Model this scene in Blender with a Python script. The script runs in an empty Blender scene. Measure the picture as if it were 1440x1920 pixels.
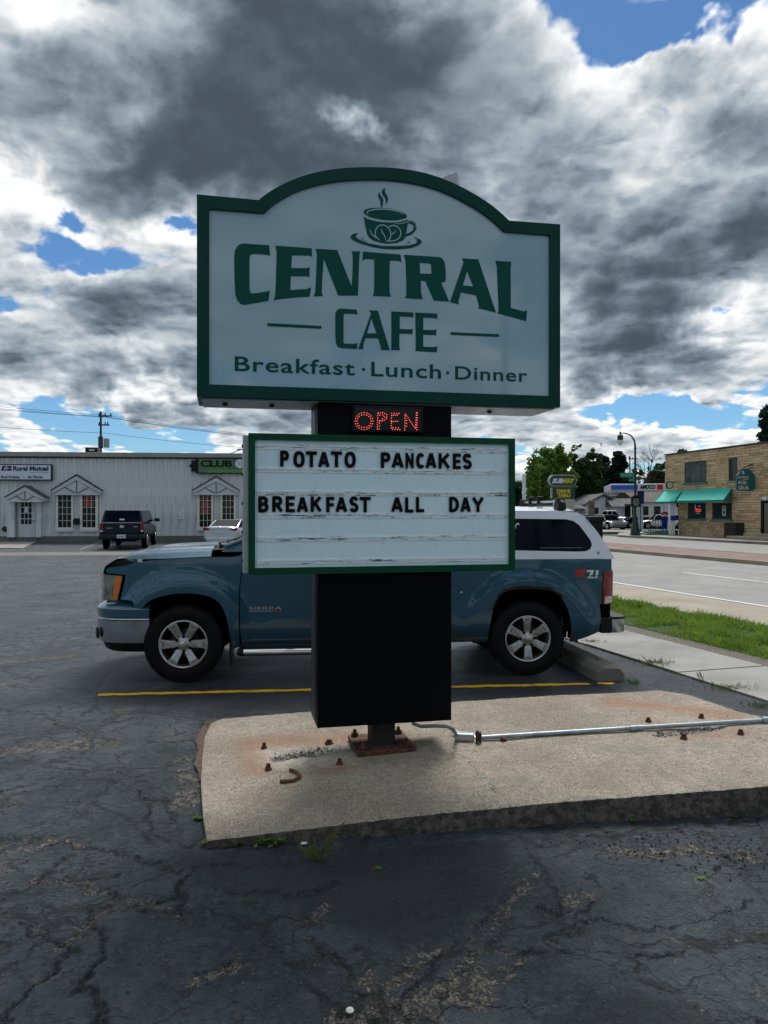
import bpy, bmesh, math, random
import numpy as np
from mathutils import Vector, Matrix
from mathutils.geometry import delaunay_2d_cdt
random.seed(7)
rng = np.random.default_rng(11)
SC = bpy.context.scene
COL = SC.collection
R = math.radians

# ------------------------------------------------------------------ camera
F, CX, CY, EYE = 1400.0, 720.0, 957.0, 1.78          # focal length in photo pixels, horizon row, eye height
cam = bpy.data.cameras.new('camera'); camo = bpy.data.objects.new('camera', cam); COL.objects.link(camo)
camo.location = (0, 0, EYE); camo.rotation_euler = (R(90), 0, 0)
cam.sensor_fit = 'VERTICAL'; cam.sensor_height = 24; cam.lens = F / 1920 * 24
cam.shift_y = (CY - 960) / 1920; cam.clip_start = .05; cam.clip_end = 3000
SC.camera = camo

# ------------------------------------------------------------------ exposure, sun, sky
SC.view_settings.view_transform = 'Standard'; SC.view_settings.look = 'None'
SC.view_settings.gamma = 1; SC.view_settings.use_curve_mapping = False
SC.view_settings.exposure = EXPO = 0.72
SUN_EL, SUN_AZ = 54, 10            # degrees; azimuth measured from +Y towards +X
sl = bpy.data.lights.new('sun', 'SUN'); so = bpy.data.objects.new('sun', sl); COL.objects.link(so)
sl.energy = 2.1; sl.angle = R(22); sl.color = (1, .97, .92)
so.rotation_euler = (R(90 - SUN_EL), 0, R(180 - SUN_AZ)); so.location = (0, 0, 30)

class NT:
    """small helper for writing node trees"""
    def __init__(s, tree): s.t = tree; s.n = tree.nodes; s.l = tree.links
    def new(s, kind, **kw):
        n = s.n.new(kind)
        for k, v in kw.items(): setattr(n, k, v)
        return n
    def put(s, sock, v):
        if v is None: return
        if isinstance(v, bpy.types.NodeSocket): s.l.new(v, sock)
        else: sock.default_value = v
    def m(s, op, a, b=None, c=None, clamp=False):
        n = s.new('ShaderNodeMath', operation=op, use_clamp=clamp)
        s.put(n.inputs[0], a); s.put(n.inputs[1], b); s.put(n.inputs[2], c); return n.outputs[0]
    def v(s, op, a, b=None, sc=None):
        n = s.new('ShaderNodeVectorMath', operation=op)
        s.put(n.inputs[0], a)
        if b is not None: s.put(n.inputs[1], b)
        if sc is not None: s.put(n.inputs['Scale'], sc)
        return n.outputs['Value'] if op in ('LENGTH', 'DISTANCE', 'DOT_PRODUCT') else n.outputs[0]
    def noise(s, vec, scale, detail=4, rough=.5, dist=0, out=0, lac=2.0, dim='3D'):
        n = s.new('ShaderNodeTexNoise', noise_dimensions=dim)
        s.put(n.inputs['Vector'], vec); s.put(n.inputs['Scale'], scale); s.put(n.inputs['Detail'], detail)
        s.put(n.inputs['Roughness'], rough); s.put(n.inputs['Distortion'], dist); s.put(n.inputs['Lacunarity'], lac)
        return n.outputs[out]
    def vor(s, vec, scale, feat='F1', out=0, rnd=1):
        n = s.new('ShaderNodeTexVoronoi', feature=feat)
        s.put(n.inputs['Vector'], vec); s.put(n.inputs['Scale'], scale); s.put(n.inputs['Randomness'], rnd)
        return n.outputs[out]
    def rng(s, x, a, b, c=0, d=1, kind='SMOOTHSTEP'):
        n = s.new('ShaderNodeMapRange', interpolation_type=kind, clamp=True)
        s.put(n.inputs[0], x)
        for i, q in enumerate((a, b, c, d)): s.put(n.inputs[i + 1], q)
        return n.outputs[0]
    def mix(s, f, a, b, kind='MIX'):
        n = s.new('ShaderNodeMix', data_type='RGBA', blend_type=kind)
        s.put(n.inputs[0], f)
        for i, q in ((6, a), (7, b)):
            s.put(n.inputs[i], q if isinstance(q, bpy.types.NodeSocket) else (*q, 1) if len(q) == 3 else q)
        return n.outputs[2]
    def sep(s, v): n = s.new('ShaderNodeSeparateXYZ'); s.put(n.inputs[0], v); return n.outputs
    def comb(s, x, y, z):
        n = s.new('ShaderNodeCombineXYZ'); s.put(n.inputs[0], x); s.put(n.inputs[1], y); s.put(n.inputs[2], z); return n.outputs[0]

world = bpy.data.worlds.new('World'); SC.world = world; world.use_nodes = True
W = NT(world.node_tree); W.n.clear()
sky = W.new('ShaderNodeTexSky', sky_type='NISHITA', sun_disc=False, sun_elevation=R(SUN_EL), sun_rotation=R(SUN_AZ))
sky.altitude = 300; sky.dust_density = .15; sky.ozone_density = 2.0
d = W.v('NORMALIZE', W.new('ShaderNodeTexCoord').outputs['Generated'])
dx, dy, dz = W.sep(d)
zc = W.m('MAXIMUM', dz, 0.0)
den = W.m('ADD', zc, .24)
p = W.comb(W.m('DIVIDE', dx, den), W.m('DIVIDE', dy, den), 0)
def skydir(px, py):
    return Vector(((px - CX) / F, 1, (CY - py) / F)).normalized()
# cloud banks: direction, angular radius in x and z, amount of cloud added (or taken away)
BANKS = [  # px, py, rx, rz (in photo pixels), amount
    (450, 130, 440, 200, .17), (950, 230, 320, 230, .22), (160, 290, 340, 120, .20), (800, -40, 420, 230, .11),
    (1290, 470, 260, 170, .22), (1130, 570, 190, 100, .17), (60, 600, 260, 90, .17), (1400, 230, 190, 60, .14),
    (380, 660, 250, 60, .10), (1060, 430, 130, 110, .12), (1330, 660, 100, 50, .07), (1060, 660, 140, 60, .12), (250, 560, 160, 60, .09),
    (70, 385, 120, 40, -.10), (30, -10, 60, 70, -.09), (1165, 70, 80, 100, -.08), (1370, -20, 140, 50, -.06), (900, 470, 130, 90, .14), (1290, 130, 110, 60, .16),
    (625, 245, 60, 34, -.17), (170, 500, 90, 40, -.06), (1350, 605, 90, 20, -.10), (300, 400, 130, 50, .12),
    (250, 745, 170, 26, -.12), (1200, 735, 170, 30, -.14), (1400, 790, 140, 34, -.10), (30, 830, 140, 34, -.10), (1100, 800, 180, 40, .06), (380, 790, 200, 40, .08)]
acc = None
dw = W.v('ADD', d, W.v('SCALE', W.v('SUBTRACT', W.noise(d, 5.5, 5, .6, out=1), (.5, .5, .5)), sc=.26))
for (px, py, rx, rz, a) in BANKS:
    c = skydir(px, py)
    q = W.v('SUBTRACT', dw, tuple(c))
    q = W.v('MULTIPLY', q, (F / rx * .9, F / rx * .9, F / rz * .9))
    g = W.m('MULTIPLY', W.rng(W.v('LENGTH', q), 1.25, 0.0), a)
    acc = g if acc is None else W.m('ADD', acc, g)
warp = W.v('SCALE', W.v('SUBTRACT', W.noise(p, 1.9, 2, .5, out=1, dim='2D'), (.5, .5, .5)), sc=.16)
pw = W.v('ADD', W.v('SCALE', p, sc=1.55), warp)
warp2 = W.v('SCALE', W.v('SUBTRACT', W.noise(pw, 9, 3, .6, out=1, dim='2D'), (.5, .5, .5)), sc=.075)
pw2 = W.v('ADD', pw, warp2)
def fvor(vec, scale, det, rough, sm=.5):
    n = W.new('ShaderNodeTexVoronoi', feature='SMOOTH_F1', normalize=True, voronoi_dimensions='2D')
    W.put(n.inputs['Vector'], vec); W.put(n.inputs['Scale'], scale); W.put(n.inputs['Detail'], det)
    W.put(n.inputs['Roughness'], rough); W.put(n.inputs['Smoothness'], sm)
    return n.outputs[0]
def density(pt):
    big = W.noise(pt, .98, 4, .48, dim='2D')
    puff = W.m('SUBTRACT', .42, fvor(pt, 3.2, 4, .52))
    return W.m('ADD', big, W.m('MULTIPLY', puff, .50))
sdir = Vector((math.sin(R(SUN_AZ)), math.cos(R(SUN_AZ)), 0)) / (math.sin(R(SUN_EL)) + .24) * math.cos(R(SUN_EL))
toward = W.v('NORMALIZE', W.v('SUBTRACT', tuple(sdir), p))
D0 = density(pw2)
D1 = density(W.v('ADD', pw2, W.v('SCALE', toward, sc=.05)))
Dm = W.m('ADD', W.m('SUBTRACT', D0, .034), acc)
cover = W.rng(Dm, .405, .475)
soft = W.m('SUBTRACT', W.noise(pw, 1.3, 4, .55, dim='2D'), .5)
mott = W.m('SUBTRACT', W.noise(pw, 3.0, 5, .6, dim='2D'), .5)
thick = W.rng(W.m('ADD', W.m('ADD', W.m('MULTIPLY', Dm, .9), W.m('MULTIPLY', acc, .75)), W.m('MULTIPLY', soft, .45)), .40, .88, 0, 1, 'LINEAR')
thick = W.m('POWER', thick, .75)
relief = W.rng(W.m('MULTIPLY', W.m('SUBTRACT', D0, D1), 9.0), -1, 1, -1, 1, 'LINEAR')
lum = W.m('SUBTRACT', .81, W.m('MULTIPLY', thick, .76))
lum = W.m('ADD', lum, W.m('MULTIPLY', W.m('MULTIPLY', relief, .46), W.m('SUBTRACT', 1.0, W.m('MULTIPLY', thick, .78))))
lum = W.m('ADD', lum, W.m('MULTIPLY', mott, .10))
lum = W.m('SMOOTH_MAX', lum, .075, .12)
ang = W.v('DOT_PRODUCT', d, tuple(Vector((math.sin(R(SUN_AZ)) * math.cos(R(SUN_EL)), math.cos(R(SUN_AZ)) * math.cos(R(SUN_EL)), math.sin(R(SUN_EL))))))
glow = W.rng(ang, .2, 1.0, .78, 1.15, 'LINEAR')
lum = W.m('MULTIPLY', lum, glow)
ccol = W.mix(W.rng(lum, .1, .75), (.62, .80, .96), (.97, .985, .99))
ccol = W.v('SCALE', ccol, sc=lum)
bg_sky = W.new('ShaderNodeBackground'); W.put(bg_sky.inputs[0], W.v('MULTIPLY', sky.outputs[0], (.60, .88, 1.10))); bg_sky.inputs[1].default_value = .052
bg_cl = W.new('ShaderNodeBackground'); W.put(bg_cl.inputs[0], ccol); bg_cl.inputs[1].default_value = .80
mixs = W.new('ShaderNodeMixShader'); W.put(mixs.inputs[0], W.m('MULTIPLY', cover, .97))
W.l.new(bg_sky.outputs[0], mixs.inputs[1]); W.l.new(bg_cl.outputs[0], mixs.inputs[2])
wo = W.new('ShaderNodeOutputWorld'); W.l.new(mixs.outputs[0], wo.inputs[0])
world.cycles.sampling_method = 'MANUAL'; world.cycles.sample_map_resolution = 512

# ------------------------------------------------------------------ helpers
def G(px, py, z=0.0):
    D = (EYE - z) * F / (py - CY); return Vector(((px - CX) / F * D, D, z))
def P(px, py, D): return Vector(((px - CX) / F * D, D, EYE - (py - CY) / F * D))
class Fr:
    """a local frame: turns a sight line into a point on one of its planes"""
    def __init__(s, loc, rz):
        s.loc = Vector(loc); s.rz = rz
        s.M = Matrix.Translation(s.loc) @ Matrix.Rotation(rz, 4, 'Z'); s.I = s.M.inverted()
    def hit(s, px, py, y=0.0):
        o = s.I @ Vector((0, 0, EYE)); d = s.I.to_3x3() @ Vector(((px - CX) / F, 1, (CY - py) / F))
        q = o + d * ((y - o.y) / d.y); return (q.x, q.z)
    def hits(s, pts, y=0.0): return [s.hit(a, b, y) for a, b in pts]
def smst(a, b, x):
    t = min(1, max(0, (x - a) / (b - a))); return t * t * (3 - 2 * t)
def tag(o, label=None, cat=None, group=None, kind=None):
    if label: o['label'] = label
    if cat: o['category'] = cat
    if group: o['group'] = group
    if kind: o['kind'] = kind
    return o
def thing(name, label=None, cat=None, loc=(0, 0, 0), rz=0, group=None, kind=None):
    o = bpy.data.objects.new(name, None); COL.objects.link(o); o.empty_display_size = .1
    o.location = loc; o.rotation_euler = (0, 0, rz); return tag(o, label, cat, group, kind)
def link(name, me, parent=None, loc=None):
    o = bpy.data.objects.new(name, me); COL.objects.link(o)
    if parent: o.parent = parent
    if loc is not None: o.location = loc
    return o
def copy_tree(o, parent=None):
    c = o.copy(); COL.objects.link(c)
    if parent: c.parent = parent; c.matrix_parent_inverse = o.matrix_parent_inverse
    for ch in [k for k in bpy.data.objects if k.parent == o]: copy_tree(ch, c)
    return c
class MB:
    def __init__(s): s.v = []; s.f = []
    def add(s, vs, fs):
        b = len(s.v); s.v += [tuple(q) for q in vs]; s.f += [tuple(i + b for i in f) for f in fs]; return s
    def box(s, x0, x1, y0, y1, z0, z1, M=None):
        vs = [Vector((x, y, z)) for x in (x0, x1) for y in (y0, y1) for z in (z0, z1)]
        if M: vs = [M @ q for q in vs]
        return s.add(vs, [(0, 1, 3, 2), (4, 6, 7, 5), (0, 4, 5, 1), (2, 3, 7, 6), (0, 2, 6, 4), (1, 5, 7, 3)])
    def prism(s, poly, y0, y1, M=None):
        """polygon in x,z pulled along y"""
        n = len(poly)
        a = sum(poly[i][0] * poly[(i + 1) % n][1] - poly[(i + 1) % n][0] * poly[i][1] for i in range(n))
        if a < 0: poly = poly[::-1]
        vs = [Vector((x, y0, z)) for x, z in poly] + [Vector((x, y1, z)) for x, z in poly]
        if M: vs = [M @ q for q in vs]
        return s.add(vs, [tuple(range(n)), tuple(range(2 * n - 1, n - 1, -1))] + [(i, i + n, (i + 1) % n + n, (i + 1) % n) for i in range(n)])
    def slab(s, poly, z0, z1):
        """polygon in x,y pulled along z"""
        n = len(poly)
        a = sum(poly[i][0] * poly[(i + 1) % n][1] - poly[(i + 1) % n][0] * poly[i][1] for i in range(n))
        if a < 0: poly = poly[::-1]
        vs = [(p[0], p[1], z0) for p in poly] + [(p[0], p[1], z1) for p in poly]
        return s.add(vs, [tuple(range(n - 1, -1, -1)), tuple(range(n, 2 * n))] + [(i, (i + 1) % n, (i + 1) % n + n, i + n) for i in range(n)])
    def tube(s, pts, r, n=8, cap=True):
        pts = [Vector(q) for q in pts]; k = len(pts); rs = r if isinstance(r, (list, tuple)) else [r] * k
        b = len(s.v); up = None
        for i, q in enumerate(pts):
            t = (pts[min(i + 1, k - 1)] - pts[max(i - 1, 0)]).normalized()
            if up is None or abs(up.dot(t)) > .98: up = Vector((0, 0, 1)) if abs(t.z) < .9 else Vector((1, 0, 0))
            a = t.cross(up).normalized(); up = a.cross(t).normalized()
            for j in range(n):
                w = 2 * math.pi * j / n; s.v.append(tuple(q + (a * math.cos(w) + up * math.sin(w)) * rs[i]))
        for i in range(k - 1):
            for j in range(n):
                s.f.append((b + i * n + j, b + (i + 1) * n + j, b + (i + 1) * n + (j + 1) % n, b + i * n + (j + 1) % n))
        if cap:
            s.f.append(tuple(b + j for j in range(n))); s.f.append(tuple(b + (k - 1) * n + j for j in range(n - 1, -1, -1)))
        return s
    def lathe(s, prof, n=24, M=None, a0=0):
        """profile (radius, height) turned about z"""
        b = len(s.v)
        for r, z in prof:
            for j in range(n):
                w = a0 + 2 * math.pi * j / n; q = Vector((r * math.cos(w), r * math.sin(w), z)); s.v.append(tuple(M @ q if M else q))
        for i in range(len(prof) - 1):
            for j in range(n):
                s.f.append((b + i * n + j, b + i * n + (j + 1) % n, b + (i + 1) * n + (j + 1) % n, b + (i + 1) * n + j))
        s.f.append(tuple(b + j for j in range(n - 1, -1, -1))); s.f.append(tuple(b + (len(prof) - 1) * n + j for j in range(n)))
        return s
    def grid(s, fn, nu, nv):
        b = len(s.v)
        for i in range(nu + 1):
            for j in range(nv + 1): s.v.append(tuple(fn(i / nu, j / nv)))
        for i in range(nu):
            for j in range(nv):
                a = b + i * (nv + 1) + j; s.f.append((a, a + nv + 1, a + nv + 2, a + 1))
        return s
    def mesh(s, name, smooth=False, bevel=0, seg=2, ang=35):
        me = bpy.data.meshes.new(name); me.from_pydata(s.v, [], s.f); me.validate()
        if bevel:
            bm = bmesh.new(); bm.from_mesh(me); bmesh.ops.remove_doubles(bm, verts=bm.verts, dist=1e-5)
            bmesh.ops.recalc_face_normals(bm, faces=bm.faces)
            es = [e for e in bm.edges if len(e.link_faces) == 2 and e.calc_face_angle(0) > R(28)]
            bmesh.ops.bevel(bm, geom=es, offset=bevel, segments=seg, affect='EDGES', profile=.6, clamp_overlap=True)
            bm.to_mesh(me); bm.free()
        if smooth:
            for p in me.polygons: p.use_smooth = True
            me.set_sharp_from_angle(angle=R(ang))
        me.update(); return me
    def build(s, name, mat, parent=None, smooth=False, bevel=0, seg=2, loc=None, ang=35):
        me = s.mesh(name, smooth, bevel, seg, ang); me.materials.append(mat); return link(name, me, parent, loc)

def pip(pts, poly):
    x, y = pts[:, 0], pts[:, 1]; r = np.zeros(len(pts), bool); n = len(poly)
    for i in range(n):
        x0, y0 = poly[i]; x1, y1 = poly[(i + 1) % n]
        if y0 == y1: continue
        c = ((y0 > y) != (y1 > y)) & (x < (x1 - x0) * (y - y0) / (y1 - y0) + x0); r ^= c
    return r
def edist(pts, poly, closed=True):
    d = np.full(len(pts), 1e9); n = len(poly)
    for i in range(n if closed else n - 1):
        a = np.array(poly[i][:2], float); b = np.array(poly[(i + 1) % n][:2], float); ab = b - a
        t = np.clip(((pts - a) @ ab) / max(ab @ ab, 1e-12), 0, 1); d = np.minimum(d, np.hypot(*(pts - a - t[:, None] * ab).T))
    return d
def densify(poly, h):
    out = []
    for i in range(len(poly)):
        a = Vector(poly[i]); b = Vector(poly[(i + 1) % len(poly)]); k = max(1, int((b - a).length / h + .5))
        out += [tuple(a.lerp(b, j / k)) for j in range(k)]
    return out
def spline(pts, k=6, closed=False):
    """Catmull-Rom through 2D points"""
    n = len(pts); out = []
    for i in range(n if closed else n - 1):
        g = lambda j: Vector(pts[j % n] if closed else pts[min(max(j, 0), n - 1)])
        a, b, c, d = g(i - 1), g(i), g(i + 1), g(i + 2)
        for j in range(k):
            t = j / k; out.append(tuple(.5 * ((2 * b) + (c - a) * t + (2 * a - 5 * b + 4 * c - d) * t * t + (3 * b - a - 3 * c + d) * t ** 3)))
    if not closed: out.append(tuple(pts[-1]))
    return out
def panel(poly, h, fn, holes=(), thick=0, inward=Vector((0, 1, 0))):
    """triangulated sheet: outline in (u,v), every point mapped by fn(u,v)->Vector, rim folded inward"""
    polys = [densify(poly, h)] + [densify(q, h) for q in holes]
    allp = [p for q in polys for p in q]; pa = np.array(allp)
    edges = []; b = 0
    for q in polys:
        edges += [(b + i, b + (i + 1) % len(q)) for i in range(len(q))]; b += len(q)
    x0, z0 = pa.min(0); x1, z1 = pa.max(0)
    gx, gz = np.meshgrid(np.arange(x0 + h * .5, x1, h), np.arange(z0 + h * .43, z1, h)); g = np.stack([gx.ravel(), gz.ravel()], 1)
    if len(g):
        k = pip(g, polys[0]) & (edist(g, polys[0]) > h * .45)
        for q in polys[1:]: k &= ~pip(g, q) & (edist(g, q) > h * .45)
        g = g[k]
    vs, es, fs, *_ = delaunay_2d_cdt([Vector(p) for p in allp] + [Vector(p) for p in g], edges, [], 0, 1e-6)
    va = np.array([tuple(p) for p in vs]); c = np.array([va[list(f)].mean(0) for f in fs])
    k = pip(c, polys[0])
    for q in polys[1:]: k &= ~pip(c, q)
    fs = [f for f, q in zip(fs, k) if q]
    mb = MB(); V = [fn(*p) for p in va]; mb.v = [tuple(p) for p in V]; mb.f = [tuple(f) for f in fs]
    if thick:
        cnt = {}
        for f in fs:
            for i in range(len(f)):
                e = (f[i], f[(i + 1) % len(f)]); cnt[e] = 1
        m = {}
        for (a, b_) in list(cnt):
            if (b_, a) not in cnt:
                for q in (a, b_):
                    if q not in m: m[q] = len(mb.v); mb.v.append(tuple(Vector(mb.v[q]) + inward * thick))
                mb.f.append((b_, a, m[a], m[b_]))
    return mb
def pixmap(fr, pts, y=0.0): return fr.hits(pts, y)
def ellipse(cx, cy, a, b, rot=0, n=32, a0=0, a1=360):
    out = []
    for i in range(n + (0 if a1 - a0 == 360 else 1)):
        w = R(a0 + (a1 - a0) * i / n); x, y = a * math.cos(w), b * math.sin(w); c, s_ = math.cos(R(rot)), math.sin(R(rot))
        out.append((cx + x * c - y * s_, cy + x * s_ + y * c))
    return out
def flat(mb, poly, y, holes=()):
    """flat print in x,z at depth y, facing -y"""
    q = panel(poly, 9, lambda u, v: Vector((u, y, v)), holes)
    fs = []
    for f in q.f:
        a, b, c = (Vector(q.v[i]) for i in f[:3]); fs.append(f if (b - a).cross(c - a).y < 0 else f[::-1])
    return mb.add(q.v, fs)
def stroke(mb, pts, w, y, taper=False):
    """a drawn line of width w in x,z at depth y"""
    n = len(pts); L = []; Rr = []
    for i in range(n):
        a = Vector(pts[max(i - 1, 0)]); b = Vector(pts[min(i + 1, n - 1)]); t = (b - a).normalized(); q = Vector((-t.y, t.x))
        k = w / 2 * (math.sin(math.pi * (i + .3) / (n - .4)) ** .6 if taper else 1); p = Vector(pts[i])
        L.append(p + q * k); Rr.append(p - q * k)
    vs = [(p.x, y, p.y) for p in L + Rr]; fs = [(i, i + 1, n + i + 1, n + i) for i in range(n - 1)]
    a, b, c = (Vector(vs[i]) for i in fs[0][:3])
    if (b - a).cross(c - a).y > 0: fs = [f[::-1] for f in fs]
    return mb.add(vs, fs)
def text(body, mat, parent, x0, x1, z0, z1, y, name='lettering', bold=0, depth=0, slant=0, space=1, zx=0, loc=None):
    """letters fitted into a box of the local x,z plane, facing -y; zx tilts the baseline"""
    cu = bpy.data.curves.new('t', 'FONT'); cu.body = body; cu.size = 1; cu.offset = bold; cu.resolution_u = 4; cu.space_character = space
    cu.shear = slant; cu.extrude = 0
    o = bpy.data.objects.new('t', cu); me = bpy.data.meshes.new_from_object(o)
    bpy.data.objects.remove(o); bpy.data.curves.remove(cu)
    co = np.zeros(len(me.vertices) * 3); me.vertices.foreach_get('co', co); co = co.reshape(-1, 3)
    mn, mx = co.min(0), co.max(0); u = (co[:, 0] - mn[0]) / (mx[0] - mn[0]); v = (co[:, 1] - mn[1]) / (mx[1] - mn[1])
    out = np.stack([x0 + u * (x1 - x0), np.full(len(u), y), z0 + v * (z1 - z0) + zx * u], 1)
    faces = [tuple(p.vertices) for p in me.polygons]; bpy.data.meshes.remove(me)
    nm = bpy.data.meshes.new(name); nm.from_pydata([tuple(q) for q in out], [], faces)
    bm = bmesh.new(); bm.from_mesh(nm); bmesh.ops.remove_doubles(bm, verts=bm.verts, dist=1e-5); bm.faces.ensure_lookup_table()
    for f in bm.faces:
        if f.normal.y > 0: f.normal_flip()
    if depth:
        r = bmesh.ops.extrude_face_region(bm, geom=list(bm.faces)[:])
        bmesh.ops.translate(bm, verts=[q for q in r['geom'] if isinstance(q, bmesh.types.BMVert)], vec=(0, -depth, 0))
    bm.to_mesh(nm); bm.free(); nm.materials.append(mat)
    return link(name, nm, parent, loc)

# value noise for real relief, evaluated with numpy
_T = rng.random((256, 256))
def vnoise(x, y):
    xi = np.floor(x).astype(int); yi = np.floor(y).astype(int); fx = x - xi; fy = y - yi
    fx = fx * fx * (3 - 2 * fx); fy = fy * fy * (3 - 2 * fy); g = lambda a, b: _T[a % 256, b % 256]
    return (g(xi, yi) * (1 - fx) + g(xi + 1, yi) * fx) * (1 - fy) + (g(xi, yi + 1) * (1 - fx) + g(xi + 1, yi + 1) * fx) * fy
def fbm(x, y, s, o=4, r=.5):
    t = 0; a = 1; n = 0
    for i in range(o): t = t + a * vnoise(x * s + 17.3 * i, y * s + 9.1 * i); n += a; a *= r; s *= 2.03
    return t / n

# ------------------------------------------------------------------ materials
def mat(name, col, rough=.6, metal=0, var=0, vs=3, bump=0, bs=60, coat=0, spec=.5, emit=None, es=1, dirt=0, dcol=(.03, .028, .025), ds=2.5, streak=False, col2=None, trans=0, ior=1.45, det=6):
    m = bpy.data.materials.new(name); m.use_nodes = True; t = NT(m.node_tree); b = t.n['Principled BSDF']
    oc = t.new('ShaderNodeTexCoord').outputs['Object']
    c = None
    if var or col2:
        n = t.noise(oc, vs, det, .6)
        a = tuple(q * (1 - var) for q in col); e = col2 or tuple(min(1, q * (1 + var)) for q in col)
        c = t.mix(t.rng(n, .3, .7), a, e)
    if dirt:
        sc = t.v('MULTIPLY', oc, (4, 4, .35)) if streak else oc
        n = t.noise(sc, ds, 7, .65); c = t.mix(t.m('MULTIPLY', t.rng(n, .48, .75), dirt), c if c is not None else col, dcol)
    if c is not None: t.put(b.inputs['Base Color'], c)
    else: b.inputs['Base Color'].default_value = (*col, 1)
    if var or dirt: t.put(b.inputs['Roughness'], t.rng(t.noise(oc, vs * 2.3, 4, .6), .25, .75, max(.02, rough - .08), min(1, rough + .08)))
    else: b.inputs['Roughness'].default_value = rough
    b.inputs['Metallic'].default_value = metal; b.inputs['Coat Weight'].default_value = coat; b.inputs['Coat Roughness'].default_value = .06
    b.inputs['Specular IOR Level'].default_value = spec; b.inputs['IOR'].default_value = ior
    if trans: b.inputs['Transmission Weight'].default_value = trans
    if bump:
        bp = t.new('ShaderNodeBump'); bp.inputs['Strength'].default_value = 1; bp.inputs['Distance'].default_value = bump
        t.put(bp.inputs['Height'], t.noise(oc, bs, 5, .6)); t.l.new(bp.outputs[0], b.inputs['Normal'])
    if emit: b.inputs['Emission Color'].default_value = (*emit, 1); b.inputs['Emission Strength'].default_value = es
    return m
M = {}
M['green'] = mat('sign_green_paint', (.0015, .048, .038), .42, var=.12, vs=2, bump=.0004, bs=90, spec=.18)
M['vinyl'] = mat('sign_green_vinyl', (.002, .072, .058), .35, spec=.15)
M['face'] = mat('sign_face_acrylic', (.29, .44, .51), .05, var=.03, vs=1.2, coat=1)
M['cover'] = mat('column_black_paint', (.0012, .0018, .004), .5, var=.2, vs=2, bump=.0005, bs=30, spec=.12)
M['silver'] = mat('bare_aluminium', (.42, .44, .45), .40, metal=.7, var=.12, vs=5, dirt=.4)
M['black'] = mat('black_plastic', (.006, .007, .008), .5, var=.15, spec=.25)
M['matte_black'] = mat('matte_black', (.003, .003, .0035), .9, spec=.1)
M['letter'] = mat('letter_black', (.004, .003, .003), .45, spec=.15)
M['rust'] = mat('rusty_iron', (.055, .024, .016), .8, var=.35, vs=30, bump=.002, bs=120, col2=(.13, .05, .025))
M['galv'] = mat('galvanised_conduit', (.30, .36, .40), .42, metal=.55, var=.15, vs=12, dirt=.35, ds=8)
M['yellow'] = None
M['chrome'] = mat('chrome', (.72, .74, .76), .08, metal=1)
M['alloy'] = mat('alloy_rim', (.50, .50, .50), .32, metal=.85, var=.1, vs=20, dirt=.35, ds=25)
M['alloy_dark'] = mat('alloy_recess', (.20, .20, .21), .5, metal=.6)
M['tyre'] = mat('tyre_rubber', (.0065, .007, .0085), .8, var=.25, vs=10, bump=.002, bs=70, spec=.2)
M['glass'] = mat('dark_glass', (.004, .008, .014), .04, spec=.4)
M['glass2'] = mat('window_glass', (.012, .016, .018), .05, spec=.25, var=.5, vs=2)
M['white'] = mat('white_paint', (.74, .75, .76), .3, coat=.4, var=.02)
M['red'] = mat('red_paint', (.45, .02, .02), .4, var=.1)
M['redglass'] = mat('tail_light_red', (.17, .002, .003), .15, coat=.5)
M['amber'] = mat('amber_lens', (.75, .17, .01), .15, coat=1)
M['wood'] = mat('old_wood', (.12, .10, .08), .85, var=.3, vs=6, bump=.004, bs=30)

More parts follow.
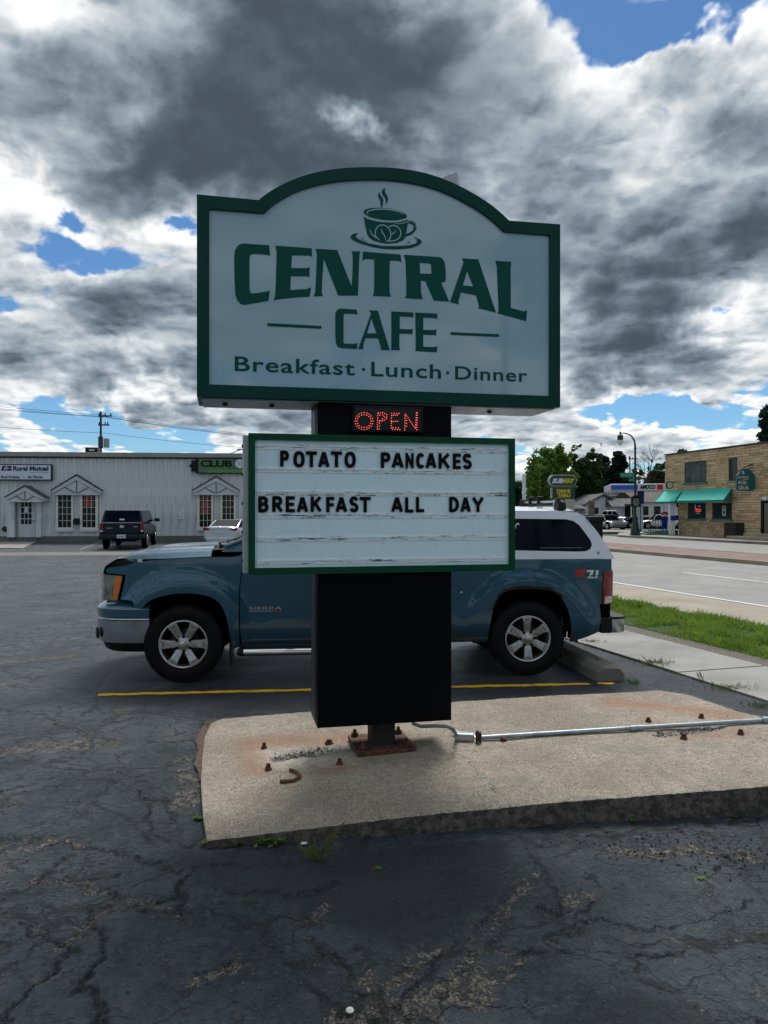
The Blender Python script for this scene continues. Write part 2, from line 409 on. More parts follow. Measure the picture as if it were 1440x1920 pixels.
# ------------------------------------------------------------------ ground
NV, RV = Vector((.956, .292, 0)), Vector((-.292, .956, 0))     # across and along the street
def ST(n, s, z=0): return NV * n + RV * s + Vector((0, 0, z))
def asphalt(name, attr):
    m = bpy.data.materials.new(name); m.use_nodes = True; t = NT(m.node_tree); b = t.n['Principled BSDF']
    oc = t.new('ShaderNodeTexCoord').outputs['Object']
    w = t.v('ADD', oc, t.v('SCALE', t.v('SUBTRACT', t.noise(oc, 2.2, 5, .6, out=1), (.5, .5, .5)), sc=.45))
    w2 = t.v('ADD', w, t.v('SCALE', t.v('SUBTRACT', t.noise(oc, 16, 4, .6, out=1), (.5, .5, .5)), sc=.05))
    if attr:
        at = t.new('ShaderNodeAttribute', attribute_name='wear'); ar, ag, ab = t.sep(at.outputs['Color'])
    else: ar, ag, ab = .0, 0.0, .0
    grain = t.noise(oc, 210, 3, .7); chips = t.vor(oc, 120); blot = t.noise(oc, 1.1, 6, .62); mid = t.noise(oc, 9, 6, .65); lump = t.noise(w2, 26, 6, .68)
    e1 = t.vor(w2, 1.15, 'DISTANCE_TO_EDGE'); e2 = t.vor(w2, 3.3, 'DISTANCE_TO_EDGE')
    area = t.rng(t.noise(oc, .55, 3, .5), .38, .54)
    c1 = t.m('MULTIPLY', t.rng(e1, .032, .006), t.rng(mid, .35, .6)); c2 = t.m('MULTIPLY', t.m('MULTIPLY', t.rng(e2, .035, .008), area), t.rng(blot, .38, .56))
    e3 = t.vor(w2, 7.5, 'DISTANCE_TO_EDGE'); c3 = t.m('MULTIPLY', t.m('MULTIPLY', t.rng(e3, .05, .012), t.rng(t.noise(oc, .8, 4, .6), .46, .60)), t.rng(mid, .36, .58))
    open_ = t.m('SUBTRACT', 1, ab) if attr else 1.0
    crack = t.m('MULTIPLY', t.m('MAXIMUM', t.m('MAXIMUM', c1, t.m('MULTIPLY', c2, .85)), t.m('MULTIPLY', c3, .7)), open_)
    if attr: crack = t.m('MAXIMUM', crack, ag)
    worn = t.m('MULTIPLY', t.rng(t.m('ADD', t.noise(w2, 2.3, 9, .72), t.m('MULTIPLY', blot, .35)), .74, .88), t.m('MULTIPLY', open_, .75)) if attr else t.rng(t.noise(w2, 1.3, 9, .7), .58, .78, 0, .22)
    gr = t.m('MAXIMUM', t.rng(t.m('ADD', ar, t.m('MULTIPLY', t.m('SUBTRACT', lump, .5), 2.4)), .36, .76), worn) if attr else worn
    seal = t.mix(t.rng(blot, .35, .65), (.018, .028, .039), (.062, .081, .101))
    seal = t.mix(t.rng(mid, .4, .7, 0, .45), seal, (.075, .087, .10))
    seal = t.mix(t.rng(lump, .50, .72, 0, .55), seal, (.105, .12, .135)); seal = t.mix(t.rng(lump, .46, .32, 0, .6), seal, (.012, .016, .022))
    if attr: seal = t.mix(t.m('MULTIPLY', ab, .75), seal, (.013, .0185, .026))
    seal = t.mix(t.rng(grain, .60, .72, 0, .55), seal, (.12, .125, .13))
    stone = t.mix(t.rng(t.noise(oc, 95, 2, .5), .35, .65), (.04, .039, .036), (.34, .30, .24))
    stone = t.mix(t.rng(chips, .25, .02, 0, .5), stone, (.26, .24, .21))
    stone = t.mix(t.rng(lump, .56, .46, 0, .85), stone, (.035, .037, .04))
    c = t.mix(gr, seal, stone); c = t.mix(t.m('MULTIPLY', crack, .9), c, (.006, .007, .009))
    t.put(b.inputs['Base Color'], c); t.put(b.inputs['Roughness'], t.rng(t.m('ADD', t.m('MULTIPLY', grain, .5), t.m('MULTIPLY', blot, .5)), .35, .65, .26, .56)); b.inputs['Specular IOR Level'].default_value = .45
    h = t.m('ADD', t.m('MULTIPLY', grain, .0085), t.m('MULTIPLY', lump, .044))
    h = t.m('ADD', h, t.m('MULTIPLY', mid, .026)); h = t.m('ADD', h, t.m('MULTIPLY', chips, .0012))
    h = t.m('SUBTRACT', h, t.m('MULTIPLY', crack, .022)); h = t.m('ADD', h, t.m('MULTIPLY', t.m('MULTIPLY', gr, lump), .012))
    bp = t.new('ShaderNodeBump'); bp.inputs['Distance'].default_value = 1; bp.inputs['Strength'].default_value = 1
    t.put(bp.inputs['Height'], h); t.l.new(bp.outputs[0], b.inputs['Normal'])
    return m
M['asph'] = asphalt('cracked_asphalt', True); M['asph2'] = asphalt('lot_asphalt', False)
def sheet(name, pts, m, z=0, kind='structure'):
    mb = MB(); mb.add([(p[0], p[1], z) for p in pts], [tuple(range(len(pts)))])
    me = mb.mesh(name)
    if me.polygons[0].normal.z < 0: me.flip_normals()
    me.materials.append(m); return tag(link(name, me), kind=kind)
M['earth'] = mat('far_ground', (.045, .07, .03), .9, var=.4, vs=.05)
sheet('ground', [(-1200, -300), (1200, -300), (1200, 1600), (-1200, 1600)], M['earth'], -.06)
sheet('parking_lot', [(-60, -12), ST(5.3, -14)[:2], ST(5.3, 40)[:2], ST(5.3, 60)[:2], (-60, 60)], M['asph2'], -.014)

# near asphalt: real relief, cracks and bare patches where the photograph has them
ny, nx = 470, 420
ys = 1.55 * (13.0 / 1.55) ** (np.arange(ny + 1) / ny); us = np.linspace(-.80, .66, nx + 1)
Y = np.repeat(ys, nx + 1); X = np.tile(us, ny + 1) * Y
Pn = np.stack([X, Y], 1)
nlim = X * .956 + Y * .292
Hh = (fbm(X, Y, .7, 4) - .5) * .030 + (fbm(X, Y, 7, 4, .6) - .5) * .026 + (fbm(X, Y, 22, 3, .65) - .5) * .018
gp = lambda L: [tuple(G(*q)[:2]) for q in L]
WX = Pn + np.stack([fbm(X, Y, 6, 4, .6) - .5, fbm(X + 31, Y, 6, 4, .6) - .5], 1) * .15 + np.stack([fbm(X, Y, 34, 2) - .5, fbm(X + 7, Y, 34, 2) - .5], 1) * .05
CR = [[(-60, 1500), (60, 1470), (120, 1455), (200, 1440), (300, 1482), (330, 1540)], [(-80, 1560), (30, 1575), (90, 1582), (150, 1590), (240, 1600), (330, 1632)],
      [(-60, 1720), (60, 1662), (100, 1625), (135, 1605)], [(120, 1645), (150, 1650), (180, 1648), (215, 1635)],
      [(350, 1720), (347, 1640), (352, 1625), (430, 1622), (545, 1617)], [(420, 1668), (450, 1674), (505, 1670), (540, 1682), (590, 1680), (640, 1655)],
      [(215, 1665), (235, 1690), (290, 1698), (345, 1680)], [(910, 1798), (960, 1786), (1030, 1780), (1100, 1785), (1180, 1792), (1260, 1790), (1340, 1780), (1500, 1765)],
      [(1040, 1780), (1120, 1810), (1200, 1835), (1300, 1860), (1360, 1890), (1500, 1930)], [(1010, 1700), (1100, 1712), (1180, 1735), (1220, 1745), (1290, 1740), (1400, 1690)],
      [(-60, 1094), (60, 1091), (120, 1090), (200, 1087)], [(40, 1122), (130, 1115), (185, 1122)], [(-40, 1285), (60, 1268), (110, 1290), (200, 1300)],
      [(213, 1250), (195, 1275), (185, 1300), (178, 1320), (150, 1345)], [(-20, 1180), (60, 1190), (150, 1175), (240, 1200)], [(-20, 1330), (80, 1340), (160, 1380), (250, 1392), (360, 1388)],
      [(0, 1960), (60, 1850), (130, 1790), (30, 1730)], [(150, 1700), (190, 1760), (160, 1850), (210, 1960)], [(270, 1580), (290, 1500), (200, 1460)],
      [(690, 1960), (760, 1860), (840, 1800), (910, 1720), (960, 1650)], [(1110, 1640), (1100, 1700), (1040, 1760)]]
crack = np.zeros(len(X))
wv = fbm(X, Y, 3, 3)
for L in CR:
    dd = edist(WX, gp(L), False); crack = np.maximum(crack, np.clip(1.25 - dd / (.005 + .020 * wv), 0, 1))
    Hh -= .011 * np.exp(-(dd / .016) ** 2)
GRV = [([(700, 1860), (790, 1810), (840, 1790), (900, 1740), (950, 1690), (1005, 1640)], .055), ([(560, 1960), (760, 1900), (880, 1850), (930, 1800)], .13), ([(690, 1830), (720, 1850)], .07),
       ([(340, 1855), (400, 1835), (450, 1800)], .035), ([(555, 1740), (600, 1700)], .05), ([(-60, 1600), (20, 1585), (60, 1582)], .12), ([(100, 1580), (150, 1588)], .05), ([(120, 1650), (150, 1655)], .045),
       ([(-100, 1430), (60, 1400), (200, 1392)], .20), ([(340, 1420), (350, 1470), (345, 1510)], .11), ([(1070, 1690), (1110, 1660)], .05), ([(1400, 1770), (1500, 1760)], .06), ([(1150, 1600), (1300, 1590), (1420, 1610)], .09), ([(210, 1700), (100, 1780)], .05),
       ([(-200, 1300), (0, 1240), (120, 1230)], .25), ([(60, 1650), (240, 1680), (330, 1720)], .045)]
grav = np.zeros(len(X))
for L, w in GRV: grav = np.maximum(grav, np.clip(1.1 - edist(WX, gp(L), False) / w, 0, 1))
Hh -= .008 * np.clip(grav, 0, 1)
seal = np.zeros(len(X))
SE = [gp([(213, 1248), (600, 1190), (1200, 1195), (1250, 1290), (600, 1340), (185, 1318)]), [tuple(G(960, 1960)[:2]), tuple(G(1190, 1838)[:2]), tuple(G(1400, 1960)[:2])], gp([(1180, 1260), (1070, 1195), (1098, 1198), (1205, 1238), (1340, 1280), (1460, 1330), (1700, 1420), (1420, 1345), (1290, 1298)]),
      gp([(330, 1600), (700, 1590), (960, 1570), (930, 1660), (800, 1790), (560, 1700), (360, 1660)])]
for q in SE:
    ins = pip(WX, q); de = edist(WX, q); seal = np.maximum(seal, np.where(ins, np.clip(.6 + de / .12, 0, 1), np.clip(.6 - de / .08, 0, 1)))
tar = edist(WX, gp([(160, 1350), (250, 1343), (360, 1347)]), False); Hh += .018 * np.exp(-(tar / .09) ** 4)
fade = np.clip((13 - Y) / 2, 0, 1) * np.clip((us.max() - X / Y) / .04, 0, 1) * np.clip((X / Y - us.min()) / .04, 0, 1)
truckzone = np.exp(-(np.maximum(0, np.abs(Y - 8.2) - 1.0) / .6) ** 2) * (np.abs(X) < 3.6)
Z = Hh * fade * (1 - .75 * truckzone) * np.where(seal > .5, .55, 1) - .0136 * (1 - fade)
idx = np.arange((ny + 1) * (nx + 1)).reshape(ny + 1, nx + 1)
fc = np.stack([idx[:-1, :-1], idx[:-1, 1:], idx[1:, 1:], idx[1:, :-1]], -1).reshape(-1, 4)
fc = fc[(nlim[fc].max(1) < 5.43)]
def npmesh(name, V, Fq, mats, attr=None):
    k = Fq.shape[1]; me = bpy.data.meshes.new(name); me.vertices.add(len(V)); me.vertices.foreach_set('co', V.astype(np.float32).ravel())
    me.loops.add(Fq.size); me.loops.foreach_set('vertex_index', Fq.astype(np.int32).ravel())
    me.polygons.add(len(Fq)); me.polygons.foreach_set('loop_start', np.arange(0, Fq.size, k, dtype=np.int32))
    me.update(calc_edges=True); me.validate()
    if attr is not None:
        a = me.color_attributes.new('wear', 'FLOAT_COLOR', 'POINT'); a.data.foreach_set('color', attr.astype(np.float32).ravel())
    for m in mats: me.materials.append(m)
    return me
me = npmesh('worn_asphalt', np.stack([X, Y, Z], 1), fc, [M['asph']], np.stack([grav, crack, seal, np.ones(len(X))], 1))
me.polygons.foreach_set('use_smooth', np.ones(len(me.polygons), bool)); tag(link('worn_asphalt', me), kind='structure')

# street: concrete road, brick median, kerbs, pavements
def concrete(name, a, b_, joint=0, spk=.3, stain=None, bump=.002):
    m = bpy.data.materials.new(name); m.use_nodes = True; t = NT(m.node_tree); b = t.n['Principled BSDF']
    oc = t.new('ShaderNodeTexCoord').outputs['Object']
    big = t.noise(oc, .9, 7, .62); fine = t.noise(oc, 130, 3, .6); spe = t.vor(oc, 95)
    c = t.mix(t.rng(big, .3, .7), a, b_); c = t.mix(t.rng(fine, .35, .7, 0, spk), c, tuple(q * .45 for q in a)); c = t.mix(t.rng(spe, .22, .08, 0, spk), c, (.6, .58, .55))
    if stain: c = t.mix(t.rng(t.noise(oc, 2.1, 7, .65), .55, .75, 0, .6), c, stain)
    t.put(b.inputs['Base Color'], c); b.inputs['Roughness'].default_value = .85; b.inputs['Specular IOR Level'].default_value = .3
    bp = t.new('ShaderNodeBump'); bp.inputs['Distance'].default_value = bump; t.put(bp.inputs['Height'], t.m('ADD', fine, t.noise(oc, 12, 4, .6))); t.l.new(bp.outputs[0], b.inputs['Normal'])
    return m
M['road'] = concrete('road_concrete', (.23, .23, .225), (.31, .305, .29), stain=(.18, .18, .175))
M['gutter'] = concrete('gutter_concrete', (.27, .24, .19), (.36, .32, .26))
M['kerb'] = concrete('kerb_concrete', (.26, .22, .16), (.36, .31, .24), stain=(.16, .13, .09))
M['walk'] = concrete('pavement_concrete', (.22, .22, .21), (.34, .335, .315), stain=(.15, .145, .13))
M['brickpave'] = mat('red_paver', (.19, .12, .105), .85, var=.25, vs=1.5, bump=.003, bs=20)
M['paint'] = mat('road_paint_white', (.68, .68, .66), .6, var=.08, dirt=.3, ds=6)
def strip(name, n0, n1, s0, s1, m, z, h=0, step=None):
    mb = MB()
    if h: mb.slab([ST(n0, s0), ST(n1, s0), ST(n1, s1), ST(n0, s1)], z, z + h)
    else: mb.add([ST(n0, s0, z), ST(n1, s0, z), ST(n1, s1, z), ST(n0, s1, z)], [(0, 1, 2, 3)])
    return tag(mb.build(name, m, bevel=.02 if h else 0), kind='structure')
strip('verge_soil', 6.55, 9.0, -10, 90, mat('verge_gravel', (.07, .06, .05), .95, var=.5, vs=40, col2=(.20, .18, .16), bump=.01, bs=60), -.003)
strip('gutter', 8.86, 10.72, -10, 120, M['gutter'], .001)
strip('road', 10.70, 30.0, -10, 220, M['road'], .005)
strip('edge_line', 10.74, 10.84, -10, 120, M['paint'], .009)
for k in range(6): strip('lane_dash', 14.36, 14.46, 14.6 + k * 12, 17.9 + k * 12, M['paint'], .009)
mb = MB()      # median: kerb ring and red paved top
medo = thing('median', kind='structure')
n0, n1 = 18.75, 22.2
for (a, b_) in ((n0, n0 + .18), (n1 - .18, n1)):
    MB().slab([ST(a, -5), ST(b_, -5), ST(b_, 38), ST(a, 38)], 0, .14).build('kerb', M['kerb'], medo, bevel=.02)
MB().slab([ST(n0 + .18, -5), ST(n1 - .18, -5), ST(n1 - .18, 38), ST(n0 + .18, 38)], 0, .125).build('paved_top', M['brickpave'], medo)
# far pavement along the pub with its kerb
far = thing('far_pavement', kind='structure')
kx = [tuple(G(*q)[:2]) for q in ((1157, 1007), (1180, 1008.5), (1230, 1010.5), (1290, 1013.5), (1350, 1017), (1440, 1021.5), (1560, 1030))]
bx = [tuple(G(*q)[:2]) for q in ((1560, 1012), (1440, 1003), (1300, 999), (1200, 998), (1160, 1002))]
MB().slab(kx + bx, -.02, .13).build('pavement_slab', M['walk'], far, bevel=.03)
kin = [tuple(Vector(q) * 1.012) for q in kx]
MB().slab(kx + kin[::-1], .05, .142).build('kerb', M['kerb'], far, bevel=.02)
sheet('side_street', [G(1110, 996)[:2], G(1500, 1004)[:2], G(1700, 985)[:2], G(1700, 974)[:2], G(1000, 974)[:2], G(1000, 985)[:2]], mat('side_street_asphalt', (.11, .11, .108), .85, var=.2, vs=.4), .013)
strip('side_street_kerb', 28.0, 28.3, 56, 95, M['kerb'], 0, .14)
isl = MB(); isl.slab([G(*q)[:2] for q in ((1130, 1000), (1275, 1000), (1275, 995), (1130, 996))], 0, .13); tag(isl.build('far_kerb_island', M['walk'], bevel=.02), kind='structure')
# near pavement: separate slabs with joints
wk = thing('pavement', kind='structure')
for k in range(-6, 26):
    s0 = 6.86 + 1.83 * (k - 1)
    jz = random.uniform(0, .012)
    pts = [ST(5.45, s0 + .008), ST(6.62, s0 + .008), ST(6.62, s0 + 1.822), ST(5.45, s0 + 1.822)]
    MB().slab(pts, -.05, .012 + jz).build('concrete_panel', M['walk'], wk, bevel=.008)

# sign island: one cast slab, rough edges, tilted a little
ZA, ZB = .042, .042
def zs(x): return ZA + ZB * (x + 1)
def GS(px, py):
    D = F * (EYE - ZA - ZB) / ((py - CY) + ZB * (px - CX)); x = (px - CX) / F * D; return Vector((x, D, zs(x)))
sp = [(388, 1574), (620, 1546), (840, 1522), (1130, 1496), (1440, 1472), (1760, 1446), (1700, 1395), (1560, 1368), (1440, 1345), (1382, 1332), (1340, 1317), (1290, 1301), (1240, 1293.5), (1132, 1299), (990, 1306), (846, 1315), (700, 1323), (579, 1333), (470, 1342), (415, 1347), (396, 1354), (384, 1378), (379, 1420), (377, 1470), (381, 1530)]
spo = [tuple(GS(*q)[:2]) for q in sp]; spd = densify(spo, .025)
def pan(poly, h): return panel(poly, h, lambda u, v: Vector((u, v, 0)))
q = pan(spd, .028); V = np.array(q.v); xy = V[:, :2]
de = edist(xy, spd); nz = fbm(xy[:, 0], xy[:, 1], 14, 4, .6); n2 = fbm(xy[:, 0] + 50, xy[:, 1], 60, 3)
edge = .004 + .022 * nz
V[:, 2] = np.array([zs(a) for a in xy[:, 0]]) + (fbm(xy[:, 0], xy[:, 1], 2.2, 3) - .5) * .012 + (n2 - .5) * .004 - np.clip(1 - de / edge, 0, 1) ** 2 * (.002 + .012 * n2)
def wl(L): return [tuple(GS(*a)[:2]) for a in L]
hol = [(wl([(522, 1420), (560, 1412), (600, 1406)]), .10, .016), (wl([(1240, 1376), (1290, 1370), (1340, 1362)]), .085, .014), (wl([(640, 1400), (700, 1402)]), .06, .006)]
pit = np.zeros(len(V))
XW = xy + np.stack([nz - .5, fbm(xy[:, 0] + 9, xy[:, 1], 14, 4) - .5], 1) * .13
for L, w, dpt in hol:
    k = np.clip(1.15 - edist(XW, L, False) / w, 0, 1); pit = np.maximum(pit, k); V[:, 2] -= dpt * k * (.6 + .8 * n2)
ck = np.clip(1.4 - np.minimum(np.minimum(edist(XW, wl([(864, 1412), (885, 1432), (893, 1445), (905, 1455), (924, 1474)]), False), edist(XW, wl([(924, 1474), (935, 1500), (940, 1530)]), False) * 1.6), edist(XW, wl([(1389, 1374), (1430, 1385), (1500, 1402)]), False) * 1.5) / .014, 0, 1); V[:, 2] -= .006 * ck
ru = np.zeros(len(V))
for L, w, a in [(wl([(480, 1392), (560, 1388), (660, 1384)]), .20, .9), (wl([(470, 1400), (478, 1450)]), .12, .8), (wl([(603, 1446), (650, 1440)]), .10, .7), (wl([(1150, 1318), (1250, 1325), (1370, 1340)]), .20, .9), (wl([(1215, 1350), (1282, 1382), (1389, 1374)]), .12, .6), (wl([(1140, 1300), (1145, 1330)]), .10, .5), (wl([(617, 1390)]*2), .07, 1), (wl([(637, 1432)]*2), .07, 1), (wl([(503, 1442)]*2), .06, 1), (wl([(495, 1402)]*2), .06, 1), (wl([(940, 1388)]*2), .06, .8), (wl([(713, 1408), (760, 1402)]), .10, .5)]:
    ru = np.maximum(ru, a * np.clip(1.1 - edist(XW, L, False) / w, 0, 1))
mor = np.clip(1.2 - edist(XW, wl([(500, 1412), (545, 1425), (640, 1420)]), False) / .17, 0, 1)
tri = np.array([f for f in q.f])
b0 = [i for i in range(len(spd))]; nV = len(V); base = []
lastv = V[b0]; rows = []
allV = [V]; col = [np.stack([ru, np.maximum(pit, ck), mor, np.ones(nV)], 1)]; fq = []
cen = np.mean(np.array(spd), 0); prev = b0; off = nV
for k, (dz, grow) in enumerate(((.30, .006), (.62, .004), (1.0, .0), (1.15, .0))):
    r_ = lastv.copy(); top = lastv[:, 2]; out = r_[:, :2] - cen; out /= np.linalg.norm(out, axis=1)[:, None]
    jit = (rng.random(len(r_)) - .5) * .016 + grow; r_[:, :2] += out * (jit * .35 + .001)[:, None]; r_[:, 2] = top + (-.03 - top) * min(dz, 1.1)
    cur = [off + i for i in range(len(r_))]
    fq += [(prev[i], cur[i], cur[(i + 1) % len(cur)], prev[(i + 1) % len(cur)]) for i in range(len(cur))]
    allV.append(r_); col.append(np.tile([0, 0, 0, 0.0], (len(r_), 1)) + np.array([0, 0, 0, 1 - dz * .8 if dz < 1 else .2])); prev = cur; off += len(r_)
VV = np.concatenate(allV); CC = np.concatenate(col)
me = bpy.data.meshes.new('sign_island'); me.from_pydata([tuple(a) for a in VV], [], [tuple(f) for f in tri] + fq)
bm = bmesh.new(); bm.from_mesh(me); bmesh.ops.recalc_face_normals(bm, faces=bm.faces); bm.to_mesh(me); bm.free()
a = me.color_attributes.new('wear', 'FLOAT_COLOR', 'POINT'); a.data.foreach_set('color', CC.astype(np.float32).ravel())
m = bpy.data.materials.new('old_exposed_concrete'); m.use_nodes = True; t = NT(m.node_tree); b = t.n['Principled BSDF']
oc = t.new('ShaderNodeTexCoord').outputs['Object']; at = t.new('ShaderNodeAttribute', attribute_name='wear'); ar, ag, ab = t.sep(at.outputs['Color'])
big = t.noise(oc, 1.3, 7, .65); fine = t.noise(oc, 150, 3, .7); mid = t.noise(oc, 22, 5, .65); spe = t.vor(oc, 75); spe2 = t.vor(oc, 42)
c = t.mix(t.rng(big, .3, .7), (.31, .265, .205), (.50, .44, .355)); c = t.mix(t.rng(mid, .34, .62, .5, 0), c, (.20, .165, .13))
c = t.mix(t.rng(fine, .38, .56, .9, 0), c, (.05, .04, .032)); c = t.mix(t.rng(spe, .26, .12, 0, .6), c, (.60, .54, .47)); c = t.mix(t.rng(spe2, .17, .06, 0, .9), c, (.05, .045, .04))
c = t.mix(t.rng(t.noise(oc, 3.1, 6, .7), .50, .68, 0, .55), c, (.17, .16, .14))
c = t.mix(t.m('MULTIPLY', ab, t.rng(mid, .3, .6, .2, .7)), c, (.46, .42, .36))
c = t.mix(t.m('MULTIPLY', ar, t.rng(mid, .3, .7, .25, .85)), c, (.26, .11, .045))
c = t.mix(t.rng(ag, .15, .6, 0, .85), c, t.mix(t.rng(t.noise(oc, 60, 3, .6), .4, .6), (.05, .048, .045), (.30, .29, .27)))
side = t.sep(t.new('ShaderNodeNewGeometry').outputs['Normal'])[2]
c = t.mix(t.rng(side, .75, .25, 0, .82), c, t.mix(t.rng(mid, .4, .66), (.014, .014, .014), (.11, .10, .085)))  # shading painted into the concrete: upright faces mixed towards near black
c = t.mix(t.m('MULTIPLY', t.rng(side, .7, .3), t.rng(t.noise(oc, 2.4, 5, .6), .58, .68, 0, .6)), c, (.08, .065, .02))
t.put(b.inputs['Base Color'], c); b.inputs['Roughness'].default_value = .88; b.inputs['Specular IOR Level'].default_value = .3
bp = t.new('ShaderNodeBump'); bp.inputs['Distance'].default_value = 1
t.put(bp.inputs['Height'], t.m('ADD', t.m('ADD', t.m('MULTIPLY', fine, .004), t.m('MULTIPLY', mid, .008)), t.m('MULTIPLY', spe, .003))); t.l.new(bp.outputs[0], b.inputs['Normal'])
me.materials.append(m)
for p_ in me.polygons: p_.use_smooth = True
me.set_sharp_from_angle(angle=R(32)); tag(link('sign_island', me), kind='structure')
# soil strip with bark at the left end of the island
sq = [tuple(G(*a)[:2]) for a in ((379, 1470), (379, 1420), (386, 1378), (398, 1354), (384, 1357), (377, 1368), (367, 1392), (371, 1410), (364, 1436), (372, 1450), (374, 1466))]
sheet('soil_strip', sq, mat('dark_soil', (.05, .035, .025), .95, var=.6, vs=60, col2=(.16, .10, .07), bump=.01, bs=80), .012)

# yellow bay line, worn through at the edges
m = bpy.data.materials.new('yellow_paint'); m.use_nodes = True; t = NT(m.node_tree); b = t.n['Principled BSDF']
oc = t.new('ShaderNodeTexCoord').outputs['Object']; n = t.noise(oc, 28, 6, .7)
t.put(b.inputs['Base Color'], t.mix(t.rng(t.noise(oc, 7, 5, .6), .56, .66, 0, .5), t.mix(t.rng(n, .35, .6), (.62, .33, .005), (.78, .45, .01)), (.10, .06, .01))); b.inputs['Roughness'].default_value = .6; M['yellow'] = m
def paintline(px0, px1, w):
    a, b_ = G(*px0), G(*px1); d_ = (b_ - a).normalized(); nn = Vector((-d_.y, d_.x, 0)); L = (b_ - a).length; k = int(L / .02); top = []; bot = []
    for i in range(k + 1):
        s_ = i / k * L; e1 = float(fbm(np.array(s_), np.array(3.1), 11, 4, .7) - .5); e2 = float(fbm(np.array(s_), np.array(9.7), 11, 4, .7) - .5)
        q = a + d_ * s_; top.append(q + nn * (w / 2 + e1 * .05)); bot.append(q - nn * (w / 2 + e2 * .06))
    # lie on the asphalt relief
    def hz(p_):
        i = np.interp(p_.y, ys, np.arange(ny + 1)); j = np.interp(p_.x / p_.y, us, np.arange(nx + 1)); i0, j0 = int(i), int(j); i0 = min(i0, ny - 1); j0 = min(j0, nx - 1); Zg = Z.reshape(ny + 1, nx + 1)
        return max(Zg[i0, j0], Zg[i0 + 1, j0], Zg[i0, j0 + 1], Zg[i0 + 1, j0 + 1]) + .003
    mb = MB(); mb.add([(p_.x, p_.y, hz(p_)) for p_ in bot + top], [(i, i + 1, k + 1 + i + 1, k + 1 + i) for i in range(k)])
    return tag(mb.build('parking_line', M['yellow']), kind='structure')
paintline((183, 1303), (1105, 1282.5), .085); paintline((1121, 1282), (1151, 1282), .075)
Zg = Z.reshape(ny + 1, nx + 1)
def ground_z(x, y):
    if not (1.6 < y < 12.9 and us[0] < x / y < us[-1]): return 0
    return float(Zg[int(np.interp(y, ys, np.arange(ny + 1))), int(np.interp(x / y, us, np.arange(nx + 1)))])

# ------------------------------------------------------------------ the cafe sign
SF = Fr((-.02, 5.39, 0), R(12))
sign = thing('pylon_sign', 'tall green and white cafe pylon sign on a black column, with a letter board below', 'sign', (SF.loc.x, SF.loc.y, 0), R(12))
YF, YB, YC, YL = -.24, .23, -.19, -.31      # cabinet front, cabinet back, column front, letter board front
c2 = lambda L: [(350 + x / 2, 300 + y / 2) for x, y in L]
arc_o = spline([(270, 150), (300, 126), (350, 96), (420, 65), (500, 43), (590, 30), (700, 26.5), (800, 32), (900, 50), (1000, 86), (1080, 128), (1150, 174), (1210, 227)], 4)
arc_i = spline([(290, 198), (330, 163), (400, 122), (480, 95), (580, 77), (700, 72), (800, 78), (900, 97), (990, 130), (1080, 178), (1140, 220), (1193, 268)], 4)
outer = SF.hits(c2([(35, 128)] + arc_o + [(1401, 241), (1401, 925), (41, 888)]), YF)
inner = SF.hits(c2([(81, 182)] + arc_i + [(1362, 281), (1364, 883), (88, 844)]), YF)
# square the lower corners
def sq(poly, n_top):
    x0 = (poly[0][0] + poly[-1][0]) / 2; x1 = (poly[-2][0] + poly[-3][0]) / 2; z0 = (poly[-1][1] + poly[-2][1]) / 2
    poly[0] = (x0, poly[0][1]); poly[-1] = (x0, z0); poly[-2] = (x1, z0); poly[-3] = (x1, poly[-3][1]); return poly
outer = sq(outer, 0); inner = sq(inner, 0)
fr_ = panel(outer, 5, lambda u, v: Vector((u, YF, v)), [inner], thick=.035); o = fr_.build('retainer_frame', M['green'], sign)
small = [(x * .992 + .0, z * .996 + .01) for x, z in outer]
cab = MB(); cab.prism(outer, YF + .034, YB); cab.build('cabinet', mat('cabinet_green', (.004, .04, .035), .4, var=.15, dirt=.3), sign)
x0, x1 = outer[-1][0], outer[-2][0]; zb = outer[-1][1]
MB().box(x0 + .03, x1 - .03, YF + .05, YB - .02, zb - .012, zb - .002).build('bottom_panel', M['silver'], sign)
for k, bxx in enumerate((.18, .5, 1.75, 2.1)): MB().lathe([(.018, 0), (.018, .012), (.006, .018)], 8, Matrix.Translation((x0 + bxx, -.02, zb - .012)) @ Matrix.Rotation(math.pi, 4, 'X')).build('drain_plug', M['rust'], sign)
fp = panel([(u * 1.0, v) for u, v in inner], 5, lambda u, v: Vector((u, YF + .018, v))).v
face = MB(); flat(face, [(u * 1.006 + .0, v + (.004 if v > 2.5 else -.004)) for u, v in inner], YF + .020); face.build('sign_face', M['face'], sign)
YP = YF + .0175
cA = lambda L: SF.hits([(420 + x / 4.8, 440 + y / 4.8) for x, y in L], YP)
cB = lambda L: SF.hits([(700 + x / 4.8, 440 + y / 4.8) for x, y in L], YP)
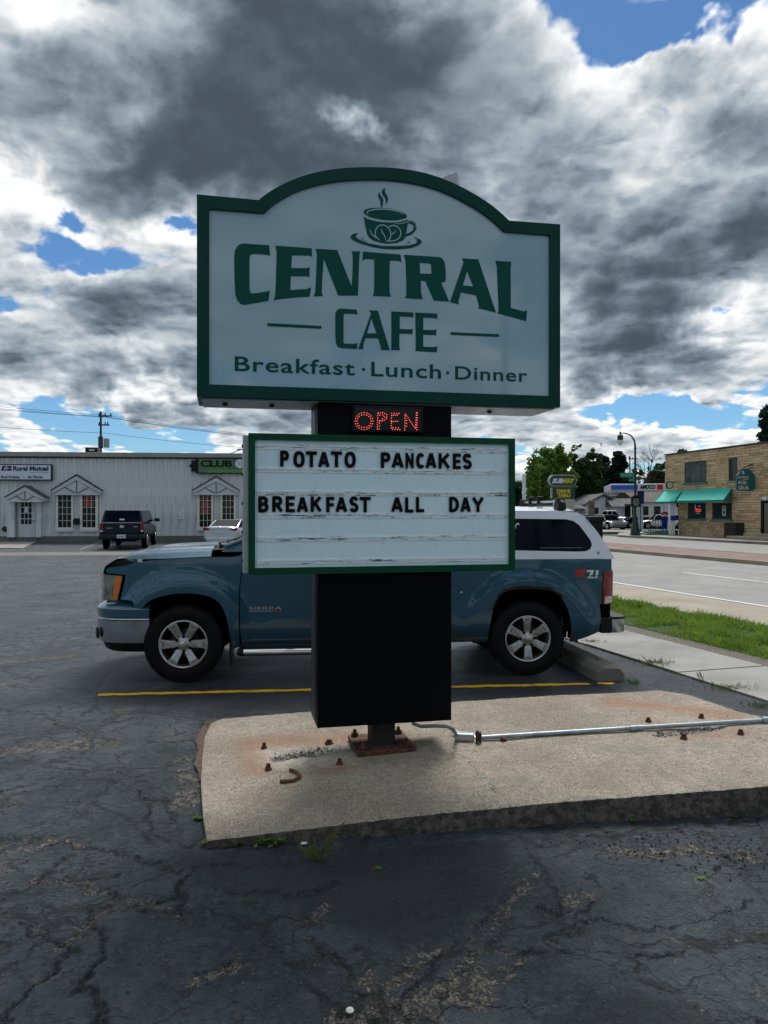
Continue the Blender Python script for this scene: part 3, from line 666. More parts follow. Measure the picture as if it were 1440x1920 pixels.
LET = [
 ('A', [(165, 78), (405, 95), (418, 190), (395, 182), (330, 175), (262, 172), (240, 180), (230, 205), (230, 490), (240, 522), (262, 530), (380, 512), (412, 500), (400, 595), (185, 632), (150, 624), (120, 590), (102, 540), (96, 430), (92, 300), (92, 200), (98, 140), (125, 98)], []),
 ('A', [(462, 98), (790, 122), (792, 200), (770, 188), (612, 185), (606, 300), (745, 300), (772, 292), (768, 382), (745, 374), (602, 374), (597, 498), (745, 488), (785, 474), (770, 558), (640, 565), (444, 588), (458, 560), (464, 500), (474, 160)], []),
 ('A', [(826, 126), (1020, 138), (1148, 465), (1158, 330), (1158, 180), (1148, 148), (1228, 150), (1220, 175), (1214, 300), (1206, 548), (1028, 548), (898, 216), (885, 400), (880, 520), (890, 552), (804, 556), (820, 520), (828, 400), (836, 180)], []),
 ('B', [(-92, 152), (245, 178), (254, 248), (228, 236), (148, 232), (145, 400), (147, 520), (160, 558), (-6, 552), (6, 520), (10, 400), (8, 222), (-60, 218), (-100, 230)], []),
 ('B', [(274, 180), (590, 200), (625, 215), (645, 260), (652, 330), (652, 410), (640, 428), (612, 432), (683, 602), (545, 594), (468, 418), (428, 414), (430, 520), (445, 582), (284, 570), (298, 540), (296, 400), (290, 240)], [[(418, 254), (500, 258), (520, 268), (524, 352), (422, 350)]]),
 ('B', [(800, 212), (945, 222), (1104, 702), (945, 662), (952, 640), (924, 545), (788, 520), (765, 600), (770, 628), (690, 606), (812, 250)], [[(845, 328), (898, 466), (806, 456)]]),
 ('B', [(1098, 234), (1244, 244), (1236, 290), (1238, 658), (1355, 690), (1386, 680), (1374, 778), (1118, 706), (1128, 680), (1112, 290)], []),
 ('A', [(1045, 664), (1195, 674), (1202, 722), (1175, 712), (1085, 710), (1076, 730), (1076, 970), (1085, 980), (1165, 983), (1202, 976), (1198, 1028), (1060, 1022), (1025, 1010), (1008, 980), (1002, 900), (1002, 710), (1015, 680)], []),
 ('A', [(1302, 680), (1385, 684), (1492, 1040), (1410, 1036), (1412, 1010), (1386, 932), (1272, 932), (1255, 990), (1255, 1032), (1208, 1028), (1325, 705)], [[(1327, 755), (1372, 888), (1287, 888)]]),
 ('B', [(162, 690), (360, 700), (362, 748), (345, 740), (238, 736), (238, 848), (335, 852), (355, 844), (352, 900), (335, 893), (236, 890), (234, 1000), (240, 1040), (162, 1038)], []),
 ('B', [(378, 700), (574, 710), (577, 760), (555, 750), (450, 746), (450, 856), (545, 858), (567, 850), (565, 910), (545, 903), (450, 900), (450, 1008), (545, 1012), (577, 1004), (572, 1058), (376, 1048), (382, 1020)], []),
]
for s_, L, hs in LET:
    f_ = cA if s_ == 'A' else cB; mb = MB(); flat(mb, f_(L), YP, [f_(h_) for h_ in hs]); mb.build('printed_letter', M['vinyl'], sign)
for f_, L in ((cA, [(390, 795), (877, 821), (877, 847), (390, 822)]), (cB, [(696, 877), (1132, 896), (1132, 920), (696, 902)])):
    mb = MB(); flat(mb, f_(L), YP); mb.build('printed_bar', M['vinyl'], sign)
xa, za = SF.hit(440, 697.5, YP); xb, zb_ = SF.hit(989, 715, YP); zt = SF.hit(440, 669, YP)[1]; za = (za + zb_) / 2
wtot = xb - xa
for wd, p0, p1, hh, dz in (('Breakfast', 440, 665.5, 1.06, 0), ('Lunch', 696, 827, 1.06, 0), ('Dinner', 853.5, 989, 1.0, 0)):
    u0, u1 = SF.hit(p0, 700, YP)[0], SF.hit(p1, 700, YP)[0]
    text(wd, M['vinyl'], sign, u0, u1, za, za + (zt - za) * hh, YP, name='printed_word', bold=.013, space=1.08)
for p0 in (681.5, 839.5):
    u0 = SF.hit(p0, 700, YP)[0]; mb = MB(); flat(mb, ellipse(u0, za + .045, .0115, .0115, n=14), YP); mb.build('printed_dot', M['vinyl'], sign)
# cup emblem
cC = lambda L: SF.hits([(630 + x / 8, 340 + y / 8) for x, y in L], YP)
cup = MB()
for L in ([(660, 160), (636, 190), (632, 225), (655, 270), (668, 310), (668, 350), (690, 410), (700, 350), (712, 290), (700, 250), (672, 215), (660, 185)],
          [(735, 97), (705, 120), (690, 150), (692, 185), (720, 230), (745, 270), (750, 310), (738, 350), (770, 310), (782, 270), (775, 225), (745, 180), (735, 140)]):
    flat(cup, cC(spline(L, 3, True)), YP)
flat(cup, cC(ellipse(740, 492, 328, 90, 6.5, 48)), YP, )
flat(cup, cC([(416, 530), (520, 580), (610, 600), (700, 612), (850, 618), (960, 604), (1075, 575), (1078, 630), (1060, 740), (1036, 850), (1000, 888), (900, 925), (760, 935), (640, 915), (560, 888), (510, 855), (470, 800), (440, 670)]), YP)
flat(cup, cC([(1080, 590), (1150, 592), (1195, 630), (1210, 690), (1185, 750), (1130, 800), (1040, 832), (1052, 785), (1110, 765), (1155, 730), (1166, 690), (1150, 650), (1110, 632), (1074, 634)]), YP)
flat(cup, cC([(340, 768), (250, 790), (213, 830), (250, 880), (370, 935), (560, 990), (760, 1018), (960, 1020), (1130, 1000), (1240, 960), (1292, 915), (1270, 875), (1160, 828), (1220, 880), (1200, 930), (1100, 958), (900, 970), (700, 968), (500, 930), (360, 880), (298, 835), (310, 795)]), YP)
for L in ([(430, 840), (385, 855), (405, 878), (460, 892)], [(1065, 882), (1105, 912), (1080, 930), (1025, 938)]): stroke(cup, cC(spline(L, 4)), .0036, YP, True)
cup.build('cup_emblem', M['vinyl'], sign)
li = MB(); YQ = YP - .0012
for L, w, tp in (([(490, 505), (468, 480), (480, 452), (540, 430), (640, 418), (760, 420), (880, 440), (970, 470), (1025, 505)], 16, True), ([(416, 515), (480, 550), (580, 580), (700, 598), (850, 604), (960, 594), (1075, 560)], 26, False),
                 ([(655, 882), (600, 830), (590, 760), (615, 690), (680, 655), (745, 668), (800, 720), (822, 780), (812, 850), (780, 900)], 15, False), ([(785, 685), (860, 662), (930, 690), (970, 750), (960, 830), (900, 882), (830, 897), (750, 897)], 15, False),
                 ([(678, 712), (690, 760), (730, 820), (750, 892)], 15, True), ([(898, 738), (865, 775), (825, 800)], 13, True), ([(508, 718), (535, 790), (590, 838), (655, 880)], 15, True), ([(870, 630), (960, 636), (1060, 612), (1130, 604)], 9, True), ([(1140, 605), (1180, 640), (1188, 700)], 6, True)):
    a_, b_ = cC([(0, 0), (w, 0)]); stroke(li, cC(spline(L, 5)), b_[0] - a_[0], YQ, tp)
li.build('cup_highlights', M['face'], sign)
# column and its upper box
def colbox(pa, pb, name, y0, y1, m):
    (xa_, z1_), (xb_, z0_) = pa, pb; return MB().box(xa_, xb_, y0, y1, z0_, z1_).build(name, m, sign, bevel=.004, smooth=False)
cl = (SF.hit(595, 900, YC)[0], SF.hit(846.5, 900, YC)[0]); zlo = (SF.hit(595, 1366, YC)[1] + SF.hit(846, 1350, YC)[1]) / 2
colbox((cl[0], zb - .002), (cl[1], zlo), 'column_cover', YC, .19, M['cover'])
M['dktrim'] = mat('dark_trim_metal', (.03, .035, .035), .5, metal=.3)
for k, xx in enumerate((cl[0], cl[1])):
    MB().box(xx - .004 if k == 0 else xx, xx if k == 0 else xx + .004, -.10, .14, zlo + .02, zb - .05).build('side_trim', M['dktrim'], sign)
text_z = zs(0)
MB().box(-.085, .085, -.085, .085, text_z + .02, zlo + .05).build('steel_post', mat('dark_steel', (.02, .014, .012), .7, var=.4, vs=12), sign, bevel=.006)
bp_ = MB().box(-.21, .21, -.21, .21, text_z - .002, text_z + .028).build('base_plate', M['rust'], sign, bevel=.004)
for sx in (-1, 1):
    for sy in (-1, 1):
        MB().lathe([(.013, .028), (.013, .075), (.010, .08)], 10, Matrix.Translation((sx * .165, sy * .165, text_z))).lathe([(.027, .028), (.027, .052), (.022, .056)], 6, Matrix.Translation((sx * .165, sy * .165, text_z))).build('anchor_nut', M['rust'], bp_)
# OPEN light
ob = SF.hit(659, 761, YC); oe = SF.hit(790, 813, YC)
led = MB().box(ob[0], oe[0], YC - .045, YC, oe[1], ob[1]).build('open_display', M['black'], sign, bevel=.006)
MB().box(ob[0] + .018, oe[0] - .018, YC - .048, YC - .0455, oe[1] + .018, ob[1] - .018).build('display_window', mat('display_dark', (.004, .004, .006), .2), led)
def q3(x, y): return (440 + x / 2.571, 730 + y / 2.571)
dots = []
def walk(pts, sp=11.5, closed=False):
    P_ = [Vector(a) for a in pts] + ([Vector(pts[0])] if closed else []); L = [0]
    for i in range(len(P_) - 1): L.append(L[-1] + (P_[i + 1] - P_[i]).length)
    k = max(1, round(L[-1] / sp))
    for j in range(k + (0 if closed else 1)):
        s_ = L[-1] * j / k; i = max(i_ for i_ in range(len(L)) if L[i_] <= s_ + 1e-9); i = min(i, len(P_) - 2); dots.append(tuple(P_[i].lerp(P_[i + 1], (s_ - L[i]) / max(1e-9, L[i + 1] - L[i]))))
for a_, b_ in ((43, 41), (34, 31)): walk(ellipse(624, 153, a_, b_, 0, 30), 13, True)
walk([(688, 192), (690, 116)]); walk([(697, 190), (699, 150)], 12.5); walk([(692, 114), (715, 112), (733, 122), (733, 140), (716, 152), (700, 153)]); walk([(700, 124), (718, 124), (722, 134), (712, 142)], 12.5)
walk([(792, 116), (756, 116), (755, 192), (797, 195)]); walk([(757, 155), (786, 154)]); walk([(764, 184), (790, 187)], 12.5); walk([(765, 125), (784, 124)], 12.5)
walk([(820, 197), (822, 118), (872, 190), (876, 114)]); walk([(828, 150), (829, 178)], 12.5); walk([(880, 114), (878, 196)])
dm = MB()
for x, y in dots:
    u, v = SF.hit(*q3(x, y), YC - .049); dm.lathe([(.0031, 0), (.0028, .003), (.0015, .005)], 7, Matrix.Translation((u, YC - .048, v)) @ Matrix.Rotation(R(90), 4, 'X'))
o = dm.build('red_diodes', mat('red_led', (.5, .02, .02), .3, emit=(1, .12, .09), es=1.3), led); tag(o, kind='stuff')
# letter board
lo = SF.hits([(466, 812), (966, 822), (966, 1070), (466, 1078)], YL); lx0 = (lo[0][0] + lo[3][0]) / 2; lx1 = (lo[1][0] + lo[2][0]) / 2; lz1 = (lo[0][1] + lo[1][1]) / 2; lz0 = (lo[2][1] + lo[3][1]) / 2
M['green2'] = mat('board_green_paint', (.0015, .058, .026), .45, var=.15, vs=3, dirt=.15, spec=.2)
fw, fh = .042, .045
board = panel([(lx0, lz0), (lx1, lz0), (lx1, lz1), (lx0, lz1)], 3, lambda u, v: Vector((u, YL, v)), [[(lx0 + fw, lz0 + fh), (lx1 - fw, lz0 + fh), (lx1 - fw, lz1 - fw), (lx0 + fw, lz1 - fw)]], thick=.06).build('letter_board', M['green2'], sign)
MB().box(lx0 + .004, lx1 - .004, YL + .055, -.16, lz0 + .004, lz1 - .004).build('board_box', M['green2'], board)
MB().box(lx0 - .035, lx0 + .003, YL + .03, YL + .20, lz0 + .01, lz1 - .012).build('hinge_side', M['silver'], board, bevel=.004)
for k in range(5): MB().box(lx0 - .043, lx0 - .0355, YL + .06, YL + .09, lz0 + .08 + k * .19, lz0 + .10 + k * .19).build('latch', M['black'], board)
m = bpy.data.materials.new('board_panel_white'); m.use_nodes = True; t = NT(m.node_tree); b = t.n['Principled BSDF']
oc = t.new('ShaderNodeTexCoord').outputs['Object']; sx_ = t.sep(oc)
cell = t.vor(t.comb(sx_[0], 0.0, t.m('MULTIPLY', sx_[2], .55)), 5.5, out=1)
c = t.mix(t.m('MULTIPLY', t.sep(cell)[0], .30), (.70, .88, .95), (.60, .80, .95)); c = t.mix(t.m('MULTIPLY', t.rng(t.noise(t.v('MULTIPLY', oc, (14, 1, 3)), 2.5, 7, .7), .55, .8), .35), c, (.34, .38, .38))
c = t.mix(t.rng(t.noise(oc, 24, 8, .75), .66, .74, 0, .4), c, (.10, .09, .08))
t.put(b.inputs['Base Color'], c); b.inputs['Roughness'].default_value = .16; M['bpanel'] = m
YBd = YL + .022
bx0, bx1, bz0, bz1 = lx0 + fw - .002, lx1 - fw + .002, lz0 + fh - .002, lz1 - fw + .002
MB().box(bx0, bx1, YBd, YBd + .006, bz0, bz1).build('white_panel', M['bpanel'], board)
m = bpy.data.materials.new('dirty_track'); m.use_nodes = True; t = NT(m.node_tree); b = t.n['Principled BSDF']
oc = t.new('ShaderNodeTexCoord').outputs['Object']
n = t.noise(t.v('MULTIPLY', oc, (5, 1, 60)), 1.6, 8, .72); n2_ = t.noise(t.v('MULTIPLY', oc, (40, 1, 160)), 1.5, 5, .7)
c = t.mix(t.rng(t.m('ADD', n, t.m('MULTIPLY', n2_, .35)), .70, .80), (.78, .88, .90), (.035, .032, .028)); t.put(b.inputs['Base Color'], c); b.inputs['Roughness'].default_value = .35; M['track'] = m
trk = [(835.8, 842.8), (877.8, 884.8), (923.3, 923.9), (964.5, 965.2), (1008, 1005), (1052.8, 1046)]
trz = []
for yl, yr in trk:
    z_ = (SF.hit(481, yl, YBd)[1] + SF.hit(952, yr, YBd)[1]) / 2; trz.append(z_)
tz = np.polyval(np.polyfit(range(6), trz, 1), range(6))
for z_ in tz:
    tr = MB(); tr.box(bx0 + .012, bx1 - .012, YBd - .007, YBd - .0005, z_ - .005, z_ + .007); tr.box(bx0 + .012, bx1 - .012, YBd - .0035, YBd - .0005, z_ - .024, z_ - .0055)
    tr.build('letter_track', M['track'], board)
rows = [(298, 310, 372, 385, 218, 1142, [('P', 218, 262), ('O', 282, 337), ('T', 344, 394), ('A', 403, 455), ('T', 465, 515), ('O', 528, 583), ('P', 703, 750), ('A', 757, 812), ('N', 822, 862), ('C', 873, 917), ('A', 920, 970), ('K', 981, 1034), ('E', 1050, 1089), ('S', 1097, 1142)]),
        (517, 520, 592, 592, 113, 1197, [('B', 113, 163), ('R', 180, 230), ('E', 245, 290), ('A', 300, 352), ('K', 365, 417), ('F', 440, 480), ('A', 487, 540), ('S', 552, 597), ('T', 603, 653), ('A', 755, 808), ('L', 820, 860), ('L', 872, 912), ('D', 1032, 1080), ('A', 1088, 1135), ('Y', 1145, 1197)])]
GL = {'P': [[(0, 0), (0, 1)], 'c', [(0, 1), (.5, 1), (.86, .95), (1, .75), (.86, .55), (.5, .49), (0, .49)]], 'T': [[(-.06, 1), (1.06, 1)], [(.5, 0), (.5, 1)]],
 'O': ['c', [(.5 + .5 * math.copysign(abs(math.cos(w)) ** .8, math.cos(w)), .5 + .5 * math.copysign(abs(math.sin(w)) ** .85, math.sin(w))) for w in [2 * math.pi * i / 28 for i in range(29)]]],
 'A': [[(-.04, 0), (.44, 1)], [(1.04, 0), (.56, 1)], [(.2, .25), (.8, .25)]], 'N': [[(0, 0), (0, 1)], [(0, .97), (1, .03)], [(1, 0), (1, 1)]], 'K': [[(0, 0), (0, 1)], [(1, 1), (.1, .42)], [(.36, .62), (1.04, 0)]],
 'C': ['c', [(.5 + .5 * math.cos(w), .5 + .5 * math.sin(w)) for w in [R(42 + 276 * i / 24) for i in range(25)]]], 'E': [[(0, 0), (0, 1)], [(0, 1), (1, 1)], [(0, .5), (.88, .5)], [(0, 0), (1, 0)]], 'F': [[(0, 0), (0, 1)], [(0, 1), (1, 1)], [(0, .5), (.88, .5)]],
 'L': [[(0, 0), (0, 1)], [(0, 0), (1, 0)]], 'D': [[(0, 0), (0, 1)], 'c', [(0, 1), (.42, 1), (.82, .86), (1, .5), (.82, .14), (.42, 0), (0, 0)]], 'B': [[(0, 0), (0, 1)], 'c', [(0, 1), (.5, 1), (.86, .92), (.92, .75), (.8, .58), (.5, .53), (0, .53)], 'c', [(0, .53), (.55, .53), (.9, .46), (1, .27), (.88, .07), (.5, 0), (0, 0)]],
 'R': [[(0, 0), (0, 1)], 'c', [(0, 1), (.5, 1), (.86, .95), (.98, .75), (.86, .55), (.5, .48), (0, .48)], [(.42, .48), (1.04, 0)]], 'Y': [[(-.04, 1), (.5, .45)], [(1.04, 1), (.5, .45)], [(.5, 0), (.5, .5)]],
 'S': ['c', [(.95, .82), (.78, .97), (.5, 1.0), (.2, .97), (.03, .80), (.12, .60), (.5, .5), (.88, .40), (.97, .20), (.8, .03), (.5, 0), (.2, .03), (.03, .18)]]}
def glyph(ch, x0, x1, z0, z1, y):
    """a plastic letter cut from strokes"""
    t_ = (z1 - z0) * (.18 if ch == 'N' else .225); mb = MB(); cur = False; k = 0
    for it in GL[ch]:
        if it == 'c': cur = True; continue
        pts = [Vector((x0 + t_ / 2 + p_[0] * (x1 - x0 - t_), z0 + t_ * .42 + p_[1] * (z1 - z0 - t_ * .84))) for p_ in it]
        if cur and ch != 'O': pts = [Vector(q_) for q_ in spline(pts, 4)]
        elif not cur: d_ = (pts[1] - pts[0]).normalized(); e_ = t_ * (.42 if abs(d_.y) > .99 else .5 if abs(d_.x) > .99 else .30); pts = [pts[0] - d_ * e_, pts[1] + d_ * e_]
        n = len(pts); L = []; Rr = []
        for i in range(n):
            a_, b_ = (pts[max(i - 1, 0)], pts[min(i + 1, n - 1)]) if not (ch == 'O' and i in (0, n - 1)) else (pts[n - 2], pts[1]); d_ = (b_ - a_).normalized(); q_ = Vector((-d_.y, d_.x)) * t_ * (.5 if cur else .48); L.append(pts[i] + q_); Rr.append(pts[i] - q_)
        yy_ = y - .0003 * k; k += 1; vs = [(p_.x, yy_, p_.y) for p_ in L + Rr] + [(p_.x, y + .004, p_.y) for p_ in L + Rr]; m_ = 2 * n
        mb.add(vs, [(i, i + 1, n + i + 1, n + i) for i in range(n - 1)] + [(i, i + m_, i + 1 + m_, i + 1) for i in range(n - 1)] + [(n + i + 1, n + i + 1 + m_, n + i + m_, n + i) for i in range(n - 1)] + [(0, n, n + m_, m_), (n - 1, n - 1 + m_, m_ + 2 * n - 1, 2 * n - 1)]); cur = False
    return mb.build('letter', M['letter'], board)
M['tile'] = mat('clear_tile', (.62, .68, .70), .12)
for ri, (ta, tb, ba, bb, xa_, xb_, L) in enumerate(rows):
    z1_ = (SF.hit(*q3(xa_, ta), YBd)[1] + SF.hit(*q3(xb_, tb), YBd)[1]) / 2; z0_ = (SF.hit(*q3(xa_, ba), YBd)[1] + SF.hit(*q3(xb_, bb), YBd)[1]) / 2
    for ch, a_, b_ in L:
        u0, u1 = SF.hit(*q3(a_, 400), YBd)[0], SF.hit(*q3(b_, 400), YBd)[0]; j = random.uniform(-.002, .002)
        glyph(ch, u0, u1, z0_ + j, z1_ + j, YBd - .010)
# flood lamp behind the crown
fl = MB(); a_ = SF.hit(819, 332, YB)[0]
fl.prism([(a_, 3.9), (a_ + .03, 4.0), (a_ + .16, 4.06), (a_ + .19, 3.8), (a_ + .1, 3.7)], YB - .02, YB + .13)
zc_ = SF.hit(838, 320, YB)[1]
fl.v = [(x, y, z - 4.06 + zc_) for x, y, z in fl.v]; fl.build('flood_lamp', M['silver'], sign, bevel=.008)

# bolts, conduit and odds on the island
def bolt(px, py, h, r, label):
    g = GS(px, py); o = MB().lathe([(r, -.01), (r, h * .75), (r * .85, h)], 10, Matrix.Translation((0, 0, 0))).lathe([(r * 1.55, -.006), (r * 1.55, h * .32), (r * 1.3, h * .42)], 6).build('anchor_bolt', M['rust'], loc=g, bevel=0)
    o.rotation_euler = (random.uniform(-.1, .1), random.uniform(-.1, .1), 0); return tag(o, label, 'bolt', 'rusty bolts standing in the concrete island')
for a in ((495, 1404, .045, .014, 'rusty bolt stub at the left of the column, behind another stub'), (503, 1444, .045, .0155, 'rusty bolt stub just above the curved iron hook'), (617, 1394, .030, .021, 'fat rusty bolt head left of the base plate'), (637, 1433, .040, .0145, 'rusty bolt stub in front of and left of the base plate'),
          (1216, 1353, .033, .0155, 'rusty square stub behind the grey pipe, the left one there'), (1315, 1346, .033, .0155, 'rusty square stub behind the grey pipe, the right one there'), (1282, 1385, .040, .0165, 'rusty square stub in front of the grey pipe by the broken patch'), (1389, 1377, .036, .0165, 'rusty square stub in front of the grey pipe near the picture edge')): bolt(*a)
hk = [GS(525, 1469), GS(532, 1469), GS(550, 1467), GS(559, 1462), GS(562, 1458), GS(558, 1452), GS(548, 1448), GS(544, 1447)]
c0 = hk[0].copy(); tag(MB().tube([q_ - c0 + Vector((0, 0, .012)) for q_ in hk], .0125, 8).build('iron_hook', M['rust'], smooth=True, loc=c0), 'bent rusty iron bar lying on the concrete in front of the bolts', 'iron bar')
ct = thing('conduit', 'grey metal electrical conduit running right from the sign across the concrete', 'pipe', GS(905, 1386))
o0 = ct.location.copy()
pa, pb = GS(903, 1388), GS(1440, 1355); pb2 = pa.lerp(pb, 1.55); pe = pa.lerp(pb, .995); up = Vector((0, 0, .019))
MB().tube([pa - o0 + up, pa.lerp(pb, .5) - o0 + up * 1.1, pb2 - o0 + up], .0165, 12).build('pipe', M['galv'], ct, smooth=True)
dirp = (pb - pa).normalized()
for f_ in (.523, .545, .99):
    q_ = pa.lerp(pb, f_) - o0 + up; MB().tube([q_ - dirp * .022, q_ + dirp * .022], .0225 if f_ < .9 else .027, 12).build('coupling', M['galv'], ct, smooth=True)
jb = GS(872, 1388) - o0
Mx = Matrix.Translation(jb) @ Matrix.Rotation(R(-8), 4, 'Z')
bx_ = MB().box(-.075, .065, -.03, .03, 0, .055, Mx).build('junction_box', M['galv'], ct, bevel=.008)
MB().box(-.07, .06, -.033, -.0305, .006, .05, Mx).build('cover_plate', M['silver'], bx_)
fx = [Vector(SF.M @ Vector((.24, -.02, zlo + .03))), P(775, 1357, 5.25), P(790, 1362, 5.2), P(815, 1361, 5.18), P(838, 1362, 5.15), P(850, 1368, 5.12), GS(856, 1386) + Vector((0, 0, .03))]
MB().tube([q_ - o0 for q_ in fx], .0125, 10).build('flexible_conduit', mat('flex_conduit', (.14, .17, .16), .45, var=.2), ct, smooth=True)
MB().tube([GS(852, 1378) - o0 + up * 1.3, GS(862, 1384) - o0 + up * 1.3], .019, 10).build('connector', M['silver'], ct, smooth=True)
MB().tube([GS(886, 1388) - o0 + Vector((0, 0, .05)), GS(899, 1396) - o0 + Vector((0, 0, .004))], .005, 6).build('ground_wire', M['silver'], ct)
g = GS(897, 1393); st = MB().prism([(-.018, -.02), (.02, -.02), (.023, .06), (.014, .085), (.008, .07), (-.002, .095), (-.012, .08), (-.02, .09)], -.012, .012).build('wooden_stake', mat('rotten_wood', (.045, .022, .014), .9, var=.5, vs=40, bump=.003, bs=80), loc=g, bevel=.002)
tag(st, 'splintered brown wooden stake beside the junction box', 'stake')
g = GS(943, 1388); nb = MB().lathe([(.024, 0), (.024, .022), (.016, .026)], 6).build('rusty_nut', M['rust'], loc=g); nb.rotation_euler = (.5, .3, .4); tag(nb, 'reddish rusty nut lying by the conduit', 'nut')
# crumbs
def crumbs(name, label, cat, pts, rad, n, r0, r1, m, seed, gz=None):
    rr = random.Random(seed); mb = MB(); pts = [Vector(q_) for q_ in pts]
    for i in range(n):
        k = rr.random() * (len(pts) - 1); a_ = int(k); q_ = pts[a_].lerp(pts[min(a_ + 1, len(pts) - 1)], k - a_); q_ = q_ + Vector((rr.gauss(0, rad), rr.gauss(0, rad * .6), 0)); q_.z = (gz(q_.x, q_.y) if gz else q_.z)
        s_ = rr.uniform(r0, r1) * (1 if rr.random() < .85 else 1.8); vs = []
        for (x, y, z) in ((1, 0, 0), (-1, 0, 0), (0, 1, 0), (0, -1, 0), (0, 0, .8), (0, 0, -.5)): vs.append(q_ + Vector((x, y, z)) * s_ * rr.uniform(.6, 1.2) + Vector((0, 0, s_ * .2)))
        mb.add(vs, [(0, 2, 4), (2, 1, 4), (1, 3, 4), (3, 0, 4), (2, 0, 5), (1, 2, 5), (3, 1, 5), (0, 3, 5)])
    return tag(mb.build(name, m), label, cat, kind='stuff')
M['crumb'] = mat('asphalt_crumbs', (.03, .03, .03), .9, var=.6, vs=40, col2=(.11, .105, .10)); M['dcrumb'] = mat('dark_crumbs', (.015, .015, .016), .9)
gzz = lambda x, y: zs(x) - .006
crumbs('gravel', None, None, wl([(520, 1424), (560, 1412), (610, 1402), (700, 1412), (790, 1404)]) and [GS(*a) for a in ((520, 1424), (560, 1415), (610, 1404), (700, 1412), (790, 1404))], .055, 420, .003, .008, M['crumb'], 1, gzz)
crumbs('gravel', None, None, [GS(*a) for a in ((1230, 1378), (1290, 1372), (1350, 1364))], .05, 160, .003, .008, M['crumb'], 2, gzz)
crumbs('loose_grit', None, None, [GS(*a) for a in ((860, 1400), (1000, 1390), (1150, 1330), (1250, 1345), (900, 1330), (700, 1450), (760, 1500))], .25, 260, .002, .007, M['dcrumb'], 3, gzz)
crumbs('loose_grit', None, None, [G(*a) for a in ((1080, 1580), (1300, 1590), (1440, 1600), (1380, 1640))], .2, 240, .003, .010, M['dcrumb'], 4, ground_z)
crumbs('loose_grit', None, None, [G(*a) for a in ((60, 1600), (300, 1750), (520, 1850), (760, 1820), (980, 1660))], .25, 700, .002, .007, M['crumb'], 5, ground_z)
g = G(656, 1898); pb_ = MB().lathe([(.003, 0), (.013, .003), (.016, .008), (.010, .014), (.003, .016)], 7).build('pebble', mat('white_stone', (.6, .58, .55), .8, var=.2, vs=30), loc=g, smooth=True); tag(pb_, 'small white pebble on the asphalt at the bottom of the picture', 'stone')
g = G(570, 1583); o = MB().box(-.016, .016, -.012, .012, 0, .004).build('litter', mat('white_plastic', (.6, .6, .6), .5), loc=g + Vector((0, 0, .004))); tag(o, 'small white scrap on the asphalt in front of the concrete island', 'litter')

# ------------------------------------------------------------------ blue pickup with a white canopy
TF = Fr((-3.072, 7.598, 0), math.atan2(.33, 3.58))
truck = thing('pickup_truck', 'teal blue pickup truck with white canopy and alloy wheels, parked behind the sign', 'pickup truck', TF.loc, TF.rz)
def carpaint(name, a, rough=.32, metal=.45, dirt=.25, low=None):
    m = bpy.data.materials.new(name); m.use_nodes = True; t = NT(m.node_tree); b = t.n['Principled BSDF']
    oc = t.new('ShaderNodeTexCoord').outputs['Object']
    c = t.mix(t.rng(t.noise(oc, 1.7, 6, .6), .4, .75, 0, dirt), a, tuple(q * .75 + .012 for q in a))
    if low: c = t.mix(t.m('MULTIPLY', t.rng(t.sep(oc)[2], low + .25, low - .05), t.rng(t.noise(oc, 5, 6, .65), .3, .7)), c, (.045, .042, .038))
    t.put(b.inputs['Base Color'], c); b.inputs['Metallic'].default_value = metal; t.put(b.inputs['Roughness'], t.rng(t.noise(oc, 3, 5, .6), .3, .7, rough, rough + .1))
    b.inputs['Coat Weight'].default_value = 1; b.inputs['Coat Roughness'].default_value = .04
    bp = t.new('ShaderNodeBump'); bp.inputs['Distance'].default_value = .0006; t.put(bp.inputs['Height'], t.noise(oc, 3.5, 2, .5)); t.l.new(bp.outputs[0], b.inputs['Normal']); t.l.new(bp.outputs[0], b.inputs['Coat Normal'])
    return m
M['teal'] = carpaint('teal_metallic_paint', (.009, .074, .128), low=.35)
M['topper'] = carpaint('white_canopy_paint', (.66, .72, .80), .3, 0, .1)
M['fblack'] = mat('tinted_window', (.002, .004, .012), .06, spec=.12)
M['trim'] = mat('black_trim', (.006, .007, .009), .5, spec=.3)
WR, AX0, AX1, WW = .396, 1.005, 4.645, 1.98
T = lambda L, y=.03: TF.hits(L, y)
def side(x, z, flare=True):
    y = .045 + .05 * max(0, z - 1.02) ** 1.5
    if z < .62: y += .10 * ((.62 - z) / .4) ** 2
    y += .20 * max(0, (.95 - x) / .95) ** 2.2
    y += .05 * max(0, (x - 5.3) / .4) ** 2
    if flare:
        for ax in (AX0, AX1):
            r = math.hypot((x - ax) * .93, z - .40)
            y -= .042 * smst(.76, .62, r) * (smst(1.72, 1.52, x) if ax == AX0 else 1) * (1 if z < 1.1 else max(0, 1 - (z - 1.1) * 4)) * (.36 if ax == AX1 else .9) 
    y += .006 * math.exp(-((z - .78) / .03) ** 2) * 0
    return y
sf = lambda x, z: Vector((x, side(x, z), z))
def sidepanel(name, px, m, h=.045, holes=(), both=True, off=0, thick=.012, dense=None):
    poly = T(px) if not dense else dense
    q = panel(poly, h, lambda x, z: Vector((x, side(x, z) - off, z)), holes, thick)
    o = q.build(name, m, truck, smooth=True, ang=50)
    if both:
        q2 = MB(); q2.v = [(x, WW - y, z) for x, y, z in q.v]; q2.f = [f[::-1] for f in q.f]; q2.build(name, m, truck, smooth=True, ang=50)
    return o
o5 = lambda L: [(150 + x / 2.88, 980 + y / 2.88) for x, y in L]
o8 = lambda L: [(160 + x / 4.5, 960 + y / 4.5) for x, y in L]
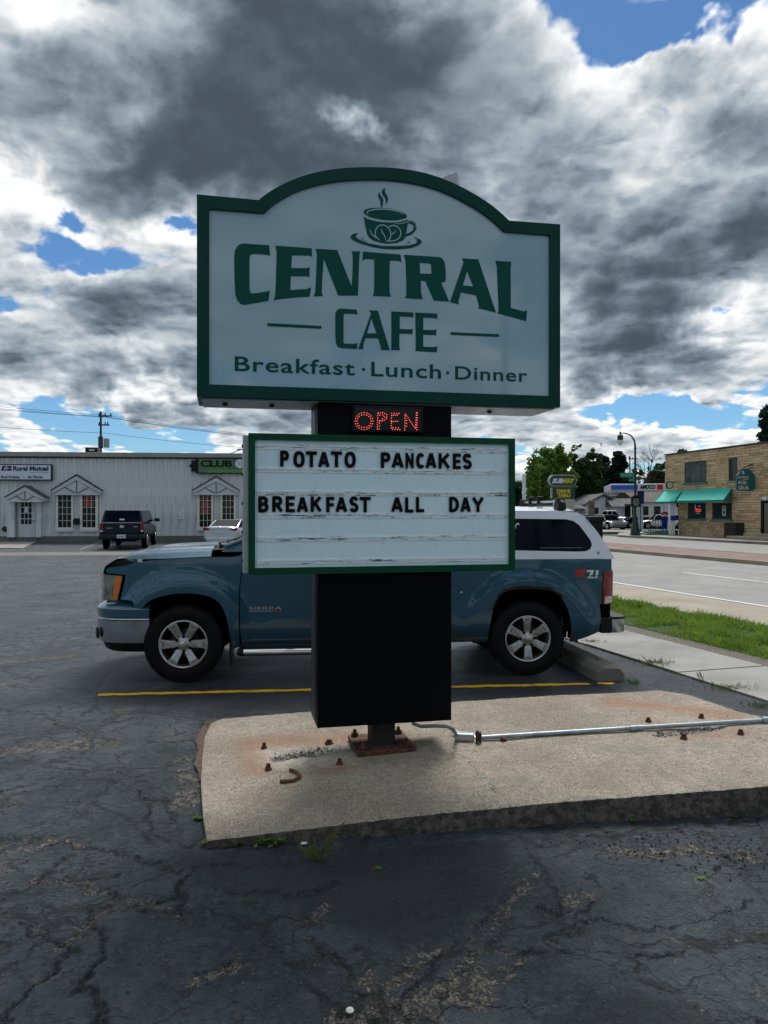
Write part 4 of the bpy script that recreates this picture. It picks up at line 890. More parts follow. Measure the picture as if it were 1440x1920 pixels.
o6 = lambda L: [(820 + x / 3.6, 940 + y / 3.6) for x, y in L]
arch_f = spline([(405, 1190), (418, 1050), (440, 920), (478, 815), (560, 740), (700, 697), (820, 685), (920, 688), (1050, 712), (1145, 780), (1195, 900), (1218, 1020), (1245, 1160)], 4)
fender = o8([(205, 500), (300, 462), (400, 432), (520, 414), (700, 399), (900, 390), (1110, 382), (1240, 381), (1296, 370), (1336, 352), (1338, 420), (1312, 520), (1298, 640), (1296, 900), (1300, 1140)] + arch_f[::-1][0:] + [(400, 905), (398, 830), (380, 752), (276, 745), (300, 660), (322, 560), (322, 538), (200, 527)])
# the piece of the outline between bumper and arch is kept right of the bumper
fender = o8([(140, 500), (165, 478)]) + fender[1:15] + o8(arch_f[::-1][:-2]) + o8([(432, 905), (420, 820), (392, 752), (276, 745), (300, 660), (322, 560), (322, 536), (150, 524)])
sidepanel('fender', fender, M['teal'])
hl = T([(186.5, 1077), (231.6, 1079.5), (230, 1088), (221, 1125.5), (184, 1126.5)], .15)
def corner(x, z): return Vector((x, side(x, z, False) + .001, z))
hx = [(x, z) for x, z in hl]
q = panel(hx, .03, lambda x, z: Vector((max(x, .06) + 0, side(x, z, True) + max(0, .18 - x) * 1.1, z)), (), .04); lampm = mat('headlamp_lens', (.16, .17, .13), .08, spec=.7, coat=1, var=.6, vs=14)
for s_ in (0, 1):
    v_ = q.v if not s_ else [(x, WW - y, z) for x, y, z in q.v]; mb = MB(); mb.v = list(v_); mb.f = q.f if not s_ else [f[::-1] for f in q.f]; hlo = mb.build('headlight', lampm, truck, smooth=True)
    am = T([(216, 1081), (229.5, 1081.5), (219.5, 1124), (211, 1124)], .13); qa = panel(am, .03, lambda x, z: Vector((x, side(x, z) + max(0, .18 - x) * 1.1 - .003, z)))
    if s_: qa.v = [(x, WW - y, z) for x, y, z in qa.v]; qa.f = [f[::-1] for f in qa.f]
    qa.build('turn_signal', M['amber'], hlo, smooth=True)
# doors and bed side
zr = .345; bed_top = T([(980, 1049)])[0][1]
XD0 = T([(449, 1120)])[0][0] + .008; XD1, XD2, XC = 3.02, 3.62, 3.66
belt0 = T([(470, 1028)])[0][1]
def belt(x): return belt0 - .01 + .0 * x
door = [(XD0 + .055, belt(0) - .02), (XD0 + .02, 1.14), (XD0, 1.0), (XD0, .55), (XD0 + .015, zr + .02), (2.85, zr + .02), (XD1 - .02, .55), (XD1 - .01, belt(0))]
door = [(x, z) for x, z in door]
do = sidepanel('door', None, M['teal'], dense=door)
sidepanel('rear_door', None, M['teal'], dense=[(XD1 - .002, belt(0)), (XD1 - .012, .55), (2.86, zr + .02), (XD2 - .02, zr + .02), (XD2, belt(0))])
arch_r = o6(spline([(345, 940), (352, 860), (375, 740), (405, 665), (440, 622), (500, 596), (620, 588), (740, 596), (810, 622), (850, 668), (885, 740), (905, 850), (905, 960)], 4))
bs = [(845, 1205)] ; ar = T(arch_r); XR = T([(1150, 1051)])[0][0]
bed = [(XC, bed_top - .003), (XC, zr + .02)] + [(ar[0][0] - .01, zr + .02)] + ar + T(o6([(905, 955), (1000, 925), (1100, 884), (1112, 800), (1100, 700), (1118, 690), (1117, 600), (1128, 480), (1187, 463)])) + [(XR, bed_top - .003)]
sidepanel('bed_side', None, M['teal'], dense=bed)
tl = T(o6([(1130, 478), (1195, 462), (1206, 480), (1201, 690), (1120, 700), (1119, 600)])); tlx = [(x + .0, z) for x, z in tl]
split = T(o6([(1120, 640)]))[0][1]
for s_ in (0, 1):
    q = panel(tlx, .035, lambda x, z: Vector((x, side(x, z) - .012 + max(0, x - XR + .06) * .5, z)), (), .06)
    qc = panel([p_ for p_ in T(o6([(1135, 643), (1196, 643), (1195, 684), (1132, 692)]))], .03, lambda x, z: Vector((x, side(x, z) - .017 + max(0, x - XR + .06) * .5, z)), (), .01)
    for q_ in (q, qc):
        if s_: q_.v = [(x, WW - y, z) for x, y, z in q_.v]; q_.f = [f[::-1] for f in q_.f]
    to = q.build('tail_light', M['redglass'], truck, smooth=True); qc.build('reverse_lens', mat('reverse_lens', (.55, .50, .50), .1, coat=1), to, smooth=True)
# rust along the rear arch
rm = mat('wheel_arch_rust', (.06, .025, .015), .9, var=.5, vs=30, bump=.004, bs=60, col2=(.015, .012, .012))
ra = ar[8:36]; rr_ = MB(); vs = []
for i, (x, z) in enumerate(ra):
    ax_, az_ = AX1, .42; dd = Vector((x - ax_, z - az_)).normalized(); w = .012 + .022 * random.random(); w2 = .006
    vs += [Vector((x + dd.x * w, side(x, z) - .003, z + dd.y * w)), Vector((x - dd.x * w2, side(x, z) - .002, z - dd.y * w2))]
rr_.add(vs, [(2 * i, 2 * i + 1, 2 * i + 3, 2 * i + 2) for i in range(len(ra) - 1)]); rr_.build('arch_rust', rm, truck)
# dark inner body so nothing shows through
inn = MB()
inn.box(.35, 5.62, .30, WW - .30, .42, 1.0); inn.box(1.55, 4.05, .10, WW - .10, .36, 1.10); inn.box(5.22, 5.6, .12, WW - .12, .60, 1.2); inn.box(.25, .45, .3, WW - .3, .55, 1.05)
inn.box(1.2, 3.7, .16, WW - .16, .9, 1.18); inn.build('chassis', M['matte_black'], truck)
for ax in (AX0, AX1):
    for s_ in (0, 1):
        wl_ = MB(); n = 20; R_ = .56
        vs = []
        for i in range(n + 1):
            w = math.pi * (i / n) * 1.1 - .05 * math.pi
            for yy in (.075, .42): vs.append(Vector((ax + R_ * math.cos(w) * 1.03, yy if not s_ else WW - yy, .42 + R_ * math.sin(w) * .95)))
        wl_.add(vs, [(2 * i, 2 * i + 1, 2 * i + 3, 2 * i + 2) for i in range(n)]); y_ = .42 if not s_ else WW - .42
        wl_.add([Vector((ax + R_ * 1.02 * math.cos(a_), y_, .42 + R_ * .95 * math.sin(a_))) for a_ in [math.pi * (i / n) * 1.1 - .05 * math.pi for i in range(n + 1)]], [tuple(range(n + 1))])
        wl_.build('wheel_well', M['matte_black'], truck)
MB().tube([(AX0, .2, WR), (AX0, WW - .2, WR)], .05, 10).build('axle', M['matte_black'], truck)
MB().tube([(AX1, .2, WR), (AX1, WW - .2, WR)], .06, 10).build('axle', M['matte_black'], truck)
MB().box(3.95, 4.3, .5, 1.3, .33, .5).build('fuel_tank', M['black'], truck, bevel=.05)
# hood: crowned, with a raised rib near each side
FT = sorted(T(o8([(205, 500), (300, 462), (400, 432), (520, 414), (700, 399), (900, 390), (1110, 382), (1240, 381)]), .05)); FTX = [a_[0] for a_ in FT]; FTZ = [a_[1] for a_ in FT]
def hood(x, y):
    k = np.interp(x, [0, .06, .16, .3, .6, 1.0, 1.5], [1.185, 1.22, 1.275, 1.315, 1.345, 1.362, 1.372]); v = abs(y - WW / 2) / (WW / 2)
    ze = np.interp(x, FTX, FTZ) + .014
    zc2 = k + .012 * (1 - v * v); rib = .022 * math.exp(-((v - .60) / .13) ** 2) * smst(.1, .6, x)
    f_ = smst(.80, 1.0, v); return (zc2 + rib) * (1 - f_) + (ze - .012) * f_
XH = 1.26
def hfn(u, v):
    x = XH * u ** 1.15; w = smst(0, .55, x) * .0 + 1; y0 = side(max(x, .0), 1.15, True) - .004; y = y0 + (WW - 2 * y0) * v
    nose = .035 * (abs(v - .5) * 2) ** 3 * (1 - u)
    return Vector((x * .92 + .125 + nose, y, hood(x, y)))
hd = MB().grid(hfn, 30, 44); hd.build('hood', M['teal'], truck, smooth=True, ang=80)
nosef = MB().grid(lambda u, v: Vector((hfn(0, v).x - .012 * math.sin(u * 3.1), hfn(0, v).y, hfn(0, v).z - u * .12)), 3, 40); nosef.build('hood_nose', M['teal'], truck, smooth=True)
MB().box(.10, .20, .38, WW - .38, .83, 1.15).build('grille', M['black'], truck, bevel=.02)
for k in range(4): MB().box(.075, .10, .40, WW - .40, .87 + k * .07, .90 + k * .07).build('grille_bar', M['chrome'], truck)
# cowl and wipers
cow = MB(); cow.grid(lambda u, v: Vector((XH + .02 + .16 * u, .10 + (WW - .2) * v, 1.365 + .012 * u + .02 * (1 - (2 * v - 1) ** 2))), 3, 20); cow.build('cowl', M['trim'], truck, smooth=True)
for yb in (.28, 1.02):
    p0 = Vector((1.36, yb, 1.385)); p1 = Vector((1.32, yb + .18, 1.425)); p2 = Vector((1.50, yb + .62, 1.46))
    MB().tube([p0, p0 + Vector((-.02, .02, .045)), p1, p2], [.016, .013, .009, .006], 6).box(-.02, .02, -.02, .02, -.02, .03, Matrix.Translation(p0)).build('wiper', M['trim'], truck)
    MB().tube([p1 + Vector((.08, -.12, .015)), p2 + Vector((.02, .10, .01))], .006, 4).build('wiper_blade', M['matte_black'], truck)
q_ = T([(404, 1030)], .2)[0]
# cab: pillars, glass, roof
zb_, zt_ = belt(0) - .01, 1.865
def cabpt(x, side_, z):
    f_ = (z - zb_) / (zt_ - zb_); y = .10 + .16 * max(0, f_) ** 1.15; return Vector((x, y if not side_ else WW - y, z))
AP = [(1.60, zb_ + .01), (1.83, 1.50), (2.18, 1.70), (2.42, 1.815)]; CP = [(3.66, zb_), (3.60, 1.815)]
for s_ in (0, 1):
    dl = [(1.62, zb_ + .012), (1.86, 1.52), (2.20, 1.70), (2.50, 1.79), (2.98, 1.80), (2.98, zb_ + .012)]
    dl2 = [(3.04, zb_ + .012), (3.04, 1.80), (3.50, 1.795), (3.56, 1.70), (3.58, zb_ + .012)]
    surf = lambda x, z, o_=0: (lambda v: Vector((v.x, v.y + (o_ if not s_ else -o_), v.z)))(cabpt(x, s_, z))
    outl = [(1.38, zb_ - .02), (1.43, zb_ + .05), (1.66, 1.50), (1.93, 1.63), (2.30, 1.765), (2.45, 1.835), (2.7, zt_ - .01), (3.55, zt_ - .012), (3.62, 1.80), (3.66, 1.6), (3.66, zb_ - .02)]
    pn = panel(outl, .08, lambda x, z: surf(x, z), [dl, dl2], .03, Vector((0, 1 if not s_ else -1, 0)))
    if s_: pn.f = [f[::-1] for f in pn.f]
    pn.build('cab_frame', M['teal'], truck, smooth=True)
    for d_ in (dl, dl2):
        g_ = panel([(x, z) for x, z in d_], .12, lambda x, z: surf(x, z, .012));
        if s_: g_.f = [f[::-1] for f in g_.f]
        g_.build('side_window', M['glass'], truck, smooth=True)
    # mirror
    my = -.14 if not s_ else WW + .14
    mo = MB().box(2.02, 2.12, my - .11, my + .11, 1.36, 1.60).build('mirror', M['teal'], truck, bevel=.03); MB().box(2.03, 2.09, min(my, my + (.25 if not s_ else -.25)), max(my, my + (.25 if not s_ else -.25)), 1.40, 1.44).build('mirror_arm', M['black'], mo)
def wsf(u, v):
    x, z = 1.40 + (2.44 - 1.40) * u ** .95, zb_ + .03 + (1.835 - zb_ - .03) * u; c_ = cabpt(x, 0, z).y + .03; bow = .12 * (1 - (2 * v - 1) ** 2) * (1 - .5 * u)
    return Vector((x - bow + .03, c_ + (WW - 2 * c_) * v, z))
MB().grid(wsf, 10, 24).build('windshield', mat('windshield_glass', (.12, .20, .22), .03, spec=1, coat=1), truck, smooth=True)
for v0 in (0, 1):
    MB().tube([wsf(i / 10, v0) + Vector((.0, -.015 if v0 == 0 else .015, .004)) for i in range(11)], .028, 8).build('windshield_pillar', M['teal'], truck, smooth=True)
def roof(u, v):
    x = 2.42 + 1.20 * u; c_ = .265; e = abs(2 * v - 1); return Vector((x, c_ + (WW - 2 * c_) * v, 1.835 + .05 * (1 - e ** 4) * (1 - abs(2 * u - 1) ** 5) + .012))
MB().grid(roof, 14, 20).build('roof', M['teal'], truck, smooth=True, ang=70)
MB().box(3.58, 3.66, .14, WW - .14, 1.15, 1.80).build('cab_back', M['teal'], truck)
# canopy on the bed: closed shell with a raked back
top = T(o6([(850, 65), (950, 75), (1000, 100), (1030, 140), (1060, 180), (1095, 232), (1130, 290), (1160, 345), (1180, 385)]), .12)
tx = [(x, min(z, 1.79)) for x, z in top]
out_t = [(3.70, bed_top), (3.70, 1.70), (3.74, 1.765)] + [tx[0]] + tx[1:] + [(XR + .005, bed_top)]
def tside(x, z):
    f_ = (z - bed_top) / .52; return .055 + .10 * f_ + .12 * max(0, f_ - .85) * 4 * max(0, f_ - .85) 
win = T(o6([(-300, 330), (-340, 290), (-340, 150), (-300, 118), (530, 117), (880, 121), (930, 134), (965, 160), (1000, 210), (1035, 262), (1043, 292), (1030, 322), (1000, 336), (950, 339), (530, 331)]), .09)
for s_ in (0, 1):
    mir = lambda v: v if not s_ else Vector((v.x, WW - v.y, v.z))
    q = panel(out_t, .06, lambda x, z: mir(Vector((x, tside(x, z), z))), [win], .02, Vector((0, 1 if not s_ else -1, 0)))
    if s_: q.f = [f[::-1] for f in q.f]
    co = q.build('canopy_side', M['topper'], truck, smooth=True)
    wi = [(x * .985 + .062, bed_top + (z - bed_top) * .955 + .011) for x, z in win]
    fr2 = panel(win, .08, lambda x, z: mir(Vector((x, tside(x, z) + .004, z))), [wi], .01, Vector((0, 1 if not s_ else -1, 0))); 
    if s_: fr2.f = [f[::-1] for f in fr2.f]
    wo_ = fr2.build('canopy_window', M['trim'], truck)
    gl = panel(wi, .1, lambda x, z: mir(Vector((x, tside(x, z) + .010, z))))
    if s_: gl.f = [f[::-1] for f in gl.f]
    gl.build('glass', M['fblack'], wo_, smooth=True)
    zz = T([(985, 1030)], .1)[0][1] 
rail = T([(1015, 1027)], .1)[0]; MB().box(rail[0] - .02, rail[0] + .46, tside(0, rail[1]) + .003, tside(0, rail[1]) + .009, rail[1] - .005, rail[1] + .004).build('window_track', mat('track_grey', (.12, .13, .15), .4), truck)
prof = [(3.70, 1.70), (3.74, 1.765)] + tx + [(XR + .003, bed_top + .002)]
prof = spline(prof, 3)
def tshell(u, v):
    k = u * (len(prof) - 1); i = min(int(k), len(prof) - 2); f_ = k - i; x, z = Vector(prof[i]).lerp(Vector(prof[i + 1]), f_)
    c_ = tside(x, z) ; e = abs(2 * v - 1); return Vector((x, c_ + (WW - 2 * c_) * v, z + .055 * (1 - e ** 2.4) * smst(.0, .12, u) * smst(1.0, .45, u)))
MB().grid(tshell, 60, 24).build('canopy_roof', M['topper'], truck, smooth=True, ang=70)
MB().box(3.71, 3.74, .1, WW - .1, bed_top, 1.72).build('canopy_front', M['topper'], truck)
hb = T([(1121, 1036)], .08)[0]
MB().lathe([(.016, 0), (.018, .004), (.010, .006)], 6, Matrix.Translation((hb[0], tside(*hb) - .001, hb[1])) @ Matrix.Rotation(R(90), 4, 'X')).build('canopy_badge', M['silver'], truck)
ct_ = T([(971, 989)], .09)[0]; text('C', M['white'], truck, ct_[0] - .02, ct_[0] + .028, ct_[1] - .05, ct_[1] + .05, tside(*ct_) + .008, name='window_letter', bold=.02)
MB().grid(lambda u, v: Vector((XR - .35 * 0 - .30 * u * .9, .12 + (WW - .24) * v, bed_top + .06 + .40 * u)) + Vector((.004, 0, 0)), 1, 2).build('rear_canopy_glass', M['fblack'], truck)
# tailgate, rear bumper
MB().box(XR - .09, XR - .01, .14, WW - .14, .60, bed_top - .01).build('tailgate', M['teal'], truck, bevel=.02)
rb = T(o6([(1110, 792), (1195, 760), (1248, 770), (1247, 800), (1232, 868), (1222, 884), (1200, 892), (1112, 898)]), .06)
bmp = MB(); rbx = XR + .13
prb = [(XR - .10, .0), (XR - .02, .0), (rbx - .08, .005), (rbx - .02, .03), (rbx, .10), (rbx + .02, WW / 2), (rbx, WW - .10), (rbx - .02, WW - .03), (rbx - .08, WW - .005), (XR - .02, WW), (XR - .10, WW)]
z0_, z1_ = rb[6][1] + .0, rb[0][1] + .03
def sweep(mb, path, prof_):
    n = len(path); k = len(prof_); vs = []
    for i in range(n):
        a_ = Vector(path[max(i - 1, 0)]); b_ = Vector(path[min(i + 1, n - 1)]); t_ = (b_ - a_).normalized(); nn = Vector((t_.y, -t_.x))
        for (o_, z) in prof_: p_ = Vector(path[i]) + nn * o_; vs.append((p_.x, p_.y, z))
    return mb.add(vs, [(i * k + j, i * k + (j + 1) % k, (i + 1) * k + (j + 1) % k, (i + 1) * k + j) for i in range(n - 1) for j in range(k)] + [tuple(range(k - 1, -1, -1)), tuple((n - 1) * k + j for j in range(k))])
pl3 = spline([(XR - .01, .05), (XR + .08, .055), (XR + .135, .09), (XR + .16, .2), (XR + .175, WW / 2), (XR + .16, WW - .2), (XR + .135, WW - .09), (XR + .08, WW - .055), (XR - .01, WW - .05)], 4)
MB().slab(pl3, z0_ + .01, z1_ - .035).build('rear_bumper', mat('rear_bumper_chrome', (.40, .43, .46), .2, metal=.95, dirt=.25), truck, smooth=True, bevel=.018, seg=3)
MB().slab([(x + (.012 if x > XR else 0), y - .012 if y < 1 else y + .012) for x, y in pl3], z1_ - .034, z1_ - .008).build('bumper_step', M['trim'], truck, bevel=.008)
MB().slab([(XR - .13, .052), (XR - .005, .045), (XR - .005, .4), (XR - .13, .4)], z0_ + .005, z1_ - .02).build('bumper_end_cap', M['trim'], truck, bevel=.015)
# front bumper: painted shelf over a chrome band over a dark air dam
fb = [(.66, .045), (.45, .055), (.28, .10), (.15, .20), (.05, .42), (-.01, .72), (-.03, WW / 2), (-.01, WW - .72), (.05, WW - .42), (.15, WW - .20), (.28, WW - .10), (.45, WW - .055), (.66, WW - .045)]
fb = spline(fb, 4)[::-1]; fbz = lambda py: T([(240, py)], .05)[0][1]
zs1, zs2, zs3, zs4, zs5 = fbz(1127), fbz(1142), fbz(1159), fbz(1206), fbz(1224)
sweep(MB(), fb, [(-.12, zs1 - .004), (.0, zs2 + .015), (.022, zs2 - .005), (.022, zs3 + .01), (.012, zs3), (-.10, zs3)]).build('front_bumper_cover', M['teal'], truck, smooth=True, ang=30)
sweep(MB(), fb, [(.006, zs3 + .003), (.028, zs3 - .004), (.032, zs3 - .016), (.018, zs3 - .03), (.016, zs4 + .06), (.004, zs4), (-.05, zs4), (-.05, zs3)]).build('chrome_bumper', mat('bumper_chrome_dull', (.42, .45, .48), .22, metal=.9, dirt=.35, ds=4), truck, smooth=True, ang=30)
fb2 = [(x + .03, y * .985 + .015) for x, y in fb]
sweep(MB(), fb2, [(-.02, zs4 + .01), (.004, zs4 - .005), (-.03, zs5 + .01), (-.06, zs5 - .005), (-.10, zs5)]).build('air_dam', M['trim'], truck, smooth=True)
fg = T(o8([(120, 1060)]), .2)[0]
MB().lathe([(.06, 0), (.055, .02)], 14, Matrix.Translation((.10, .22, .50)) @ Matrix.Rotation(R(-90), 4, 'Y') @ Matrix.Rotation(R(25), 4, 'X')).build('fog_light', M['black'], truck)
# step tube, mud flaps, fuel door, antenna
sx0 = T([(448, 1223)], -.02)[0]; 
MB().tube([(sx0[0], .005, sx0[1]), (sx0[0] + .06, -.03, sx0[1])], .042, 12).build('step_end', M['trim'], truck, smooth=True)
MB().tube([(sx0[0] + .05, -.03, sx0[1]), (3.55, -.03, sx0[1])], .038, 14).build('side_step', M['chrome'], truck, smooth=True)
MB().box(sx0[0] + .0, 3.5, .0, .08, sx0[1] + .03, sx0[1] + .05).build('step_bracket', M['trim'], truck)
for ax, p0, p1, zb1 in ((AX0, 428, 441, 1248), (AX1, 1050, 1068, 1236)):
    a_, b_ = T([(p0, 1180)], .06)[0], T([(p1, zb1)], .06)[0]
    for s_ in (0, 1):
        y_ = (.06, .30) if not s_ else (WW - .30, WW - .06); MB().box(a_[0] + .01, a_[0] + .035, *y_, b_[1], .62, ).build('mud_flap', M['trim'], truck, bevel=.006)
fd = T([(852, 1111)], .04)[0]; fo = MB()
ring = ellipse(fd[0], fd[1], .082, .086, 0, 28); fo.v = [tuple(sf(x, z) - Vector((0, .002, 0))) for x, z in ring] + [tuple(sf(fd[0] + (x - fd[0]) * .96, fd[1] + (z - fd[1]) * .96) - Vector((0, .002, 0))) for x, z in ring]
fo.f = [(i, (i + 1) % 28, 28 + (i + 1) % 28, 28 + i) for i in range(28)]; fo.build('fuel_door', M['matte_black'], truck)
kx_, kz_ = T([(865, 1111)], .04)[0]; MB().lathe([(.012, 0), (.013, .006), (.008, .01)], 8, Matrix.Translation((kx_, side(kx_, kz_), kz_)) @ Matrix.Rotation(R(90), 4, 'X')).build('fuel_door_lock', M['silver'], truck)
an = T([(464, 1040)], .2)[0]
# badges
b0, b1 = T([(467, 1146.5)])[0], T([(529, 1137)])[0]; yb_ = side(b0[0], b0[1]) - .006
text('SIERRA', mat('badge_chrome', (.55, .56, .58), .2, metal=1), truck, b0[0], b1[0] , b0[1] + .012, b1[1], yb_, name='model_badge', bold=.012, depth=.003)
MB().box(b0[0], b1[0] - .09, yb_ - .002, yb_ + .003, b0[1] - .006, b0[1] + .002).build('badge_bar', M['chrome'], truck); MB().box(b1[0] - .085, b1[0], yb_ - .002, yb_ + .003, b0[1] - .006, b0[1] + .002).build('badge_bar', M['red'], truck)
zz1 = MB(); yd = side(5.2, 1.15) - .003
zp = lambda L: [(T(o6([a_]))[0]) for a_ in L]
flat(zz1, zp([(930, 462), (1018, 458), (1012, 470), (985, 490), (975, 500), (1005, 502), (1000, 510), (950, 510), (932, 500), (938, 488), (965, 474), (940, 474)]), yd); zz1.build('decal_red', M['red'], truck)
zz2 = MB(); flat(zz2, zp([(1014, 466), (1062, 464), (1050, 498), (1028, 502), (1038, 478), (1012, 478)]), yd); flat(zz2, zp([(1072, 468), (1093, 466), (1088, 500), (1070, 500), (1076, 476), (1068, 476)]), yd)
zz2.build('decal_white', M['white'], truck)
u0, u1 = T(o6([(1012, 522), (1088, 504)])); text('4x4', M['white'], truck, u0[0], u1[0], u0[1], u1[1], yd, name='decal_lettering', bold=.03, slant=.3)
# wheels
def wheel(ax, s_, rot):
    w = thing('wheel_tmp'); bpy.data.objects.remove(w)
    Mx_ = Matrix.Translation((ax, .012 if not s_ else WW - .012, WR)) @ Matrix.Rotation(R(90 if not s_ else -90), 4, 'X') @ Matrix.Rotation(R(rot), 4, 'Z')
    # axle frame: +z points outward
    pr = [(.255, -.235), (.30, -.245), (.36, -.24), (.392, -.222), (WR - .003, -.19), (WR, -.12), (WR - .003, -.05), (.392, -.018), (.36, .0), (.31, .004), (.268, -.004), (.252, -.02), (.252, -.16)]
    ty = MB().lathe(pr, 64, Mx_)
    o = ty.build('tyre', M['tyre'], None, smooth=True, ang=40)
    tr = MB()
    for i in range(64):
        for (zz0, zz1_, sh) in ((-.23, -.15, 0), (-.145, -.085, .5), (-.08, -.012, 0)):
            a0_ = 2 * math.pi * (i + sh) / 64; tr.box(WR - .01, WR + .004, -.013, .013, zz0, zz1_, Mx_ @ Matrix.Rotation(a0_, 4, 'Z'))
        a0_ = 2 * math.pi * (i + .3) / 64; tr.box(.372, .396, -.008, .008, -.016, -.008, Mx_ @ Matrix.Rotation(a0_, 4, 'Z'))
    o['label'] = None; del o['label']
    o.parent = truck; tr_o = tr.build('tread', M['tyre'], o); tag(tr_o, kind='stuff')
    rim = MB(); rim.lathe([(.252, -.20), (.254, -.02), (.250, -.006), (.240, -.004), (.232, -.012), (.226, -.04), (.222, -.20)], 56, Mx_)
    ro = rim.build('rim', M['alloy'], o, smooth=True, ang=30)
    MB().lathe([(.225, -.15), (.225, -.145)], 40, Mx_).build('brake_shadow', M['matte_black'], o)
    MB().lathe([(.15, -.12), (.15, -.11)], 32, Mx_).build('brake_disc', mat('brake_iron', (.05, .045, .04), .6, metal=.5), o)
    for k in range(6):
        Ms = Mx_ @ Matrix.Rotation(R(60 * k), 4, 'Z')
        sp_ = MB()
        a_ = [(.045, -.030), (.10, -.036), (.19, -.042), (.233, -.052), (.233, .052), (.19, .042), (.10, .036), (.045, .030)]
        n_ = len(a_); zt = lambda r: -.030 + .022 * smst(.05, .23, r)
        sp_.add([Ms @ Vector((x, y, zt(x))) for x, y in a_] + [Ms @ Vector((x, y * 1.05, zt(x) - .05)) for x, y in a_], [tuple(range(n_))[::1]] + [(i, i + n_, (i + 1) % n_ + n_, (i + 1) % n_) for i in range(n_)])
        sp_.build('spoke', M['alloy'], o, bevel=.003)
        b_ = [(.105, -.022), (.215, -.031), (.215, .031), (.105, .022)]
        MB().add([Ms @ Vector((x, y, zt(x) + .0022)) for x, y in b_], [(0, 1, 2, 3)]).build('spoke_inset', M['alloy_dark'], o)
        MB().lathe([(.017, -.03), (.017, -.0235), (.010, -.022)], 10, Mx_ @ Matrix.Translation((.075 * math.cos(R(60 * k + 30)), .075 * math.sin(R(60 * k + 30)), 0))).build('lug_nut', M['black'], o)
    MB().lathe([(.085, -.06), (.082, -.028), (.05, -.024), (.042, -.016), (.038, .002), (.026, .008), (.004, .009)], 24, Mx_).build('hub_cap', M['alloy'], o, smooth=True, ang=30)
    return o
for ax, rot in ((AX0, 0), (AX1, 32)):
    for s_ in (0, 1): wheel(ax, s_, rot)
# roof bars on the canopy
rx = T([(1053, 941)], .2)[0]; zbar = 1.79 + .09
rack = thing('roof_rack', None, None); rack.parent = truck
bpy.data.objects.remove(rack)
for xx in (rx[0], rx[0] - 1.2):
    bar = MB().tube([(xx, .14, zbar), (xx, WW - .14, zbar + .0)], .014, 10).build('rack_bar', M['silver'], truck, smooth=True)
    for yy in (.26, WW - .26):
        MB().prism([(-.10, -.06), (.10, -.06), (.07, .0), (.02, .075), (-.03, .075), (-.08, .0)], -.045, .045, Matrix.Translation((xx, yy, zbar - .035)) @ Matrix.Rotation(R(90), 4, 'Z')).build('rack_foot', M['black'], bar, bevel=.01)
    for yy in (1.0, 1.36):
        MB().box(xx - .035, xx + .035, yy - .025, yy + .025, zbar - .03, zbar + .07).build('rack_clamp', M['black'], bar, bevel=.01)

# ------------------------------------------------------------------ long metal building on the left
BF = Fr((-21.6, 42.0, 0), R(5.5))
shop = thing('metal_building', 'long low grey ribbed metal building across the parking lot', 'building', BF.loc, BF.rz)
B = lambda x, y, yy=0.0: BF.hit(x, y, yy)
M['siding'] = mat('grey_metal_siding', (.60, .625, .64), .42, var=.10, vs=1.2, dirt=.55, dcol=(.22, .225, .23), ds=1.5, streak=True, metal=.15)
M['fascia'] = mat('roof_fascia', (.26, .27, .26), .5, var=.1)
M['ltrim'] = mat('grey_wood_trim', (.50, .53, .55), .6, var=.08)
M['putty'] = mat('putty_window_frame', (.66, .66, .58), .5, var=.05)
ZT = B(0, 847)[1]; ZS = .30; U0, U1 = -7.5, 24.3
MB().box(U0, U1, .06, 14, .0, ZT - .1).build('wall_core', M['fascia'], shop)
pw_ = .46; n_ = int((U1 - U0) / pw_)
pm_ = MB(); prf = [(0, .05), (.04, .0), (.13, .0), (.17, .05), (.22, .05), (.235, .035), (.25, .05), (.33, .05), (.345, .035), (.36, .05), (pw_, .05)]
vs = [Vector((x, y, z)) for z in (ZS, ZT - .22) for x, y in prf]; k = len(prf); pm_.add(vs, [(i, i + 1, k + i + 1, k + i) for i in range(k - 1)])
pme = pm_.mesh('siding_panel'); pme.materials.append(M['siding'])
for i in range(n_): link('siding_panel', pme, shop, (U0 + i * pw_, 0, 0))
MB().box(U0, U1, -.02, .055, -.1, ZS + .02).build('foundation', mat('foundation_grey', (.12, .125, .12), .8, var=.15), shop)
MB().prism([(U0 - .1, ZT - .26), (U1 + .1, ZT - .26), (U1 + .1, ZT), (U0 - .1, ZT)], -.16, .2).build('roof_fascia', M['fascia'], shop, bevel=.02)
MB().add([(U0, -.1, ZT - .02), (U1, -.1, ZT - .02), (U1, 14, ZT + .35), (U0, 14, ZT + .35)], [(0, 1, 2, 3)]).build('roof', M['fascia'], shop)
MB().box(U0, U1, -.05, .02, ZT - .34, ZT - .26).build('gutter_shadow_trim', mat('dark_soffit', (.04, .042, .04), .6), shop)
